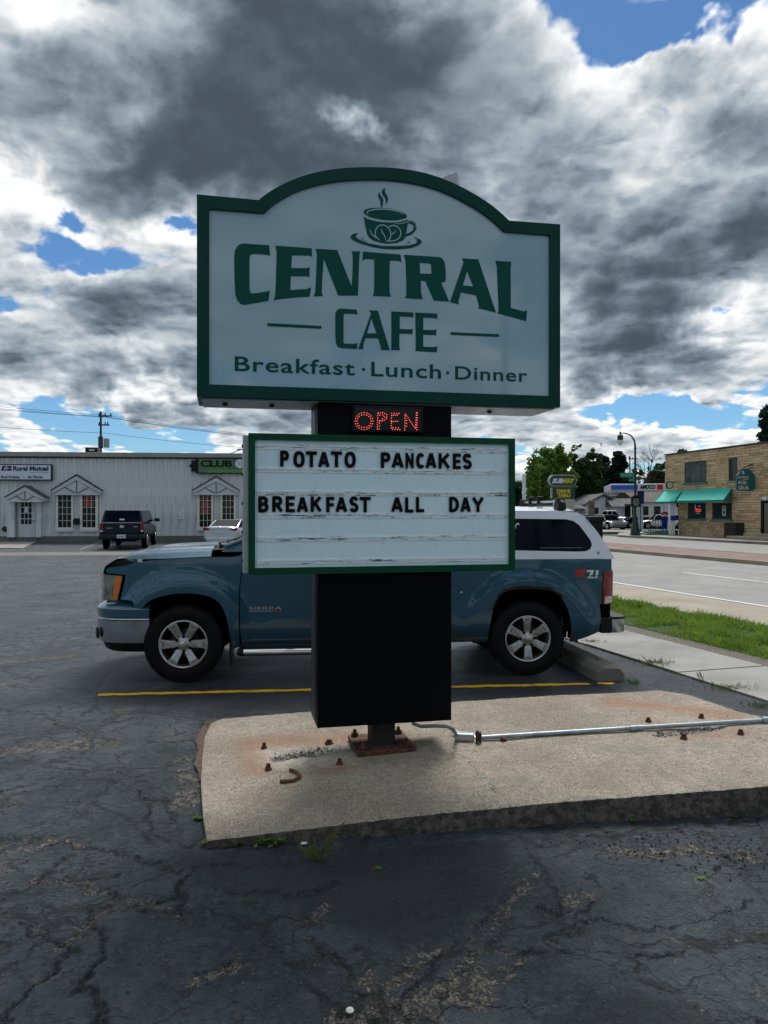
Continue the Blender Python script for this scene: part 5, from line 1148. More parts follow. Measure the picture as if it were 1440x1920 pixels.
def pediment(pl, pa, pr, depth, back=0):
    (xl, zl), (xa, za_), (xr, zr_) = B(*pl, -depth), B(*pa, -depth), B(*pr, -depth); zl = zr_ = (zl + zr_) / 2; xa = (xl + xr) / 2; t_ = .20
    pe = thing('pediment_root'); bpy.data.objects.remove(pe)
    outl = [(xl, zl), (xa, za_), (xr, zl), (xr - .02, zl - t_ * .9), (xa, za_ - t_ * 1.25), (xl + .02, zl - t_ * .9)]
    ro = MB().prism(outl, -depth - .03, .04).build('pediment', M['ltrim'], shop)
    MB().prism([(xl - .05, zl), (xa, za_ + .05), (xr + .05, zl), (xr + .05, zl + .035), (xa, za_ + .09), (xl - .05, zl + .035)], -depth - .08, .04).build('pediment_roof', mat('pediment_shingle', (.07, .075, .08), .7), ro)
    MB().prism([(xl + .1, zl - t_ * .9), (xr - .1, zl - t_ * .9), (xa, za_ - t_ * 1.3)], -depth + .02, .03).build('pediment_infill', M['ltrim'], ro)
    zbm = zl - t_ * .9
    MB().box(xl + .06, xr - .06, -depth - .02, .03, zbm - .07, zbm + .02).build('pediment_beam', M['ltrim'], ro)
    for a_, b_ in (((xa, zbm), (xa, za_ - t_ * 1.3)), ((xa, zbm), ((xl + xa) / 2, (zbm + za_ - t_ * 1.2) / 2)), ((xa, zbm), ((xr + xa) / 2, (zbm + za_ - t_ * 1.2) / 2))):
        MB().tube([(a_[0], -depth + .01, a_[1]), (b_[0], -depth + .01, b_[1])], .03, 4).build('pediment_strut', mat('strut_shadow', (.12, .125, .13), .7), ro)
    return ro
pediment((10, 933), (44, 912.5), (83, 933), .75)
pediment((97, 920), (143, 892), (190, 920), .22); pediment((362, 920), (405, 895), (448, 920), .22)
M['redsign'] = mat('window_red_poster', (.30, .05, .04), .6)
def window(pa, pb, cols=3, rws=5, red=False):
    (x0, z1), (x1, z0) = B(*pa), B(*pb); f_ = .13
    w = panel([(x0, z0), (x1, z0), (x1, z1), (x0, z1)], 2, lambda u, v: Vector((u, -.07, v)), [[(x0 + f_, z0 + f_), (x1 - f_, z0 + f_), (x1 - f_, z1 - f_), (x0 + f_, z1 - f_)]], .09).build('window', M['putty'], shop)
    MB().box(x0 - .04, x1 + .04, -.10, .03, z0 - .12, z0).build('sill', M['ltrim'], w)
    MB().box(x0 + f_, x1 - f_, -.02, -.01, z0 + f_, z1 - f_).build('glass', M['glass2'], w)
    W_, H_ = (x1 - x0 - 2 * f_), (z1 - z0 - 2 * f_)
    for i in range(1, cols): MB().box(x0 + f_ + W_ * i / cols - .011, x0 + f_ + W_ * i / cols + .011, -.035, -.021, z0 + f_, z1 - f_).build('muntin', M['putty'], w)
    for i in range(1, rws): MB().box(x0 + f_, x1 - f_, -.032, -.0215, z0 + f_ + H_ * i / rws - .011, z0 + f_ + H_ * i / rws + .011).build('muntin', M['putty'], w)
    for k in range(red): MB().box(x0 + f_ + .08, x1 - f_ - .12, -.0205, -.0202, z1 - f_ - .30 - .40 * k, z1 - f_ - .06 - .40 * k).build('red_poster', M['redsign'], w)
    return w
window((105, 922), (138.5, 993)); window((150.5, 922), (184, 993), red=2); window((370, 922), (400.5, 992), red=3); window((413, 922), (443, 992))
for a_ in ((600, 922, 634, 993), (645, 922, 680, 993)): window((a_[0], a_[1]), (a_[2], a_[3]))
# white blinds in the second window
(x0, z1), (x1, z0) = B(154.5, 944), B(180.5, 976)
bl = MB(); nb_ = 22
for i in range(nb_): bl.box(x0, x1, -.0195, -.012, z0 + (z1 - z0) * i / nb_, z0 + (z1 - z0) * (i + .72) / nb_)
tag(bl.build('window_blind', mat('blind', (.20, .20, .18), .7), shop), kind='stuff')
# door
(x0, z1), (x1, z0) = B(34, 935), B(67, 1007)
dr = MB().box(x0, x1, -.05, .04, z0, z1).build('door', M['ltrim'], shop, bevel=.01)
MB().box(x0 - .08, x0, -.08, .04, z0, z1 + .08).build('door_frame', M['fascia'], dr); MB().box(x1, x1 + .08, -.08, .04, z0, z1 + .08).build('door_frame', M['fascia'], dr)
(a0, c1), (a1, c0) = B(39.5, 940.5), B(60.5, 983.5)
for i in range(3):
    for j in range(4):
        w_, h_ = (a1 - a0) / 3, (c1 - c0) / 4; MB().box(a0 + i * w_ + .02, a0 + (i + 1) * w_ - .02, -.056, -.051, c0 + j * h_ + .02, c0 + (j + 1) * h_ - .02).build('pane', M['glass2'], dr)
(a0, c1), (a1, c0) = B(47, 950), B(53, 961); MB().box(a0, a1, -.060, -.057, c0, c1).build('door_notice', M['white'], dr)
h_ = B(64.5, 976.5); MB().tube([(h_[0] - .08, -.12, h_[1]), (h_[0] + .08, -.12, h_[1])], .02, 6).build('handle', M['black'], dr)
for px_ in ((17, 31), (69, 79)):
    (a0, c1), (a1, c0) = B(px_[0], 937), B(px_[1], 1007); MB().box(a0, a1, -.16 if px_[0] > 50 else -.3, .04, c0, c1).build('door_surround', M['siding'], shop)
vt = B(9, 992); MB().lathe([(.16, 0), (.14, .07), (.05, .09)], 14, Matrix.Translation((vt[0], .0, vt[1])) @ Matrix.Rotation(R(90), 4, 'X')).build('wall_vent', mat('vent_dark', (.03, .028, .025), .8), shop)
(a0, c1), (a1, c0) = B(139, 972), B(150.5, 983)
o = BF.M @ Vector(((a0 + a1) / 2, 0, c0)); mo = MB().prism([(-.17, 0), (.17, 0), (.17, .26), (.12, .34), (-.12, .34), (-.17, .26)], -.20, -.001).build('mailbox', M['black'], loc=o, bevel=.01); mo.rotation_euler.z = BF.rz; tag(mo, 'black mailbox on the grey wall between two tall windows', 'mailbox')
(a0, c1), (a1, c0) = B(336, 957.5), B(346, 973); o = BF.M @ Vector(((a0 + a1) / 2, -.01, c0)); nt = thing('wall_notice', 'small white notice on the grey siding left of the window with red posters', 'notice', o, BF.rz)
MB().box(-(a1 - a0) / 2, (a1 - a0) / 2, -.03, 0, 0, c1 - c0).build('board', M['white'], nt)
for k in range(6): MB().box(-(a1 - a0) / 2 + .04, (a1 - a0) / 2 - .04, -.033, -.0305, .07 + k * .065, .09 + k * .065).build('text_line', mat('faint_print', (.25, .27, .3), .7), nt)
(a0, c1), (a1, c0) = B(153.5, 837), B(177.5, 848); o = BF.M @ Vector(((a0 + a1) / 2, .6, c0)); ac = thing('rooftop_unit', 'small dark air conditioner on the flat roof edge', 'air conditioner', o, BF.rz)
MB().box(-(a1 - a0) / 2, (a1 - a0) / 2, 0, .6, -.08, c1 - c0).build('casing', mat('dark_grey_metal', (.06, .06, .058), .6), ac, bevel=.02); MB().box(-.12, .18, -.02, -.003, .12, .22).build('badge', M['silver'], ac); MB().box(-(a1 - a0) / 2 + .04, (a1 - a0) / 2 - .04, -.012, -.002, .03, c1 - c0 - .05).build('grille', M['black'], ac)
# walkway and kerb in front
walk_ = thing('shop_walkway', kind='structure')
def bw(px, py): g = G(px, py); return (g.x, g.y)
MB().slab([bw(-140, 1012), bw(0, 1010), bw(78, 1009), bw(480, 1016.5), bw(800, 1023), bw(800, 1018), bw(480, 1011), bw(-140, 1004)], -.02, .12).build('walkway_kerb', M['kerb'], walk_)
MB().slab([bw(-140, 1028), bw(42, 1028.5), bw(82, 1010), bw(-140, 1010)], -.02, .028).build('entrance_apron', M['walk'], walk_)
sheet('lot_band', [bw(-200, 1036), bw(300, 1034), bw(900, 1034), bw(900, 1040), bw(300, 1040), bw(-200, 1043)], mat('worn_light_asphalt', (.15, .145, .135), .85, var=.2, vs=2), -.008)
for px_ in (178, 392): sheet('parking_line', [bw(px_ - 30, 1030), bw(px_ - 26, 1030), bw(px_ + 10, 1017), bw(px_ + 7, 1017)], mat('faded_line', (.30, .27, .18), .8), -.004)
# signs hung on the building
def wallsign(name, pa, pb, label, d=.22, face=M['white'], edge=M['black']):
    (x0, z1), (x1, z0) = B(*pa, -d), B(*pb, -d); o = BF.M @ Vector((x0, 0, z0)); t_ = thing(name, label, 'sign', o, BF.rz); w_, h_ = x1 - x0, z1 - z0
    MB().box(0, w_, -d, -.001, 0, h_).build('sign_box', edge, t_, bevel=.01); MB().box(.06, w_ - .06, -d - .006, -d + .001, .06, h_ - .06).build('sign_face', face, t_)
    f_ = lambda px, py: (B(px, py, -d)[0] - x0, B(px, py, -d)[1] - z0); return t_, f_, -d - .009
M['navy'] = mat('navy', (.01, .015, .05), .4); M['sf2'] = mat('lit_sign_white', (.55, .62, .72), .3)
rt, f_, yy = wallsign('insurance_sign', (-42, 869.5), (97, 901), 'white box sign with navy insurance lettering over the grey door', face=M['sf2'], edge=M['navy'])
def put(t_, f_, yy, s_, m, pa, pb, **k):
    (x0, z1), (x1, z0) = f_(*pa), f_(*pb); return text(s_, m, t_, x0, x1, z0, z1, yy, **k)
put(rt, f_, yy, 'Rural', M['navy'], (24.5, 873.6), (52, 883), bold=.05, name='lettering'); put(rt, f_, yy, 'Mutual', M['navy'], (55.5, 873.6), (91, 883), bold=.05, name='lettering')
put(rt, f_, yy, 'Insurance Company', mat('small_print_green', (.02, .10, .12), .5), (56, 884.4), (91, 887), bold=.02); put(rt, f_, yy, 'Brad Kreklau', M['black'], (2, 891.4), (37, 897), bold=.03); put(rt, f_, yy, 'Ian Pierce', M['black'], (52.5, 891.4), (79.5, 897), bold=.03)
mb = MB(); flat(mb, [f_(*q_) for q_ in ((2, 883), (5, 873.6), (13, 873.6), (12.2, 876), (8.5, 876), (7.5, 879), (5.6, 883))], yy); flat(mb, [f_(*q_) for q_ in ((14.2, 873.8), (22.4, 873.8), (22.4, 877.4), (13.6, 877.4))], yy); flat(mb, [f_(*q_) for q_ in ((13.4, 878.6), (22, 878.6), (21.5, 882.6), (13, 882.6))], yy); mb.build('emblem', M['black'], rt)
mb = MB(); flat(mb, [f_(*q_) for q_ in ((6.6, 883), (8.6, 879.2), (12.6, 877.6), (11.6, 883))], yy - .001); mb.build('emblem_red', M['redsign'], rt)
mb = MB(); flat(mb, [f_(*q_) for q_ in ((44, 893.6), (45.6, 893.6), (45.6, 895.2), (44, 895.2))], yy); mb.build('dot', M['black'], rt)
gs = mat('club_sign_green', (.07, .13, .09), .4, var=.2, vs=2); bgm = mat('bright_green', (.10, .30, .05), .4)
ct2, f_, yy = wallsign('club_sign', (370, 858.5), (500, 888.5), 'green and black indoor golf club sign with a gear shaped end', face=gs, edge=M['black'], d=.25)
gx, gz_ = f_(369, 873.5); gear = []
for i in range(16): gear.append((gx + (.42 if i % 2 == 0 else .30) * 1.1 * math.cos(2 * math.pi * i / 16), gz_ + (.44 if i % 2 == 0 else .32) * math.sin(2 * math.pi * i / 16)))
MB().prism(gear, -.24, -.01).build('gear_shape', M['black'], ct2)
for s_, pa, pb, m_ in (('CLUB', (374.5, 861.5), (437, 877), bgm), ):
    put(ct2, f_, yy, s_, m_, pa, pb, bold=.11, name='lettering_outline'); put(ct2, f_, yy - .004, s_, M['black'], (375.5, 862.3), (436, 876.2), bold=.06, name='lettering')
put(ct2, f_, yy, 'INDOOR', bgm, (389, 879.5), (458, 887), bold=.06, name='lettering', space=1.1)
bc = f_(449.5, 869.5); mb = MB(); flat(mb, ellipse(bc[0], bc[1], .26, .26, n=24), yy - .002); mb.build('golf_ball', M['sf2'], ct2)
mb = MB(); stroke(mb, [(bc[0] - .15, bc[1] - .16), (bc[0] + .15, bc[1] + .16)], .035, yy - .004); stroke(mb, [(bc[0] - .15, bc[1] + .16), (bc[0] + .15, bc[1] - .16)], .035, yy - .0045); mb.build('crossed_clubs', mat('club_grey', (.25, .27, .28), .5), ct2)

# ------------------------------------------------------------------ stone clad pub on the right
pc = ((1247.5 - CX) / F * 52, 52.0, .13); PRZ = math.atan2(-.976, .218)
PF = Fr(pc, PRZ)      # local x runs from the far corner towards the camera, local -y... outwards
# outward normal must face the street
pub = thing('pub_building', 'two storey tan stone pub with flat roof and green awnings across the street', 'building', PF.loc, PF.rz)
sgn = 1 if (PF.I @ Vector((0, 0, 1))).y > 0 else -1    # side of the wall the camera is on
def Q(px, py, y=0.0): x, z = PF.hit(px, py, y * sgn); return (x, z)
PH = Q(1247.5, 853)[1]; LW = 15.5
M['mortar'] = mat('mortar', (.10, .08, .055), .95, var=.2)
M['stone'] = mat('tan_stone', (.52, .38, .22), .85, var=.14, vs=1.4, bump=.006, bs=18)
M['stone2'] = mat('tan_stone_dark', (.40, .285, .16), .85, var=.16, vs=1.7, bump=.006, bs=18); M['stone3'] = mat('tan_stone_pale', (.60, .46, .29), .85, var=.12, vs=1.2, bump=.006, bs=18)
def Bx(name, m, x0, x1, y0, y1, z0, z1, par=None, bevel=0):
    a_, b_ = sorted((y0 * sgn, y1 * sgn)); return MB().box(x0, x1, a_, b_, z0, z1).build(name, m, par or pub, bevel=bevel)
xe = Q(1273, 1003)[0]; zaw = Q(1300, 941)[1]
Bx('upper_wall', M['mortar'], 0, LW, -.012, -10, zaw, PH - .05); Bx('lower_wall', M['mortar'], xe, LW, -.013, -10, 0, zaw); Bx('roof', M['fascia'], .1, LW - .1, -.1, -9.9, PH - .05, PH - .02)
Bx('coping', mat('dark_coping', (.05, .045, .04), .6), -.06, LW + .05, .10, -10.05, PH - .03, PH + .05)
wins = {}
def pwin(pa, pb): (x0, z1), (x1, z0) = Q(*pa), Q(*pb); return (min(x0, x1), max(x0, x1), z0, z1)
W1 = pwin((1284, 868.5), (1325, 903.5)); W2 = pwin((1366.5, 860.5), (1383, 901)); W3 = pwin((1290, 943), (1324, 973)); W4 = pwin((1335.5, 943), (1373, 974)); DR = pwin((1427, 940), (1470, 1000))
opens = [W1, W2, W3, W4, DR]
rh = .152; rows_ = int(PH / rh) + 1; sidx = 0; bricks = []
for r_ in range(rows_):
    z0 = r_ * rh; z1 = min(z0 + rh - .018, PH - .04)
    if z1 - z0 < .04: continue
    x = -(random.random()) * .5 if z0 > zaw else xe - random.random() * .4
    while x < LW:
        w_ = random.choice((.34, .45, .58, .70, .86)); a_, b_ = x, x + w_ - .02; x += w_
        lo_ = 0 if z0 >= zaw - .05 else xe; a_ = max(a_, lo_); b_ = min(b_, LW)
        if b_ - a_ < .06: continue
        segs = [(a_, b_)]
        for (ox0, ox1, oz0, oz1) in opens:
            if z1 > oz0 and z0 < oz1:
                ns = []
                for p_, q_ in segs:
                    if q_ <= ox0 or p_ >= ox1: ns.append((p_, q_)); continue
                    if p_ < ox0 - .05: ns.append((p_, ox0 - .004))
                    if q_ > ox1 + .05: ns.append((ox1 + .004, q_))
                segs = ns
        for p_, q_ in segs: bricks.append((p_, q_, z0, z1))
def pxw(b_):
    mid = PF.M @ Vector(((b_[0] + b_[1]) / 2, 0, b_[2])); return (b_[1] - b_[0]) / mid.y * (1 if mid.x / mid.y < .53 else .0001)
bricks.sort(key=lambda b_: -pxw(b_)); cache = {}; restm = MB()
for i, (p_, q_, z0, z1) in enumerate(bricks):
    dp = random.uniform(.010, .034)
    if i < 290:
        key = (round((q_ - p_) / .04), round((z1 - z0) / .02), random.randrange(3), random.randrange(2))
        if key not in cache:
            me = MB().box(0, q_ - p_, *sorted((sgn * (.012 + .018 * key[3]), -sgn * .02)), 0, z1 - z0).mesh('stone'); me.materials.append(M[('stone', 'stone2', 'stone3')[key[2]]]); cache[key] = me
        link('stone', cache[key], pub, (p_, 0, z0))
    else: restm.box(p_, q_, *sorted((sgn * dp, -sgn * .02)), z0, z1)
tag(restm.build('stonework', M['stone'], pub), kind='stuff')
M['dkframe'] = mat('dark_green_frame', (.012, .035, .03), .5)
M['pglass'] = mat('pub_glass', (.02, .028, .034), .06, spec=.35)
def pubwin(w, name, sill, lights=1, frame=.07):
    x0, x1, z0, z1 = w; o = Bx(name, M['dkframe'], x0, x1, -.02, -.006, z0, z1)
    Bx('reveal', M['dkframe'], x0 - .0, x0 + .04, .002, -.02, z0, z1, o); Bx('reveal', M['dkframe'], x1 - .04, x1, .002, -.02, z0, z1, o); Bx('head', M['dkframe'], x0, x1, .008, -.02, z1 - .05, z1, o)
    Bx('sill', sill, x0 - .1, x1 + .1, .10, -.08, z0 - .12, z0, o)
    xs_ = [x0 + .04] + [x0 + (x1 - x0) * f_ for f_ in ({1: [], 3: [.27, .76]}[lights])] + [x1 - .04]
    for i in range(len(xs_) - 1):
        if lights == 3 and i != 1: zm = z0 + (z1 - z0) * .48; rs_ = [(z0 + frame, zm - .03), (zm + .03, z1 - frame)]
        else: rs_ = [(z0 + frame, z1 - frame)]
        for za_, zb2 in rs_: Bx('pane', M['pglass'], xs_[i] + frame, xs_[i + 1] - frame, -.001, -.0058, za_, zb2, o)
    return o
gsill = mat('green_sill', (.06, .17, .14), .6, var=.1)
pubwin(W1, 'upper_window', gsill, 3); pubwin(W2, 'upper_window', mat('grey_sill', (.2, .2, .19), .7)); pubwin(W3, 'lower_window', gsill); pubwin(W4, 'lower_window', gsill)
# things in the windows
def decal(pts, m, par=pub, y=.002, nm='window_sign'):
    q_ = [Q(*a_) for a_ in pts]; x0, x1 = min(a_[0] for a_ in q_), max(a_[0] for a_ in q_); z0, z1 = min(a_[1] for a_ in q_), max(a_[1] for a_ in q_); return Bx(nm, m, x0, x1, y, y - .002, z0, z1, par)
M['neonr'] = mat('neon_red', (.5, .03, .03), .4, emit=(1, .08, .06), es=.35)
for a_, b_ in (((1304, 954), (1314.5, 956)), ((1304, 957.5), (1314.5, 959.5)), ((1304, 952), (1305.5, 956))): decal((a_, b_), M['neonr'])
for a_, b_ in (((1303, 946), (1304.5, 953)), ((1309, 948), (1314, 950)), ((1306, 961.5), (1312, 963))): decal((a_, b_), M['sf2'])
decal(((1354, 948.5), (1361, 967.5)), mat('poster_pale', (.45, .50, .45), .6)); decal(((1356, 958), (1359.4, 963)), M['black'], y=.004); decal(((1355.4, 951), (1359.6, 954)), M['dkframe'], y=.004)
# door, step, planter
Bx('door_recess', M['matte_black'], DR[0], DR[1], -.006, -.02, 0, DR[3]); Bx('door', mat('door_olive', (.12, .11, .08), .6), DR[0] + .25, DR[1], -.002, -.0055, 0, DR[3] - .1); Bx('door_frame', M['black'], DR[0], DR[0] + .16, .02, -.15, 0, DR[3])
Bx('wall_lamp', M['sf2'], Q(1434, 937)[0], Q(1434, 937)[0] + .3, .16, .0, Q(1434, 938)[1], Q(1434, 931)[1])
stp = thing('pub_steps', 'low concrete steps at the pub door by the planter', 'steps', PF.M @ Vector((Q(1403, 1000)[0], 0, 0)), PF.rz)
for k in range(2): MB().box(.0 + k * .9, 4.5, *sorted((sgn * (1.5 - .45 * k), sgn * .04)), 0, .17 + .17 * k).build('step', M['kerb'], stp, bevel=.02)
g = PF.M @ Vector((Q(1375, 1006)[0], .35 * sgn, 0)); pl_ = thing('barrel_planter', 'dark half barrel planter against the stone wall by the steps', 'planter', (g.x, g.y, g.z), PF.rz)
pw2 = abs(Q(1403, 1000)[0] - Q(1375, 1006)[0]) * .8
for i in range(9): MB().box(pw2 * i / 9 + .01, pw2 * (i + 1) / 9 - .01, *sorted((sgn * .30, -sgn * .28)), 0, .92).build('stave', mat('dark_stave', (.022, .024, .022), .8, var=.3) if i == 0 else bpy.data.materials['dark_stave'], pl_, bevel=.01)
for z_ in (.28, .62): MB().box(0, pw2, *sorted((sgn * .315, sgn * .30)), z_, z_ + .05).build('hoop', M['rust'], pl_)
MB().box(.02, pw2 - .02, *sorted((sgn * .27, -sgn * .27)), .80, .86).build('soil', mat('planter_soil', (.03, .02, .015), 1), pl_)
# awnings
M['awn'] = mat('teal_awning_canvas', (.04, .46, .38), .75, var=.06, vs=1.5, bump=.01, bs=2); M['awn2'] = mat('teal_awning_end', (.02, .22, .18), .75)
def awning(pts_top, pts_bot, label, endside):
    xa0, za0 = Q(*pts_top[0]); xa1, za1 = Q(*pts_top[1]); dp = 1.15
    xb0, zb0 = Q(*pts_bot[0], dp); xb1, zb1 = Q(*pts_bot[1], dp); za0 = (za0 + za1) / 2; zb0 = (zb0 + zb1) / 2
    org = PF.M @ Vector((xa0, 0, zb0)); t_ = thing('awning', label, 'awning', org, PF.rz); L_ = xa1 - xa0; L2 = xb1 - xa0; s0 = xb0 - xa0; hh = za0 - zb0
    cl_ = MB(); n = 10
    cl_.grid(lambda u, v: Vector((v * L_ + (s0 * (1 - v) + (L2 - L_) * v) * u, sgn * (.02 + (dp - .02) * u), hh * (1 - u) - .035 * math.sin(math.pi * u) * (1 - abs(math.sin(v * 3 * math.pi)) * .5))), 8, 24).build('canvas', M['awn'], t_, smooth=True)
    MB().grid(lambda u, v: Vector((s0 + (L2 - s0) * v, sgn * dp, -.12 * u)), 1, 12).build('valance', M['awn2'], t_)
    for x in (0, L_):
        xx = x + (s0 if x == 0 else L2 - L_)
        MB().add([(x, sgn * .02, hh), (x, sgn * .02, 0 - .1), (xx, sgn * dp, 0 - .1), (xx, sgn * dp, 0)], [(0, 1, 2, 3)]).build('end_panel', M['awn2'], t_)
    MB().tube([(s0, sgn * dp, 0), (L2, sgn * dp, 0)], .025, 6).build('front_bar', M['black'], t_)
    return t_
awning(((1281, 919), (1373, 915)), ((1268, 939.5), (1356, 938)), 'long teal canvas awning over the two lower windows of the pub', 1)
awning(((1246, 921), (1280, 919)), ((1227, 941.5), (1264, 940.5)), 'short teal canvas awning over the pub corner entrance', 0)
# hanging pub sign on its bracket
wb = Q(1410, 880); org = PF.M @ Vector((wb[0], 0, wb[1])); Dp = org.y
hs = thing('hanging_sign', 'dark teal arched pub sign hanging from a black iron bracket', 'sign', org, 0)
def HP(px, py, dy=0): p_ = P(px, py, Dp + dy); return (p_.x - org.x, p_.z - org.z)
ol = [HP(*a_) for a_ in ((1375, 891), (1381, 887), (1385, 881), (1392, 878.5), (1400, 881), (1404, 887), (1408.5, 891), (1409, 917), (1405, 921), (1380, 921), (1375, 917))]
sb = MB().prism(ol, -.45, -.27).build('sign_board', mat('pub_sign_teal', (.005, .085, .10), .4), hs, bevel=.015)
MB().tube([(HP(1411, 869)[0], -.02, HP(1411, 869)[1]), (HP(1411, 886)[0], -.02, HP(1411, 886)[1])], .05, 6).build('wall_plate', M['black'], hs)
brp = [HP(1411, 870), HP(1400, 873), HP(1390, 877), HP(1380, 883), HP(1376, 886)]
br_ = MB().tube([(x, -.36 * min(1, i / 2 + .1), z) for i, (x, z) in enumerate(brp)], .035, 6).build('bracket', M['black'], hs)
sc_ = [HP(1405 + 3.4 * math.cos(a_ / 3) * (1 - a_ / 16), 876 + 3.4 * math.sin(a_ / 3) * (1 - a_ / 16)) for a_ in range(14)]; MB().tube([(x, -.1, z) for x, z in sc_], .022, 5).build('scroll', M['black'], br_)
MB().tube([(HP(1411, 884)[0], -.02, HP(1411, 884)[1]), (HP(1403, 884)[0], -.2, HP(1403, 884)[1])], .025, 5).build('lower_arm', M['black'], br_)
cream = mat('sign_cream', (.42, .42, .36), .5)
for s_, a_, b_, kw in (('Southern', (1382.5, 891.5), (1404, 897), dict(slant=.3, bold=.02)), ('PUB', (1384.5, 902), (1399.5, 908), dict(bold=.04)), ('GRUB', (1384, 911), (1403.5, 918), dict(bold=.04))):
    (x0, z1), (x1, z0) = HP(*a_, -.45), HP(*b_, -.45); text(s_, cream, hs, x0, x1, z0, z1, -.455, name='lettering', **kw)
mb = MB(); flat(mb, [HP(*a_, -.45) for a_ in ((1390.5, 884), (1393, 881.6), (1394.5, 884), (1396, 888.6), (1391, 888.6), (1392, 886))], -.455); mb.build('figure', cream, hs)
mb = MB(); stroke(mb, [HP(*a_, -.45) for a_ in ((1391, 900.6), (1396, 899.2), (1403, 898.4))], .03, -.455); mb.build('flourish', cream, hs)
# small round sign at the far corner
org = PF.M @ Vector((Q(1269, 904)[0], 0, Q(1269, 904)[1])); rs2 = thing('round_sign', 'small round black and cream sign on a rod at the pub corner', 'sign', org, 0)
HQ = lambda px, py: (P(px, py, org.y).x - org.x, P(px, py, org.y).z - org.z)
c_ = HQ(1250, 910); MB().lathe([(.26, -.06), (.26, .06)], 20, Matrix.Translation((c_[0], -.5, c_[1])) @ Matrix.Rotation(R(90), 4, 'X')).build('disc', M['black'], rs2); MB().lathe([(.20, 0), (.20, .01)], 20, Matrix.Translation((c_[0], -.565, c_[1])) @ Matrix.Rotation(R(90), 4, 'X')).build('disc_face', cream, rs2)
MB().tube([(0, -.02, 0), (HQ(1249, 905)[0], -.5, HQ(1249, 905)[1])], .025, 5).build('rod', M['black'], rs2)
# porch post, steps with railing
porch = thing('porch', 'green porch steps with black railing and white post at the pub corner', 'porch', G(1262, 1003.5, .13))
po = porch.location.copy()
g_ = lambda px, py, z=.13: G(px, py, z) - po
MB().box(-.28, .28, 6.0 - 5.9, .45, 0, 0.02).build('post_foot', M['walk'], porch); top_z = P(1262, 944, po.y).z - po.z
MB().box(-.17, .17, .10, .42, .02, top_z).build('post', M['white'], porch, bevel=.02); MB().box(-.14, .30, .04, .09, .98, 1.30).build('post_banner', mat('royal_blue', (.01, .03, .35), .6), porch)
MB().box(-1.0, .55, .5, 1.9, 0, .32).build('step_platform', gsill, porch, bevel=.02)
for k in range(2): MB().box(-1.0 - .3 * (k + 1), -1.0 - .3 * k, .5, 1.9, 0, .32 - .11 * (k + 1)).build('step', gsill, porch)
rl = [(-1.55, .0), (-1.0, .32), (.5, .32)]
for x in np.arange(-1.5, .55, .17): z0 = max(0, min(.32, (x + 1.55) * .58)); MB().tube([(x, .48, z0), (x, .48, z0 + .85)], .014, 5).build('baluster', M['black'], porch)
MB().tube([(-1.55, .48, .88), (-1.0, .48, 1.18), (.52, .48, 1.18)], .025, 6).build('handrail', M['black'], porch)
bn = thing('flag_bunting', 'red, white and blue flag bunting tied to the porch railing', 'bunting', G(1249, 1003, .13)); Db = bn.location.y
for nm, m_, z0, z1, w_ in (('red_fan', M['red'], 1.36, 1.52, .30), ('white_fan', M['white'], 1.22, 1.37, .24), ('blue_drape', bpy.data.materials['royal_blue'], .35, 1.23, .24)):
    mb = MB(); mb.grid(lambda u, v: Vector(((v - .5) * 2 * w_ * (1 - .35 * u), .30 + .05 * math.sin(v * 22) + (.0 if nm != 'red_fan' else -.02), z1 - (z1 - z0) * u - .05 * math.cos(v * 6))), 4, 26).build(nm, m_, bn, smooth=True)

# ------------------------------------------------------------------ street furniture and signs to the right
lp = G(1191, 1004, .13); D = lp.y; lamp = thing('street_lamp', 'tall dark green street lamp with a curved arm and glass lantern at the corner', 'street lamp', lp)
M['lampg'] = mat('lamp_dark_green', (.010, .022, .020), .4, var=.2)
def LP(px, py): q_ = P(px, py, D); return (q_.x - lp.x, q_.z - lp.z)
MB().lathe([(.36, 0), (.36, .05), (.31, .08), (.30, .38), (.25, .45), (.20, .75), (.15, 1.05), (.13, 1.25), (.16, 1.28), (.11, 1.34)], 12).build('lamp_base', M['lampg'], lamp, smooth=True)
zt2 = LP(1191, 836)[1]; arc = [(0, 1.3), (0, zt2)] + [LP(*a_) for a_ in ((1189.5, 827), (1186, 820), (1181, 815.5), (1175, 813), (1169, 812), (1163, 812.5))]
MB().tube([(x, 0, z) for x, z in arc], [.085, .065] + [.055, .05, .045, .04, .035, .03], 10).build('pole', M['lampg'], lamp, smooth=True)
for z_ in (2.6, zt2 - .2, 4.2): MB().lathe([(.09, z_), (.11, z_ + .03), (.09, z_ + .06)], 10).build('collar', M['lampg'], lamp)
lx_, lz_ = LP(1163, 818)
lh = MB().lathe([(.03, .30), (.06, .26), (.05, .15), (.17, .06), (.20, -.05), (.185, -.20), (.17, -.25)], 14, Matrix.Translation((lx_, 0, lz_))).build('lantern_hood', M['lampg'], lamp, smooth=True)
MB().lathe([(.165, -.25), (.17, -.38), (.13, -.52), (.05, -.60), (.02, -.62)], 14, Matrix.Translation((lx_, 0, lz_))).build('lantern_globe', mat('lamp_globe', (.55, .58, .60), .1, coat=1, spec=.8), lamp, smooth=True)
MB().lathe([(.012, .3), (.02, .36), (.003, .5)], 8, Matrix.Translation((lx_, 0, lz_))).build('finial', M['lampg'], lamp)
po_ = [LP(*a_) for a_ in ((1182, 932), (1191, 927.5), (1200, 932), (1200, 950.5), (1182, 950.5))]; pn_ = MB().prism(po_, -.16, -.10).build('plaque', M['black'], lamp)
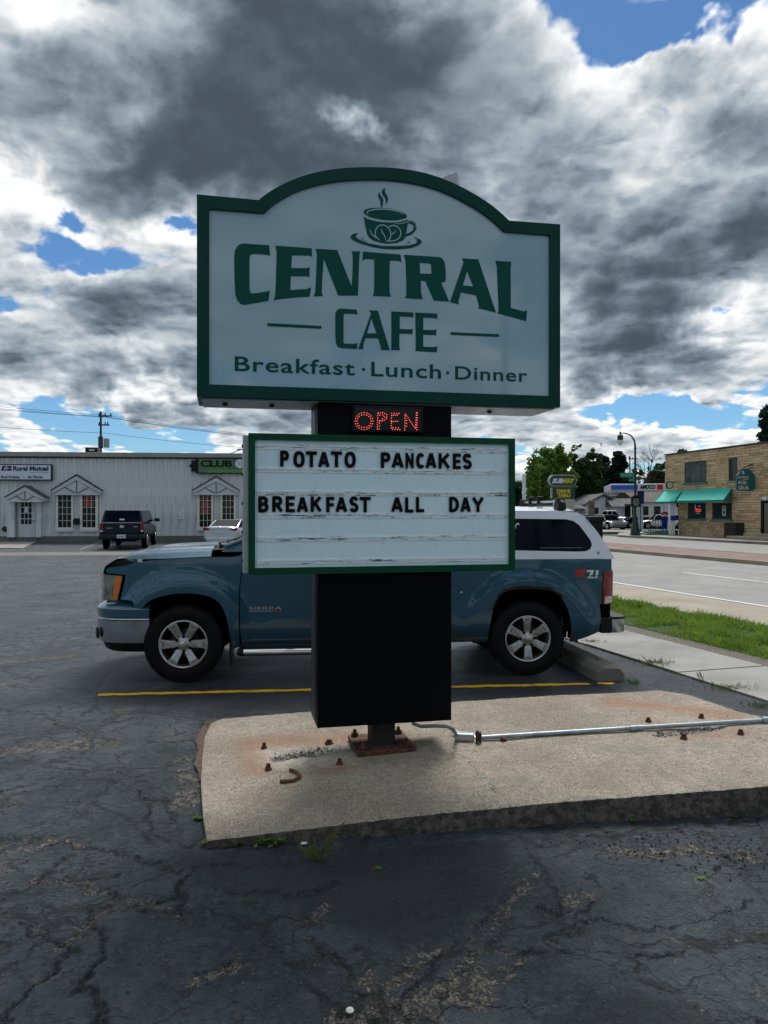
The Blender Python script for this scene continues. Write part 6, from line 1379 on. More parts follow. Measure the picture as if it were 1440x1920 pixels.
for k, w_ in enumerate((10, 12, 12, 9)): a_, b_ = LP(1191 - w_ / 2, 935.5 + 3.6 * k), LP(1191 + w_ / 2, 936.7 + 3.6 * k); MB().box(a_[0], b_[0], -.166, -.161, b_[1], a_[1]).build('plaque_line', M['silver'], pn_)
# green street name blades on a thin post behind
D2 = D + 6; sp0 = Vector((P(1189.5, 0, D2).x, D2, 0)); sn = thing('street_name_sign', 'green street name blades on a thin post behind the street lamp', 'sign', sp0)
SP = lambda px, py: (P(px, py, D2).x - sp0.x, P(px, py, D2).z)
MB().tube([(0, 0, 0), (0, 0, SP(0, 884)[1])], .035, 6).build('post', M['galv'], sn)
M['sgreen'] = mat('street_sign_green', (.01, .20, .13), .4)
for a_, b_, tx_ in (((1162, 887), (1188.5, 895.5), 'Central St'), ((1178, 898), (1188.5, 903), '4th')):
    (x0, z1), (x1, z0) = SP(*a_), SP(*b_); pl2 = MB().box(x0, x1, -.06, -.04, z0, z1).build('name_blade', M['sgreen'], sn, bevel=.01)
    mb = MB(); w_ = x1 - x0
    mb.box(x0 + .08 * w_, x1 - .08 * w_, -.063, -.0605, z0 + (z1 - z0) * .38, z0 + (z1 - z0) * .62); mb.build('lettering', mat('faint_sign_print', (.12, .36, .28), .5), pl2)
tp = thing('thin_sign_post', 'thin black post just right of the street lamp', 'post', G(1201, 995, .13)); dtp = tp.location.y
MB().tube([(0, 0, 0), (0, 0, P(1201, 925, dtp).z - .13)], .03, 6).build('post', M['black'], tp); MB().box(-.06, .06, -.04, .04, 0, .1).build('post_foot', M['black'], tp)
# sandwich shop sign
D3 = 62.0; s0 = Vector((P(1058, 0, D3).x, D3, 0)); ss = thing('sandwich_shop_sign', 'oval dark sandwich shop sign above a drive thru box and white reader board', 'sign', s0)
S3 = lambda px, py: (P(px, py, D3).x - s0.x, P(px, py, D3).z)
M['subg'] = mat('deep_green_sign', (.006, .045, .03), .35); M['suby'] = mat('sign_yellow', (.62, .48, .02), .45); M['grey_edge'] = mat('grey_edge', (.28, .30, .31), .5)
def stadium(a_, b_, inset=0):
    (x0, z1), (x1, z0) = S3(*a_), S3(*b_); r_ = (z1 - z0) / 2; cz = (z0 + z1) / 2; r2 = r_ - inset
    return [(x1 - r_ + r2 * math.cos(R(w)), cz + r2 * math.sin(R(w))) for w in range(-90, 91, 15)] + [(x0 + r_ + r2 * math.cos(R(w)), cz + r2 * math.sin(R(w))) for w in range(90, 271, 15)]
MB().prism(stadium((1029, 890), (1081, 912)), -.1, .5).build('oval_box', M['grey_edge'], ss); MB().prism(stadium((1030, 891), (1080.5, 911.5), .05), -.13, -.1).build('oval_face', M['subg'], ss)
def stx(s_, m, a_, b_, **k): (x0, z1), (x1, z0) = S3(*a_), S3(*b_); return text(s_, m, ss, x0, x1, z0, z1, -.135, name='lettering', **k)
stx('SUB', M['sf2'], (1034.5, 897), (1055.5, 906.5), bold=.06, slant=.3); stx('WAY', M['suby'], (1054.5, 897), (1077, 906.5), bold=.06, slant=.3)
(x0, z1), (x1, z0) = S3(1034, 914.5), S3(1078, 934); MB().box(x0, x1, -.05, .45, z0, z1).build('drive_box', M['grey_edge'], ss); MB().box(x0 + .08, x1 - .02, -.12, -.05, z0 + .03, z1 - .02).build('drive_face', M['subg'], ss)
stx('DRIVE', M['suby'], (1043.5, 917.5), (1069, 924.5), bold=.05); stx('THRU', M['suby'], (1045, 925.5), (1068.5, 932.5), bold=.05)
(x0, z1), (x1, z0) = S3(1038, 936), S3(1077, 956); rbd = MB().box(x0, x1, -.1, .3, z0, z1).build('reader_board', mat('cream_board', (.42, .42, .36), .5), ss)
for k in range(5): MB().box(x0 + .05, x1 - .05, -.112, -.1005, z0 + (z1 - z0) * (k + .5) / 5 - .01, z0 + (z1 - z0) * (k + .5) / 5 + .01).build('letter_track', M['grey_edge'], rbd)
for px_ in (1046, 1069): x_ = S3(px_, 0)[0]; MB().tube([(x_, .15, 0), (x_, .15, S3(0, 914)[1])], .09, 8).build('post', M['grey_edge'], ss)
# white flag-less pole at the far left of that group
D4 = 58.; wp = thing('white_pole', 'plain white pole standing left of the tall green tree', 'pole', (P(982.5, 0, D4).x, D4, 0))
MB().tube([(0, 0, 0), (0, 0, P(0, 889, D4).z)], .14, 8).build('pole', M['sf2'], wp); MB().lathe([(.2, 0), (.2, .1), (.12, .14)], 8).build('pole_foot', M['kerb'], wp)
# petrol station canopy
D5 = 66.; c5 = Vector((P(1144, 0, D5).x, D5, 0)); can = thing('station_canopy', 'white fuel station canopy with blue band, black lettering and red end block', 'canopy', c5)
dirc = Vector((1, -.22, 0)).normalized(); rzc = math.atan2(dirc.y, dirc.x); can.rotation_euler.z = rzc; CF = Fr(c5, rzc)
cz1, cz0 = CF.hit(1144, 907.5)[1], CF.hit(1144, 920)[1]; xe_ = CF.hit(1262, 900)[0]
MB().box(0, xe_, 0, 7.5, cz0, cz1).build('fascia_box', mat('canopy_white', (.62, .64, .66), .4), can, bevel=.06)
def cbox(nm, m, p0, p1, f0, f1, y=-.03): a_, b_ = CF.hit(p0, 910)[0], CF.hit(p1, 910)[0]; return MB().box(a_, b_, y, .02, cz0 + (cz1 - cz0) * f0, cz0 + (cz1 - cz0) * f1).build(nm, m, can, bevel=.02)
cbox('blue_band', mat('canopy_blue', (.01, .10, .52), .4), 1146, 1196, .12, .82); cbox('red_block', M['red'], 1232, 1243, .12, .90)
a_, b_ = CF.hit(1199, 910)[0], CF.hit(1229, 910)[0]; text('AMOCO', M['black'], can, a_, b_, cz0 + (cz1 - cz0) * .20, cz0 + (cz1 - cz0) * .84, -.04, name='lettering', bold=.05, slant=.2)
for px_, m_, zt3 in ((1209.5, M['sf2'], 0), ):
    x_ = CF.hit(px_, 930)[0]; cc_ = MB().box(x_ - .2, x_ + .2, 3.0, 3.4, 0, cz0).build('column', m_, can, bevel=.03); MB().box(x_ - .27, x_ + .27, 2.95, 3.5, cz0 - 1.15, cz0 - .002).build('column_band', mat('band_navy', (.01, .03, .20), .5), cc_)
x_ = CF.hit(1262, 930)[0]; MB().box(x_ - .3, x_ + .3, 3.0, 3.6, 0, cz0).build('column', M['sf2'], can)
def bollard(px, py, lab):
    g = G(px, py); o = thing('bollard', lab, 'bollard', g, group='bollards at the fuel station'); h_ = P(px, 961, g.y).z; MB().lathe([(.13, 0), (.13, h_ * .62)], 10).build('post', M['white'], o); MB().lathe([(.14, h_ * .62), (.14, h_ - .05), (.1, h_)], 10).build('red_top', M['red'], o)
bollard(1175.5, 977.5, 'red topped white bollard, the left one of the pair by the lamp'); bollard(1182, 977, 'red topped white bollard, the right one of the pair by the lamp')
for px_, lab in ((1223, 'blue fuel pump with white sides, the left of two'), (1231.5, 'blue fuel pump with white sides, the right of two')):
    g = G(px_, 977.5); o = thing('fuel_pump', lab, 'fuel pump', g, group='fuel pumps under the canopy'); MB().box(-.26, .26, -.3, .3, 0, .9).build('pump_body', bpy.data.materials['canopy_blue'], o, bevel=.02); MB().box(-.26, .26, -.3, .3, .9, 1.15).build('pump_head', M['red'], o, bevel=.02); MB().box(-.34, -.27, -.3, .3, 0, .95).build('side_panel', M['white'], o); MB().box(-.15, .15, -.32, -.305, .55, .8).build('display', M['black'], o)
# houses behind
def house(px0, px1, pyb, D, eave, ridge, depth, label, roofm, side_ridge=False, wall=None, rz=0, nwin=2, gable_front=True, porch_=False):
    x0, x1 = P(px0, 0, D).x, P(px1, 0, D).x; o = thing('house', label, 'house', (x0, D, 0), rz); w_ = x1 - x0; ze, zr_ = P(0, eave, D).z, P(0, ridge, D).z
    wall = wall or mat('white_clapboard', (.60, .62, .64), .6, var=.05)
    if gable_front:
        MB().prism([(0, 0), (w_, 0), (w_, ze), (w_ / 2, zr_), (0, ze)], 0, depth).build('wall', wall, o)
        for s_ in (0, 1):
            a_, b_ = (w_ / 2, zr_ + .1), ((-.3, ze - .12) if s_ == 0 else (w_ + .3, ze - .12)); MB().prism([a_, b_, (b_[0], b_[1] + .18), (a_[0], a_[1] + .2)], -.4, depth + .3).build('roof', roofm, o)
    else:
        MB().box(0, w_, 0, depth, 0, ze).build('wall', wall, o)
        MB().add([(-.3, -.4, ze - .1), (w_ + .3, -.4, ze - .1), (w_ + .3, depth / 2, zr_), (-.3, depth / 2, zr_), (-.3, depth + .4, ze - .1), (w_ + .3, depth + .4, ze - .1)], [(0, 1, 2, 3), (3, 2, 5, 4), (0, 3, 4), (1, 5, 2)]).build('roof', roofm, o)
    for k in range(nwin):
        xc = w_ * (k + .6) / (nwin + .2); h0 = ze * .38; f_ = MB().box(xc - .5, xc + .5, -.08, 0, h0, h0 + 1.3).build('window', M['putty'], o); MB().box(xc - .4, xc + .4, -.1, -.085, h0 + .1, h0 + 1.2).build('pane', M['glass2'], f_)
    if porch_:
        MB().prism([(w_ * .55, ze), (w_ + .3, ze - .05), (w_ + .3, ze + .1), (w_ * .55, ze + .2)], -2.2, 0).build('porch_roof', roofm, o)
        for k in range(4): MB().box(w_ * (.57 + .14 * k), w_ * (.57 + .14 * k) + .12, -2.1, -1.98, 0, ze).build('porch_post', wall, o)
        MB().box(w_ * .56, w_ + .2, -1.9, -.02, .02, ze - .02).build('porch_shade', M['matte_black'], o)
    return o
rg = mat('grey_shingle_roof', (.085, .09, .095), .85, var=.15, vs=1); rb2 = mat('brown_shingle_roof', (.075, .062, .055), .85, var=.15, vs=1)
house(1136, 1192, 965, 100, 929, 916, 10, 'two storey white house with grey roof behind the fuel canopy', rg, gable_front=False, nwin=4)
house(1097, 1165, 966, 88, 947, 930, 12, 'white gabled bungalow with grey roof and a dark front porch', rg, nwin=2, porch_=False)
house(1150, 1188, 966, 86, 948, 934, 4, 'low porch wing of the white bungalow with grey roof', rg, gable_front=False, porch_=True, nwin=0)
house(1196, 1290, 966, 92, 940, 918, 10, 'white garage building with a brown roof right of the canopy column', rb2, gable_front=False, nwin=4)
house(1020, 1096, 966, 84, 952, 946, 6, 'low grey shed behind the sandwich shop sign', rg, gable_front=False, nwin=1, wall=mat('grey_shed', (.2, .21, .21), .7))
# utility poles and wires
def upole(px, D, top, label, arms, r_=.15, tr=True):
    x_ = P(px, 0, D).x; h_ = P(0, top, D).z; o = thing('utility_pole', label, 'utility pole', (x_, D, 0)); MB().tube([(0, 0, 0), (0, 0, h_)], [r_, r_ * .7], 8).build('pole', mat('pole_wood', (.06, .05, .045), .9, var=.2), o)
    for k in range(arms):
        za_ = h_ - .5 - .9 * k; MB().box(-.25, 1.15 - .3 * k, -.07, .07, za_, za_ + .14).build('crossarm', M['wood'], o)
        for xx in (-.15, .45, 1.0 - .3 * k): MB().lathe([(.05, 0), (.08, .06), (.04, .12), (.07, .18), (.03, .24)], 8, Matrix.Translation((xx, 0, za_ + .14))).build('insulator', M['black'], o)
    if tr:
        MB().lathe([(.26, 0), (.28, .1), (.28, .8), (.24, .9)], 12, Matrix.Translation((.62, -.1, h_ - 3.6))).build('transformer', M['grey_edge'], o); MB().lathe([(.22, 0), (.24, .1), (.24, 1.1), (.2, 1.2)], 12, Matrix.Translation((.1, -.3, h_ - 3.7))).build('transformer', mat('dark_transformer', (.04, .04, .045), .6), o)
        MB().tube([(0, 0, h_ - 4), (-1.2, 0, h_ - 6), (-2.2, 0, h_ - 9)], .02, 4).build('guy_wire', M['black'], o)
    return o
upole(189, 75, 772, 'utility pole with two transformers rising behind the grey metal building', 2)
upole(1181, 120, 855, 'distant utility pole left of the bare tree', 1, tr=False)
def wire(pts, sag, label, r_=.018):
    a_, b_ = Vector(pts[0]), Vector(pts[1]); L_ = [a_.lerp(b_, i / 24) - Vector((0, 0, sag * 4 * (i / 24) * (1 - i / 24))) for i in range(25)]; o = MB().tube([q_ - a_ for q_ in L_], r_, 4).build('power_line', M['black'], loc=a_); return tag(o, label, 'cable', 'cables strung past the utility pole')
top_ = P(189, 778, 75)
for k, (yl, yr, yp) in enumerate(((749, 815, 778), (753, 817, 781), (757, 819, 782), (795, 836, 812))):
    lab = ('topmost cable across the sky above the grey building', 'second cable from the top above the grey building', 'third cable from the top above the grey building', 'lowest cable, well below the others, above the grey building')[k]
    wire((P(-300, yl - 22, 70), P(194 + k, yp, 75)), .25, lab + ', left of the pole'); wire((P(194 + k, yp, 75), P(620, yr + 12, 82)), .3, lab + ', right of the pole')
wire((P(920, 905, 110), P(1260, 898, 110)), .4, 'thin cable crossing in front of the far trees', .03); wire((P(920, 848, 110), P(1260, 862, 110)), .3, 'thin cable high against the sky right of the sign', .02)
o = thing('yard_lamp', 'small slanted street light beyond the roof near the club sign', 'street lamp', (P(433, 0, 70).x, 70, 0)); zl_ = P(0, 850, 70).z
MB().tube([(0, 0, 0), (0, 0, zl_), (.9, 0, zl_ + .35)], .06, 6).build('pole', M['grey_edge'], o); MB().box(.6, 1.3, -.15, .15, zl_ + .3, zl_ + .42).build('lamp_head', M['grey_edge'], o)
# post and dark bin behind the pickup
g = Vector((P(1109, 0, 16).x, 16, 0)); wpst = thing('wooden_post', 'weathered wooden post rising behind the pickup canopy', 'post', g); MB().box(-.055, .055, -.055, .055, 0, P(0, 940, 16).z).build('post', M['wood'], wpst, bevel=.01); MB().box(-.06, .06, -.06, .06, P(0, 940, 16).z, P(0, 940, 16).z + .02).build('post_cap', M['galv'], wpst)
D6 = 13.5; g = Vector((P(1113, 0, D6).x, D6, 0)); bi = thing('black_bin', 'tall black bin standing behind the rear of the pickup', 'bin', g, R(5)); ztb = P(0, 968, D6).z
MB().prism([(-.10, 0), (.08, 0), (.10, ztb - .1), (-.12, ztb - .1)], -.2, .2).build('bin_body', M['black'], bi, bevel=.015); MB().box(-.14, .12, -.22, .22, ztb - .1, ztb).build('bin_lid', M['black'], bi, bevel=.02)

# wheel stop in the bay
a_ = G(1146, 1277); wsx = thing('wheel_stop', 'worn concrete wheel stop behind the rear tyre of the pickup', 'wheel stop', a_ + Vector((0, .0, 0)), R(8))
wm = panel([(-.16, -.01), (.16, -.01), (.145, .10), (.09, .155), (-.09, .155), (-.145, .10)], .05, lambda u, v: Vector((u, 0, v)))
ws = MB(); prof_ = [(-.17, -.01), (-.155, .10), (-.10, .155), (.10, .155), (.155, .10), (.17, -.01)]
def wsf2(u, v):
    k = v * 5; i = min(int(k), 4); x, z = Vector(prof_[i]).lerp(Vector(prof_[i + 1]), k - i); y = u * 1.95; e = max(0, 1 - min(y, 1.95 - y) / .05); n_ = float(fbm(np.array(y * 1.0), np.array(v * 1.3), 14, 4, .6) - .5)
    return Vector((x * (1 - .14 * e) + n_ * .012, y, z * (1 - .16 * e) + n_ * .014))
ws.grid(wsf2, 70, 24)
for y_, rv in ((0, 0), (70, 1)): q_ = [y_ * 25 + j for j in range(25)]; ws.f.append(tuple(q_[::-1] if not rv else q_))
M['stop'] = concrete('wheel_stop_concrete', (.15, .145, .125), (.26, .25, .22), stain=(.07, .075, .05), bump=.006)
ws.build('concrete_block', M['stop'], wsx, smooth=True, ang=60)
for y_ in (.35, 1.6): MB().lathe([(.018, .15), (.018, .162), (.012, .168)], 8, Matrix.Translation((0, y_, 0))).build('anchor_pin', M['rust'], wsx)

# ------------------------------------------------------------------ parked cars
def car(label, loc, rz, L, Wd, Hh, paint, cat='car', belt=.62, nose=.95, tail=.95, gh=(.24, .36, .78, .93), clear=.17, pickup=False, name='parked_car', dark=True, group=None, wr=.33):
    """local x = forward, origin under the middle; gh: windscreen base, roof front, roof back, rear glass base as fractions from the nose"""
    o = thing(name, label, cat, loc, rz, group); hb_ = Hh * belt; X = lambda f_: L / 2 - f_ * L; w2 = Wd / 2
    st = [(0, .42 * hb_ + .1, nose * hb_ * .80, .78), (.03, clear + .06, nose * hb_ * .90, .88), (.09, clear, nose * hb_ * .96, .96), (gh[0], clear, hb_ * .985, 1), (.5, clear, hb_ * 1.01, 1), (gh[3], clear, hb_ * 1.03 * (1 if pickup else 1.02), .99), (.97, clear + .05, tail * hb_ * 1.02, .95), (1, clear + .14, tail * hb_ * .96, .90)]
    m_ = 14
    def body(u, v):
        k = u * (len(st) - 1); i = min(int(k), len(st) - 2); t_ = k - i; f_, z0, z1, ww = [st[i][q_] * (1 - t_) + st[i + 1][q_] * t_ for q_ in range(4)]
        a_ = 2 * math.pi * v; c_, s_ = math.cos(a_), math.sin(a_); e_ = .42
        y = w2 * ww * abs(c_) ** e_ * (1 if c_ > 0 else -1); zz = (z0 + z1) / 2 + (z1 - z0) / 2 * abs(s_) ** .5 * (1 if s_ > 0 else -1)
        return Vector((X(f_), y * (1 - .05 * max(0, s_)), zz))
    b_ = MB().grid(body, 35, 40)
    b_.f.append(tuple(range(41))[::1]); b_.f.append(tuple(35 * 41 + j for j in range(40, -1, -1)))
    bo = b_.build('body', paint, o, smooth=True, ang=50)
    xa, xb, xc, xd = (X(q_) for q_ in gh); zb1 = hb_ - .02; zt1 = Hh; wb, wt = w2 * .93, w2 * (.74 if not pickup else .80)
    lo_ = [(xa, wb), (xd, wb * (.9 if not pickup else 1)), (xd, -wb * (.9 if not pickup else 1)), (xa, -wb)]; up_ = [(xb, wt), (xc, wt), (xc, -wt), (xb, -wt)]
    LV = [Vector((x, y, zb1)) for x, y in lo_]; UV = [Vector((x, y, zt1 - .05)) for x, y in up_]
    cab = MB(); cab.add([p_ * 1.0 for p_ in LV] + UV, [(0, 1, 2, 3)[::-1], (4, 5, 6, 7), (0, 4, 5, 1)[::-1], (1, 5, 6, 2)[::-1], (2, 6, 7, 3)[::-1], (3, 7, 4, 0)[::-1]]); cab.build('cabin', paint, o, bevel=.05, seg=3, smooth=True)
    def gl(a_, b_, c_, d_, nm, ins=.10, off=.012):
        ce = (a_ + b_ + c_ + d_) / 4; n_ = (b_ - a_).cross(d_ - a_).normalized(); mid = Vector(((xb + xc) / 2, 0, zb1))
        if n_.dot(ce - mid) < 0: n_ = -n_
        q_ = [p_.lerp(ce, ins) + n_ * off for p_ in (a_, b_, c_, d_)]; mb = MB().add(q_ + [p_ - n_ * .02 for p_ in q_], [(0, 1, 2, 3), (7, 6, 5, 4), (0, 4, 5, 1), (1, 5, 6, 2), (2, 6, 7, 3), (3, 7, 4, 0)]); return mb.build(nm, M['fblack'] if dark else M['glass2'], o)
    gl(LV[3], LV[0], UV[0], UV[3], 'windscreen'); gl(LV[1], LV[2], UV[2], UV[1], 'rear_window')
    nn = 3 if pickup else 2
    for s_ in ((0, 1), (3, 2)):
        for k in range(nn):
            a_, b_ = LV[s_[0]].lerp(LV[s_[1]], k / nn), LV[s_[0]].lerp(LV[s_[1]], (k + 1) / nn); d_, c_ = UV[s_[0]].lerp(UV[s_[1]], k / nn), UV[s_[0]].lerp(UV[s_[1]], (k + 1) / nn); gl(a_, b_, c_, d_, 'side_window', .08)
    for f_ in (.17, .80):
        for s_ in (-1, 1):
            Mw = Matrix.Translation((X(f_), s_ * (w2 - .02), wr)) @ Matrix.Rotation(R(-90 * s_), 4, 'X')
            MB().lathe([(wr + .07, -.12), (wr + .07, .004)], 24, Matrix.Translation((0, 0, .03)) @ Mw).build('wheel_arch', M['matte_black'], o)
            ty = MB().lathe([(wr * .6, -.22), (wr * .93, -.22), (wr, -.17), (wr, -.03), (wr * .93, .015), (wr * .66, .015)], 28, Mw).build('tyre', M['tyre'], o, smooth=True); rm_ = MB().lathe([(wr * .62, .0), (wr * .60, .022), (wr * .18, .02), (wr * .15, .03)], 10, Mw).build('rim', M['alloy'], ty)
    for s_ in (-1, 1):
        mi = MB().box(X(gh[0]) - .25, X(gh[0]) - .12, *sorted((s_ * (w2 - .02), s_ * (w2 + .24))), hb_ + .0, hb_ + .17).build('mirror', paint if not pickup else M['black'], o, bevel=.03)
    return o, X, hb_, w2
navy = carpaint('dark_navy_paint', (.004, .009, .018), metal=0, rough=.5)
navy.node_tree.nodes['Principled BSDF'].inputs['Coat Weight'].default_value = .25; navy.node_tree.nodes['Principled BSDF'].inputs['Specular IOR Level'].default_value = .2
silver = carpaint('silver_paint', (.52, .56, .60), metal=.5, rough=.25)
# dark pickup with a canopy, tail towards us
g0 = G(227, 1030.5); g0 = Vector((P(227, 0, 34.2).x, 34.2 + 2.9 * math.cos(R(12)), 0)) + Vector((-2.9 * math.sin(R(10)), 0, 0))
o, X, hb_, w2 = car('black pickup truck with a canopy parked facing the grey building', g0, R(90 + 11), 5.8, 1.98, 1.84, navy, 'pickup truck', belt=.66, gh=(.24, .33, .955, .995), pickup=True, tail=1.0, nose=.98, clear=.42, wr=.40, name='pickup_truck')
xr = -2.9
MB().box(xr - .06, xr + .03, -.78, .78, .72, 1.20).build('tailgate', navy, o, bevel=.03); MB().box(xr - .075, xr - .061, -.09, .09, .98, 1.10).build('tailgate_emblem', M['silver'], o, bevel=.004)
for s_ in (-1, 1): tl_ = MB().box(xr - .07, xr + .06, *sorted((s_ * .80, s_ * .97)), .80, 1.20).build('tail_light', M['redglass'], o, bevel=.03); MB().box(xr - .078, xr - .06, *sorted((s_ * .83, s_ * .94)), .80, .87).build('reverse_lens', M['sf2'], tl_)
bm_ = MB().box(xr - .22, xr + .05, -.99, .99, .46, .68).build('rear_bumper', navy, o, bevel=.05, seg=3, smooth=True); MB().box(xr - .23, xr - .221, -.19, .19, .52, .68).build('licence_plate', M['sf2'], o); MB().box(xr - .235, xr - .231, -.13, .13, .58, .62).build('plate_print', M['redsign'], o)
MB().box(xr - .01, xr + .04, -.86, .86, 1.205, 1.235).build('canopy_seal', M['silver'], o); MB().tube([(xr - .3, 0, .44), (xr + .3, 0, .44)], .04, 6).build('tow_bar', M['black'], o); MB().box(xr - .03, xr - .005, -.11, .11, 1.33, 1.40).build('window_sticker', M['sf2'], o)
MB().box(-2.5, 2.5, -.5, .5, .34, .6).build('underbody', M['matte_black'], o); MB().box(xr - .075, xr - .061, .40, .68, .96, .985).build('model_badge', M['silver'], o); MB().box(xr - .075, xr - .061, -.70, -.50, 1.02, 1.05).build('model_badge', M['silver'], o)
# silver saloon, tail towards us
o, X, hb_, w2 = car('silver saloon car half hidden behind the teal pickup bonnet', Vector((P(436, 0, 38.5).x, 39.0, 0)), R(90 - 6), 4.7, 1.80, 1.36, silver, belt=.70, gh=(.27, .42, .70, .90), tail=1.04, name='parked_car')
xr = -2.35
for s_ in (-1, 1): MB().prism([(s_ * .85, .78), (s_ * .86, .93), (s_ * .60, .92), (s_ * .47, .86), (s_ * .60, .80)], -.05, .05, Matrix.Translation((xr + .04, 0, 0)) @ Matrix.Rotation(R(90), 4, 'Z')).build('tail_light', M['redglass'], o, bevel=.01)
MB().box(xr - .02, xr + .02, -.25, .25, .68, .79).build('licence_plate', M['sf2'], o); MB().box(xr - .03, xr + .0, -.50, .50, .865, .885).build('boot_trim', M['chrome'], o); MB().lathe([(.06, 0), (.05, .02)], 12, Matrix.Translation((xr + .0, 0, .93)) @ Matrix.Rotation(R(-90), 4, 'Y')).build('badge', M['chrome'], o)
MB().box(xr - .01, xr + .3, -.70, .70, .22, .50).build('rear_bumper', silver, o, bevel=.06, seg=3, smooth=True)
# far cars on the side street and at the houses
gold = carpaint('pale_grey_paint', (.42, .42, .40), metal=.4)
def farcar(px, D, rz, label, paint, face, **k):
    o, X, hb_, w2 = car(label, Vector((P(px, 0, D).x, D, 0)), R(rz), 4.6, 1.8, k.pop('Hh', 1.42), paint, **k); f_ = 1 if face else -1
    for s_ in (-1, 1): MB().box(*sorted((f_ * 2.16, f_ * 2.30)), *sorted((s_ * .50, s_ * .82)), .60, .78).build('headlight' if face else 'tail_light', M['sf2'] if face else M['redglass'], o, bevel=.02)
    MB().box(*sorted((f_ * 2.2, f_ * 2.27)), -.42, .42, .45, .66).build('grille' if face else 'licence_plate', M['black'] if face else M['sf2'], o); return o
farcar(1134, 70, -70, 'pale grey car driving towards us on the side street', gold, True)
farcar(1147, 76, 160, 'white pickup parked in front of the white bungalow', M['white'], True, cat='pickup truck', pickup=True, Hh=1.8, belt=.62, clear=.4, wr=.4, gh=(.26, .34, .60, .66), name='pickup_truck')
farcar(1128, 77, 175, 'dark car parked just left of the white pickup by the bungalow', navy, True)
farcar(1100, 78, 5, 'grey car parked at the left end of the bungalow', carpaint('mid_grey_paint', (.12, .13, .15)), False)
farcar(1243, 72, 170, 'white car under the fuel canopy seen past the porch', M['white'], True)
farcar(1204, 74, 0, 'blue car parked behind the street lamp foot', carpaint('blue_paint', (.01, .03, .16)), False, Hh=1.2)

# ------------------------------------------------------------------ trees, grass and weeds
def leafmat(name, a, b_, dark, sc=.5):
    m = bpy.data.materials.new(name); m.use_nodes = True; t = NT(m.node_tree); b = t.n['Principled BSDF']; oc = t.new('ShaderNodeTexCoord').outputs['Object']
    c = t.mix(t.rng(t.noise(oc, sc, 4, .6), .35, .65), a, b_); c = t.mix(t.rng(t.noise(oc, 7, 3, .6), .4, .7, 0, .6), c, dark); t.put(b.inputs['Base Color'], c); b.inputs['Roughness'].default_value = .6
    b.inputs['Specular IOR Level'].default_value = .25; tr = t.new('ShaderNodeBsdfTranslucent'); t.put(tr.inputs[0], c); mx = t.new('ShaderNodeMixShader'); mx.inputs[0].default_value = .35
    t.l.new(b.outputs[0], mx.inputs[1]); t.l.new(tr.outputs[0], mx.inputs[2]); t.l.new(mx.outputs[0], t.n['Material Output'].inputs[0]); return m
M['leaf_bright'] = leafmat('leaf_bright', (.10, .20, .03), (.17, .27, .045), (.04, .08, .015)); M['leaf_dark'] = leafmat('leaf_dark', (.03, .065, .025), (.05, .095, .03), (.015, .03, .012)); M['needle'] = leafmat('needle', (.012, .032, .020), (.022, .05, .03), (.006, .016, .012))
M['bark'] = mat('bark', (.05, .04, .032), .9, var=.3)
def leaves(centres, sizes, n, ls, seed):
    r = np.random.default_rng(seed); C_ = np.array(centres); S_ = np.array(sizes); w = S_.prod(1); k = r.choice(len(C_), n, p=w / w.sum()); v = r.normal(size=(n, 3)); v /= np.linalg.norm(v, axis=1)[:, None]
    p_ = C_[k] + v * S_[k] * (r.random((n, 1)) ** .45); a_ = r.normal(size=(n, 3)); a_ /= np.linalg.norm(a_, axis=1)[:, None]; b_ = np.cross(a_, r.normal(size=(n, 3))); b_ /= np.linalg.norm(b_, axis=1)[:, None]; s_ = ls * r.uniform(.5, 1.4, (n, 1))
    V_ = np.stack([p_ - a_ * s_, p_ + b_ * s_ * .6, p_ + a_ * s_, p_ - b_ * s_ * .6], 1).reshape(-1, 3); return V_, np.arange(4 * n).reshape(n, 4)
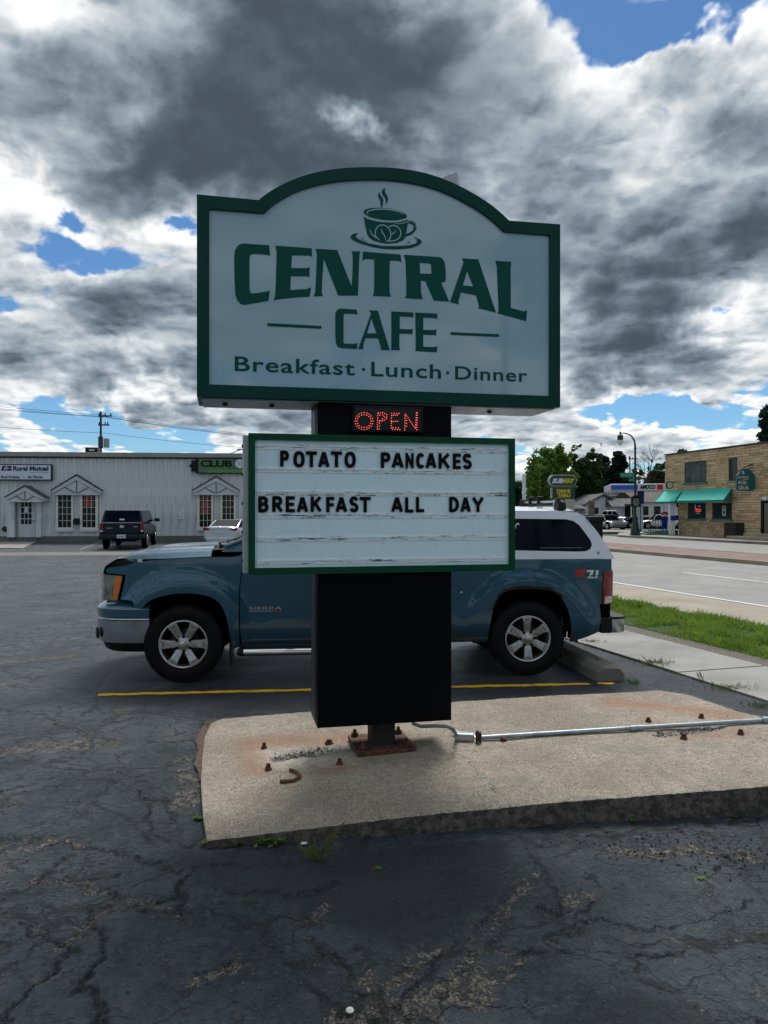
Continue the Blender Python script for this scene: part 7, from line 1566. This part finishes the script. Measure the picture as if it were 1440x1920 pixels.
def tree(label, px0, px1, pyt, D, kind, seed, n=5000, ls=.28, m=None, base=0, group=None):
    r = random.Random(seed); x0, x1 = P(px0, 0, D).x, P(px1, 0, D).x; h_ = P(0, pyt, D).z; w_ = (x1 - x0) / 2; loc = Vector(((x0 + x1) / 2, D, 0)); o = thing({'pine': 'pine_tree', 'bare': 'bare_tree'}.get(kind, 'leafy_tree'), label, 'tree', loc, group=group)
    C_ = []; S_ = []; limbs = []
    if kind == 'leafy':
        zc_ = h_ * .60
        for i in range(34):
            a_, e_ = r.uniform(0, 6.28), r.uniform(-.75, 1); rr_ = r.uniform(.45, .95); q_ = Vector((math.cos(a_) * rr_ * w_ * math.sqrt(1 - e_ * e_ * .75), math.sin(a_) * rr_ * w_ * .8, zc_ + e_ * h_ * .36 * r.uniform(.8, 1.08))); C_.append(tuple(q_)); k = r.uniform(.16, .34) * w_; S_.append((k, k, k * .7)); limbs.append(q_)
        C_.append((0, 0, zc_ - .08 * h_)); S_.append((w_ * .85, w_ * .7, h_ * .36))
        for i in range(14): a_ = r.uniform(0, 6.28); C_.append((math.cos(a_) * w_ * r.uniform(.8, 1.05), math.sin(a_) * w_ * .7, zc_ + r.uniform(-.2, .48) * h_)); k = r.uniform(.06, .13) * w_; S_.append((k, k, k))
    elif kind == 'pine':
        nl = 15
        for i in range(nl):
            f_ = i / (nl - 1); zc_ = h_ * (.14 + .84 * f_); rr_ = w_ * 1.15 * (1.0 - .72 * f_ ** 1.6) * r.uniform(.8, 1.1)
            for k in range(6):
                a_ = r.uniform(0, 6.28); q_ = r.uniform(.35, 1) * rr_; C_.append((math.cos(a_) * q_, math.sin(a_) * q_, zc_ + r.uniform(-.02, .03) * h_ + q_ * .06)); S_.append((max(.5, rr_ * .38), max(.5, rr_ * .38), h_ * .022 + .12)); limbs.append(Vector(C_[-1]))
        C_.append((0, 0, h_ * .97)); S_.append((.25, .25, h_ * .04))
    th = w_ * .06 + .1
    MB().tube([(0, 0, 0), (.1, 0, h_ * .35), (0, .1, h_ * .7), (.05, 0, h_ * .93)], [th, th * .75, th * .45, th * .12], 8).build('trunk', M['bark'], o, smooth=True)
    lm = MB()
    if kind == 'bare':
        def br(p_, d_, l_, r_, dep):
            q_ = p_ + d_ * l_; mid = p_.lerp(q_, .5) + Vector((r.gauss(0, .06), r.gauss(0, .06), 0)) * l_; lm.tube([p_, mid, q_], [r_, r_ * .8, r_ * .6], 4, cap=False)
            if dep:
                for _ in range(3): br(q_ if _ else mid, (d_ + Vector((r.gauss(0, .5), r.gauss(0, .5), r.gauss(.1, .3)))).normalized(), l_ * r.uniform(.6, .8), r_ * .62, dep - 1)
        for k in range(5): br(Vector((0, 0, h_ * (.25 + .1 * k))), Vector((r.gauss(0, .6), r.gauss(0, .5), 1)).normalized(), h_ * .22, th * .5, 4)
    else:
        for q_ in limbs[::2]: z_ = min(q_.z * .8, h_ * .85); lm.tube([(0, 0, z_ * .9), q_ * .5 + Vector((0, 0, z_ * .5)), q_], [th * .35, th * .2, th * .06], 4, cap=False)
    tag(lm.build('limbs', M['bark'], o), kind='stuff')
    if C_:
        V_, F_ = leaves(C_, S_, n, ls, seed); me = npmesh('crown', V_, F_, [m]); link('crown', me, o)
    return o
tree('tall bright green leafy tree behind the sandwich shop sign', 982, 1078, 842, 92, 'leafy', 3, 20000, .26, M['leaf_bright'])
tree('sparse young tree at the left edge of the bright green tree', 983, 1016, 833, 88, 'leafy', 5, 1400, .20, M['leaf_bright'])
tree('broad dark green tree right of the bright green one', 1062, 1126, 842, 98, 'leafy', 7, 18000, .28, M['leaf_dark'])
tree('dark tree filling the gap between the broad tree and the pines', 1078, 1140, 866, 104, 'leafy', 8, 12000, .32, M['leaf_dark'])
tree('dark pine with a pointed top, the left of two', 1108, 1152, 857, 108, 'pine', 11, 11000, .30, M['needle'])
tree('dark pine with a broad top, right of the pointed one', 1136, 1184, 851, 104, 'pine', 12, 12000, .30, M['needle'])
tree('dark rounded trees low behind the houses', 1120, 1200, 888, 118, 'leafy', 14, 14000, .38, M['leaf_dark'])
tree('bare leafless tree between the street lamp and the pub', 1190, 1240, 862, 112, 'bare', 21)
tree('dark evergreen tree just left of the pub roof', 1216, 1262, 868, 112, 'leafy', 22, 6000, .3, M['leaf_dark'])
tree('dark spruce rising above the pub roof at the right edge', 1412, 1475, 765, 66, 'pine', 31, 7000, .22, M['needle'])
tree('dark leafy tree left of the white pole', 930, 985, 900, 96, 'leafy', 33, 5000, .28, M['leaf_dark'])
tree('small tree tip above the pub roof', 1262, 1300, 838, 80, 'leafy', 35, 2500, .26, M['leaf_dark'])
# far wood closing the horizon
r = np.random.default_rng(4); C_ = []; S_ = []
for i in range(420):
    a_ = r.uniform(-1.2, 1.25); Dd = r.uniform(210, 300); h_ = r.uniform(4, 9) * (1 + .3 * math.sin(a_ * 23)); C_.append((math.sin(a_) * Dd, math.cos(a_) * Dd, h_ * .55)); S_.append((r.uniform(5, 10), r.uniform(4, 8), h_ * .6))
V_, F_ = leaves(C_, S_, 42000, 1.0, 9); tag(link('far_wood', npmesh('far_wood', V_, F_, [M['leaf_dark']])), kind='stuff')
# row of trees behind the camera, seen only as reflections in the sign
for i, (az, dd_, w_, h_) in enumerate(((-4, 34, 5, 7.5), (6, 40, 6, 8.6), (14, 30, 4, 6.6), (24, 38, 7, 9.0), (36, 33, 5, 8.0), (44, 42, 7, 10.5))):
    x, y = math.sin(R(az)) * dd_ + 1, -math.cos(R(az)) * dd_; r_ = random.Random(i); o = thing('leafy_tree', 'leafy tree seen only as a faint reflection low in the sign face', 'tree', (x, y, 0), group='trees reflected in the sign face')
    C_ = [(r_.gauss(0, w_ * .4), r_.gauss(0, w_ * .4), h_ * r_.uniform(.35, .9)) for _ in range(14)]; V_, F_ = leaves(C_, [(w_ * .3, w_ * .3, h_ * .14)] * 14, 1600, .3, i); link('crown', npmesh('crown', V_, F_, [M['leaf_dark']]), o)
    MB().tube([(0, 0, 0), (0, 0, h_ * .7)], [.25, .12], 6).build('trunk', M['bark'], o)
rl_ = copy_tree(lamp); hp = SF.M @ Vector((SF.hit(947, 740, YP)[0], YP, 2.6)); nrm = Vector((math.sin(R(12)), -math.cos(R(12)), 0)); dr_ = Vector((hp.x, hp.y, 0)).normalized(); dr_ = dr_ - nrm * 2 * dr_.dot(nrm); rl_.location = Vector((hp.x, hp.y, 0)) + dr_ * 10.5; rl_.rotation_euler.z = R(150); rl_['label'] = 'street lamp seen only as a faint reflection at the right of the sign face'
# grass on the verge
r = np.random.default_rng(6)
def blades(n, nn, ss, hh, seed, bend=.5, thin=.004):
    r = np.random.default_rng(seed); N_ = nn(r, n); S_ = ss(r, n); x = NV.x * N_ + RV.x * S_; y = NV.y * N_ + RV.y * S_; h_ = hh(r, n, N_, S_); a_ = r.uniform(0, 6.28, n); w_ = thin * (1 + S_ * .06) * r.uniform(.7, 1.4, n); l_ = r.normal(0, bend, n) * h_
    dx_, dy_ = np.cos(a_) * w_, np.sin(a_) * w_; bx_, by_ = np.cos(a_ + 1.4) * l_, np.sin(a_ + 1.4) * l_; z0 = np.zeros(n)
    V_ = np.stack([np.stack([x - dx_, y - dy_, z0], 1), np.stack([x + dx_, y + dy_, z0], 1), np.stack([x + dx_ * .7 + bx_ * .35, y + dy_ * .7 + by_ * .35, h_ * .6], 1), np.stack([x + bx_, y + by_, h_], 1)], 1).reshape(-1, 3); return V_, np.arange(4 * n).reshape(n, 4)
hfn2 = lambda r, n, N_, S_: (.035 + .075 * fbm(N_, S_, .9, 3) + r.exponential(.016, n)) * np.clip((N_ - 6.9) / .25, .25, 1) * (1 - .25 * np.clip((N_ - 8.5) / .3, 0, 1)) * 1.15 * np.clip((fbm(N_ + 40, S_, 1.6, 4, .6) - .36) / .14, .12, 1)
V_, F_ = blades(120000, lambda r, n: 6.98 + 1.86 * r.random(n) + .06 * r.normal(size=n), lambda r, n: 3.2 + 42 * r.random(n) ** 2.2, hfn2, 1)
M['grass'] = leafmat('grass_blades', (.14, .27, .03), (.22, .35, .05), (.20, .20, .07), 1.2)
tag(link('grass', npmesh('grass', V_, F_, [M['grass']])), kind='stuff')
strip('turf', 7.02, 8.84, -10, 60, mat('turf_soil', (.03, .06, .012), .95, var=.4, vs=20, bump=.02, bs=40), .006)
def tuft(px, py, rad, hgt, n, label, seed, m=None, broad=0, z=None, name='weed', long_=0):
    rr_ = random.Random(seed); g = G(px, py); g.z = ground_z(g.x, g.y) if z is None else z; mb = MB()
    for i in range(n):
        a_ = rr_.uniform(0, 6.28); q_ = abs(rr_.gauss(0, .45)) * rad; b0_ = Vector((math.cos(a_) * q_ * 1.3, math.sin(a_) * q_ * .7, -.003)); d_ = Vector((math.cos(a_ + rr_.gauss(0, .6)), math.sin(a_ + rr_.gauss(0, .6)), 0)); h_ = hgt * rr_.uniform(.4, 1.15) * (1.8 if rr_.random() < long_ else 1); w_ = rr_.uniform(.0012, .0024); s_ = Vector((-d_.y, d_.x, 0))
        if broad and rr_.random() < broad:
            w_ = rr_.uniform(.008, .017); c_ = b0_ + Vector((0, 0, h_ * .6)); l_ = w_ * 1.5; u_ = (d_ + Vector((0, 0, rr_.uniform(-.2, .5)))).normalized(); mb.add([c_ - u_ * l_, c_ + s_ * w_, c_ + u_ * l_, c_ - s_ * w_], [(0, 1, 2, 3)]); mb.add([b0_, b0_ + s_ * .002, c_], [(0, 1, 2)])
        else: t_ = b0_ + d_ * h_ * rr_.uniform(.3, 1.0) + Vector((0, 0, h_)); m1 = b0_.lerp(t_, .5) + Vector((0, 0, h_ * .18)); mb.add([b0_ - s_ * w_, b0_ + s_ * w_, m1 + s_ * w_ * .8, t_, m1 - s_ * w_ * .8], [(0, 1, 2, 3, 4)])
    o = mb.build(name, m or M['weed'], loc=g); return tag(o, label, 'weed', 'weeds in cracks and joints')
M['weed'] = leafmat('weed_leaf', (.06, .15, .02), (.10, .20, .03), (.05, .07, .02), 6); M['dry'] = leafmat('dry_grass', (.14, .17, .05), (.20, .19, .08), (.08, .12, .03), 5)
tuft(397, 1584, .045, .04, 60, 'small green clover at the front left corner of the concrete island', 1, broad=.9)
tuft(508, 1582, .075, .045, 90, 'leafy green weed under the front edge of the concrete island', 2, broad=.8)
tuft(446, 1585, .04, .025, 30, 'tiny weed between the two clovers at the island edge', 3, broad=.5)
tuft(597, 1612, .045, .10, 42, 'spiky grass tuft in the asphalt in front of the island', 4, m=M['dry'], long_=.3)
tuft(474, 1692, .025, .025, 14, 'tiny tuft in an asphalt crack at lower left centre', 5, m=M['dry'])
tuft(1312, 1650, .02, .018, 10, 'tiny pale weed in the asphalt at lower right', 6, broad=.9)
tuft(1185, 1541, .02, .02, 14, 'tiny green sprig at the foot of the island near its middle right', 7, broad=.9)
tuft(1378, 1534, .025, .02, 14, 'tiny green sprig at the foot of the island near the right edge', 8, broad=.9)
tuft(383, 1362, .05, .04, 40, 'grass tuft at the back left corner of the concrete island', 9)
tuft(372, 1535, .035, .03, 26, 'small weed at the left end of the concrete island', 10, broad=.6)
tuft(1228, 1246, .22, .05, 260, 'long grass clump on the pavement edge nearest the pickup', 11, m=M['dry'], long_=.2)
tuft(1110, 1205, .16, .05, 90, 'low grass on the pavement edge right behind the pickup bumper', 12, m=M['dry'])
tuft(1188, 1283, .12, .05, 90, 'green weed beside the end of the wheel stop', 13)
tuft(1370, 1292, .26, .04, 300, 'long straggling grass along the pavement edge at right', 14, m=M['dry'], long_=.08)
tuft(1425, 1326, .12, .05, 90, 'low weed beyond the island at the right picture edge', 15)
tuft(1320, 1278, .04, .12, 6, 'two tall thin grass stalks on the pavement edge', 16, m=M['dry'])
tuft(1192, 1141, .05, .16, 26, 'tall leafy weed standing out of the verge grass', 17, z=.0, broad=.5)
tuft(710, 1628, .012, .012, 6, 'speck of weed in the asphalt below the base plate', 18, broad=.9)
o = tuft(1425, 1003, .6, .35, 260, 'low green shrub by the pub steps', 19, z=.13, broad=.6); o.name = 'shrub'; o['category'] = 'shrub'; del o['group']
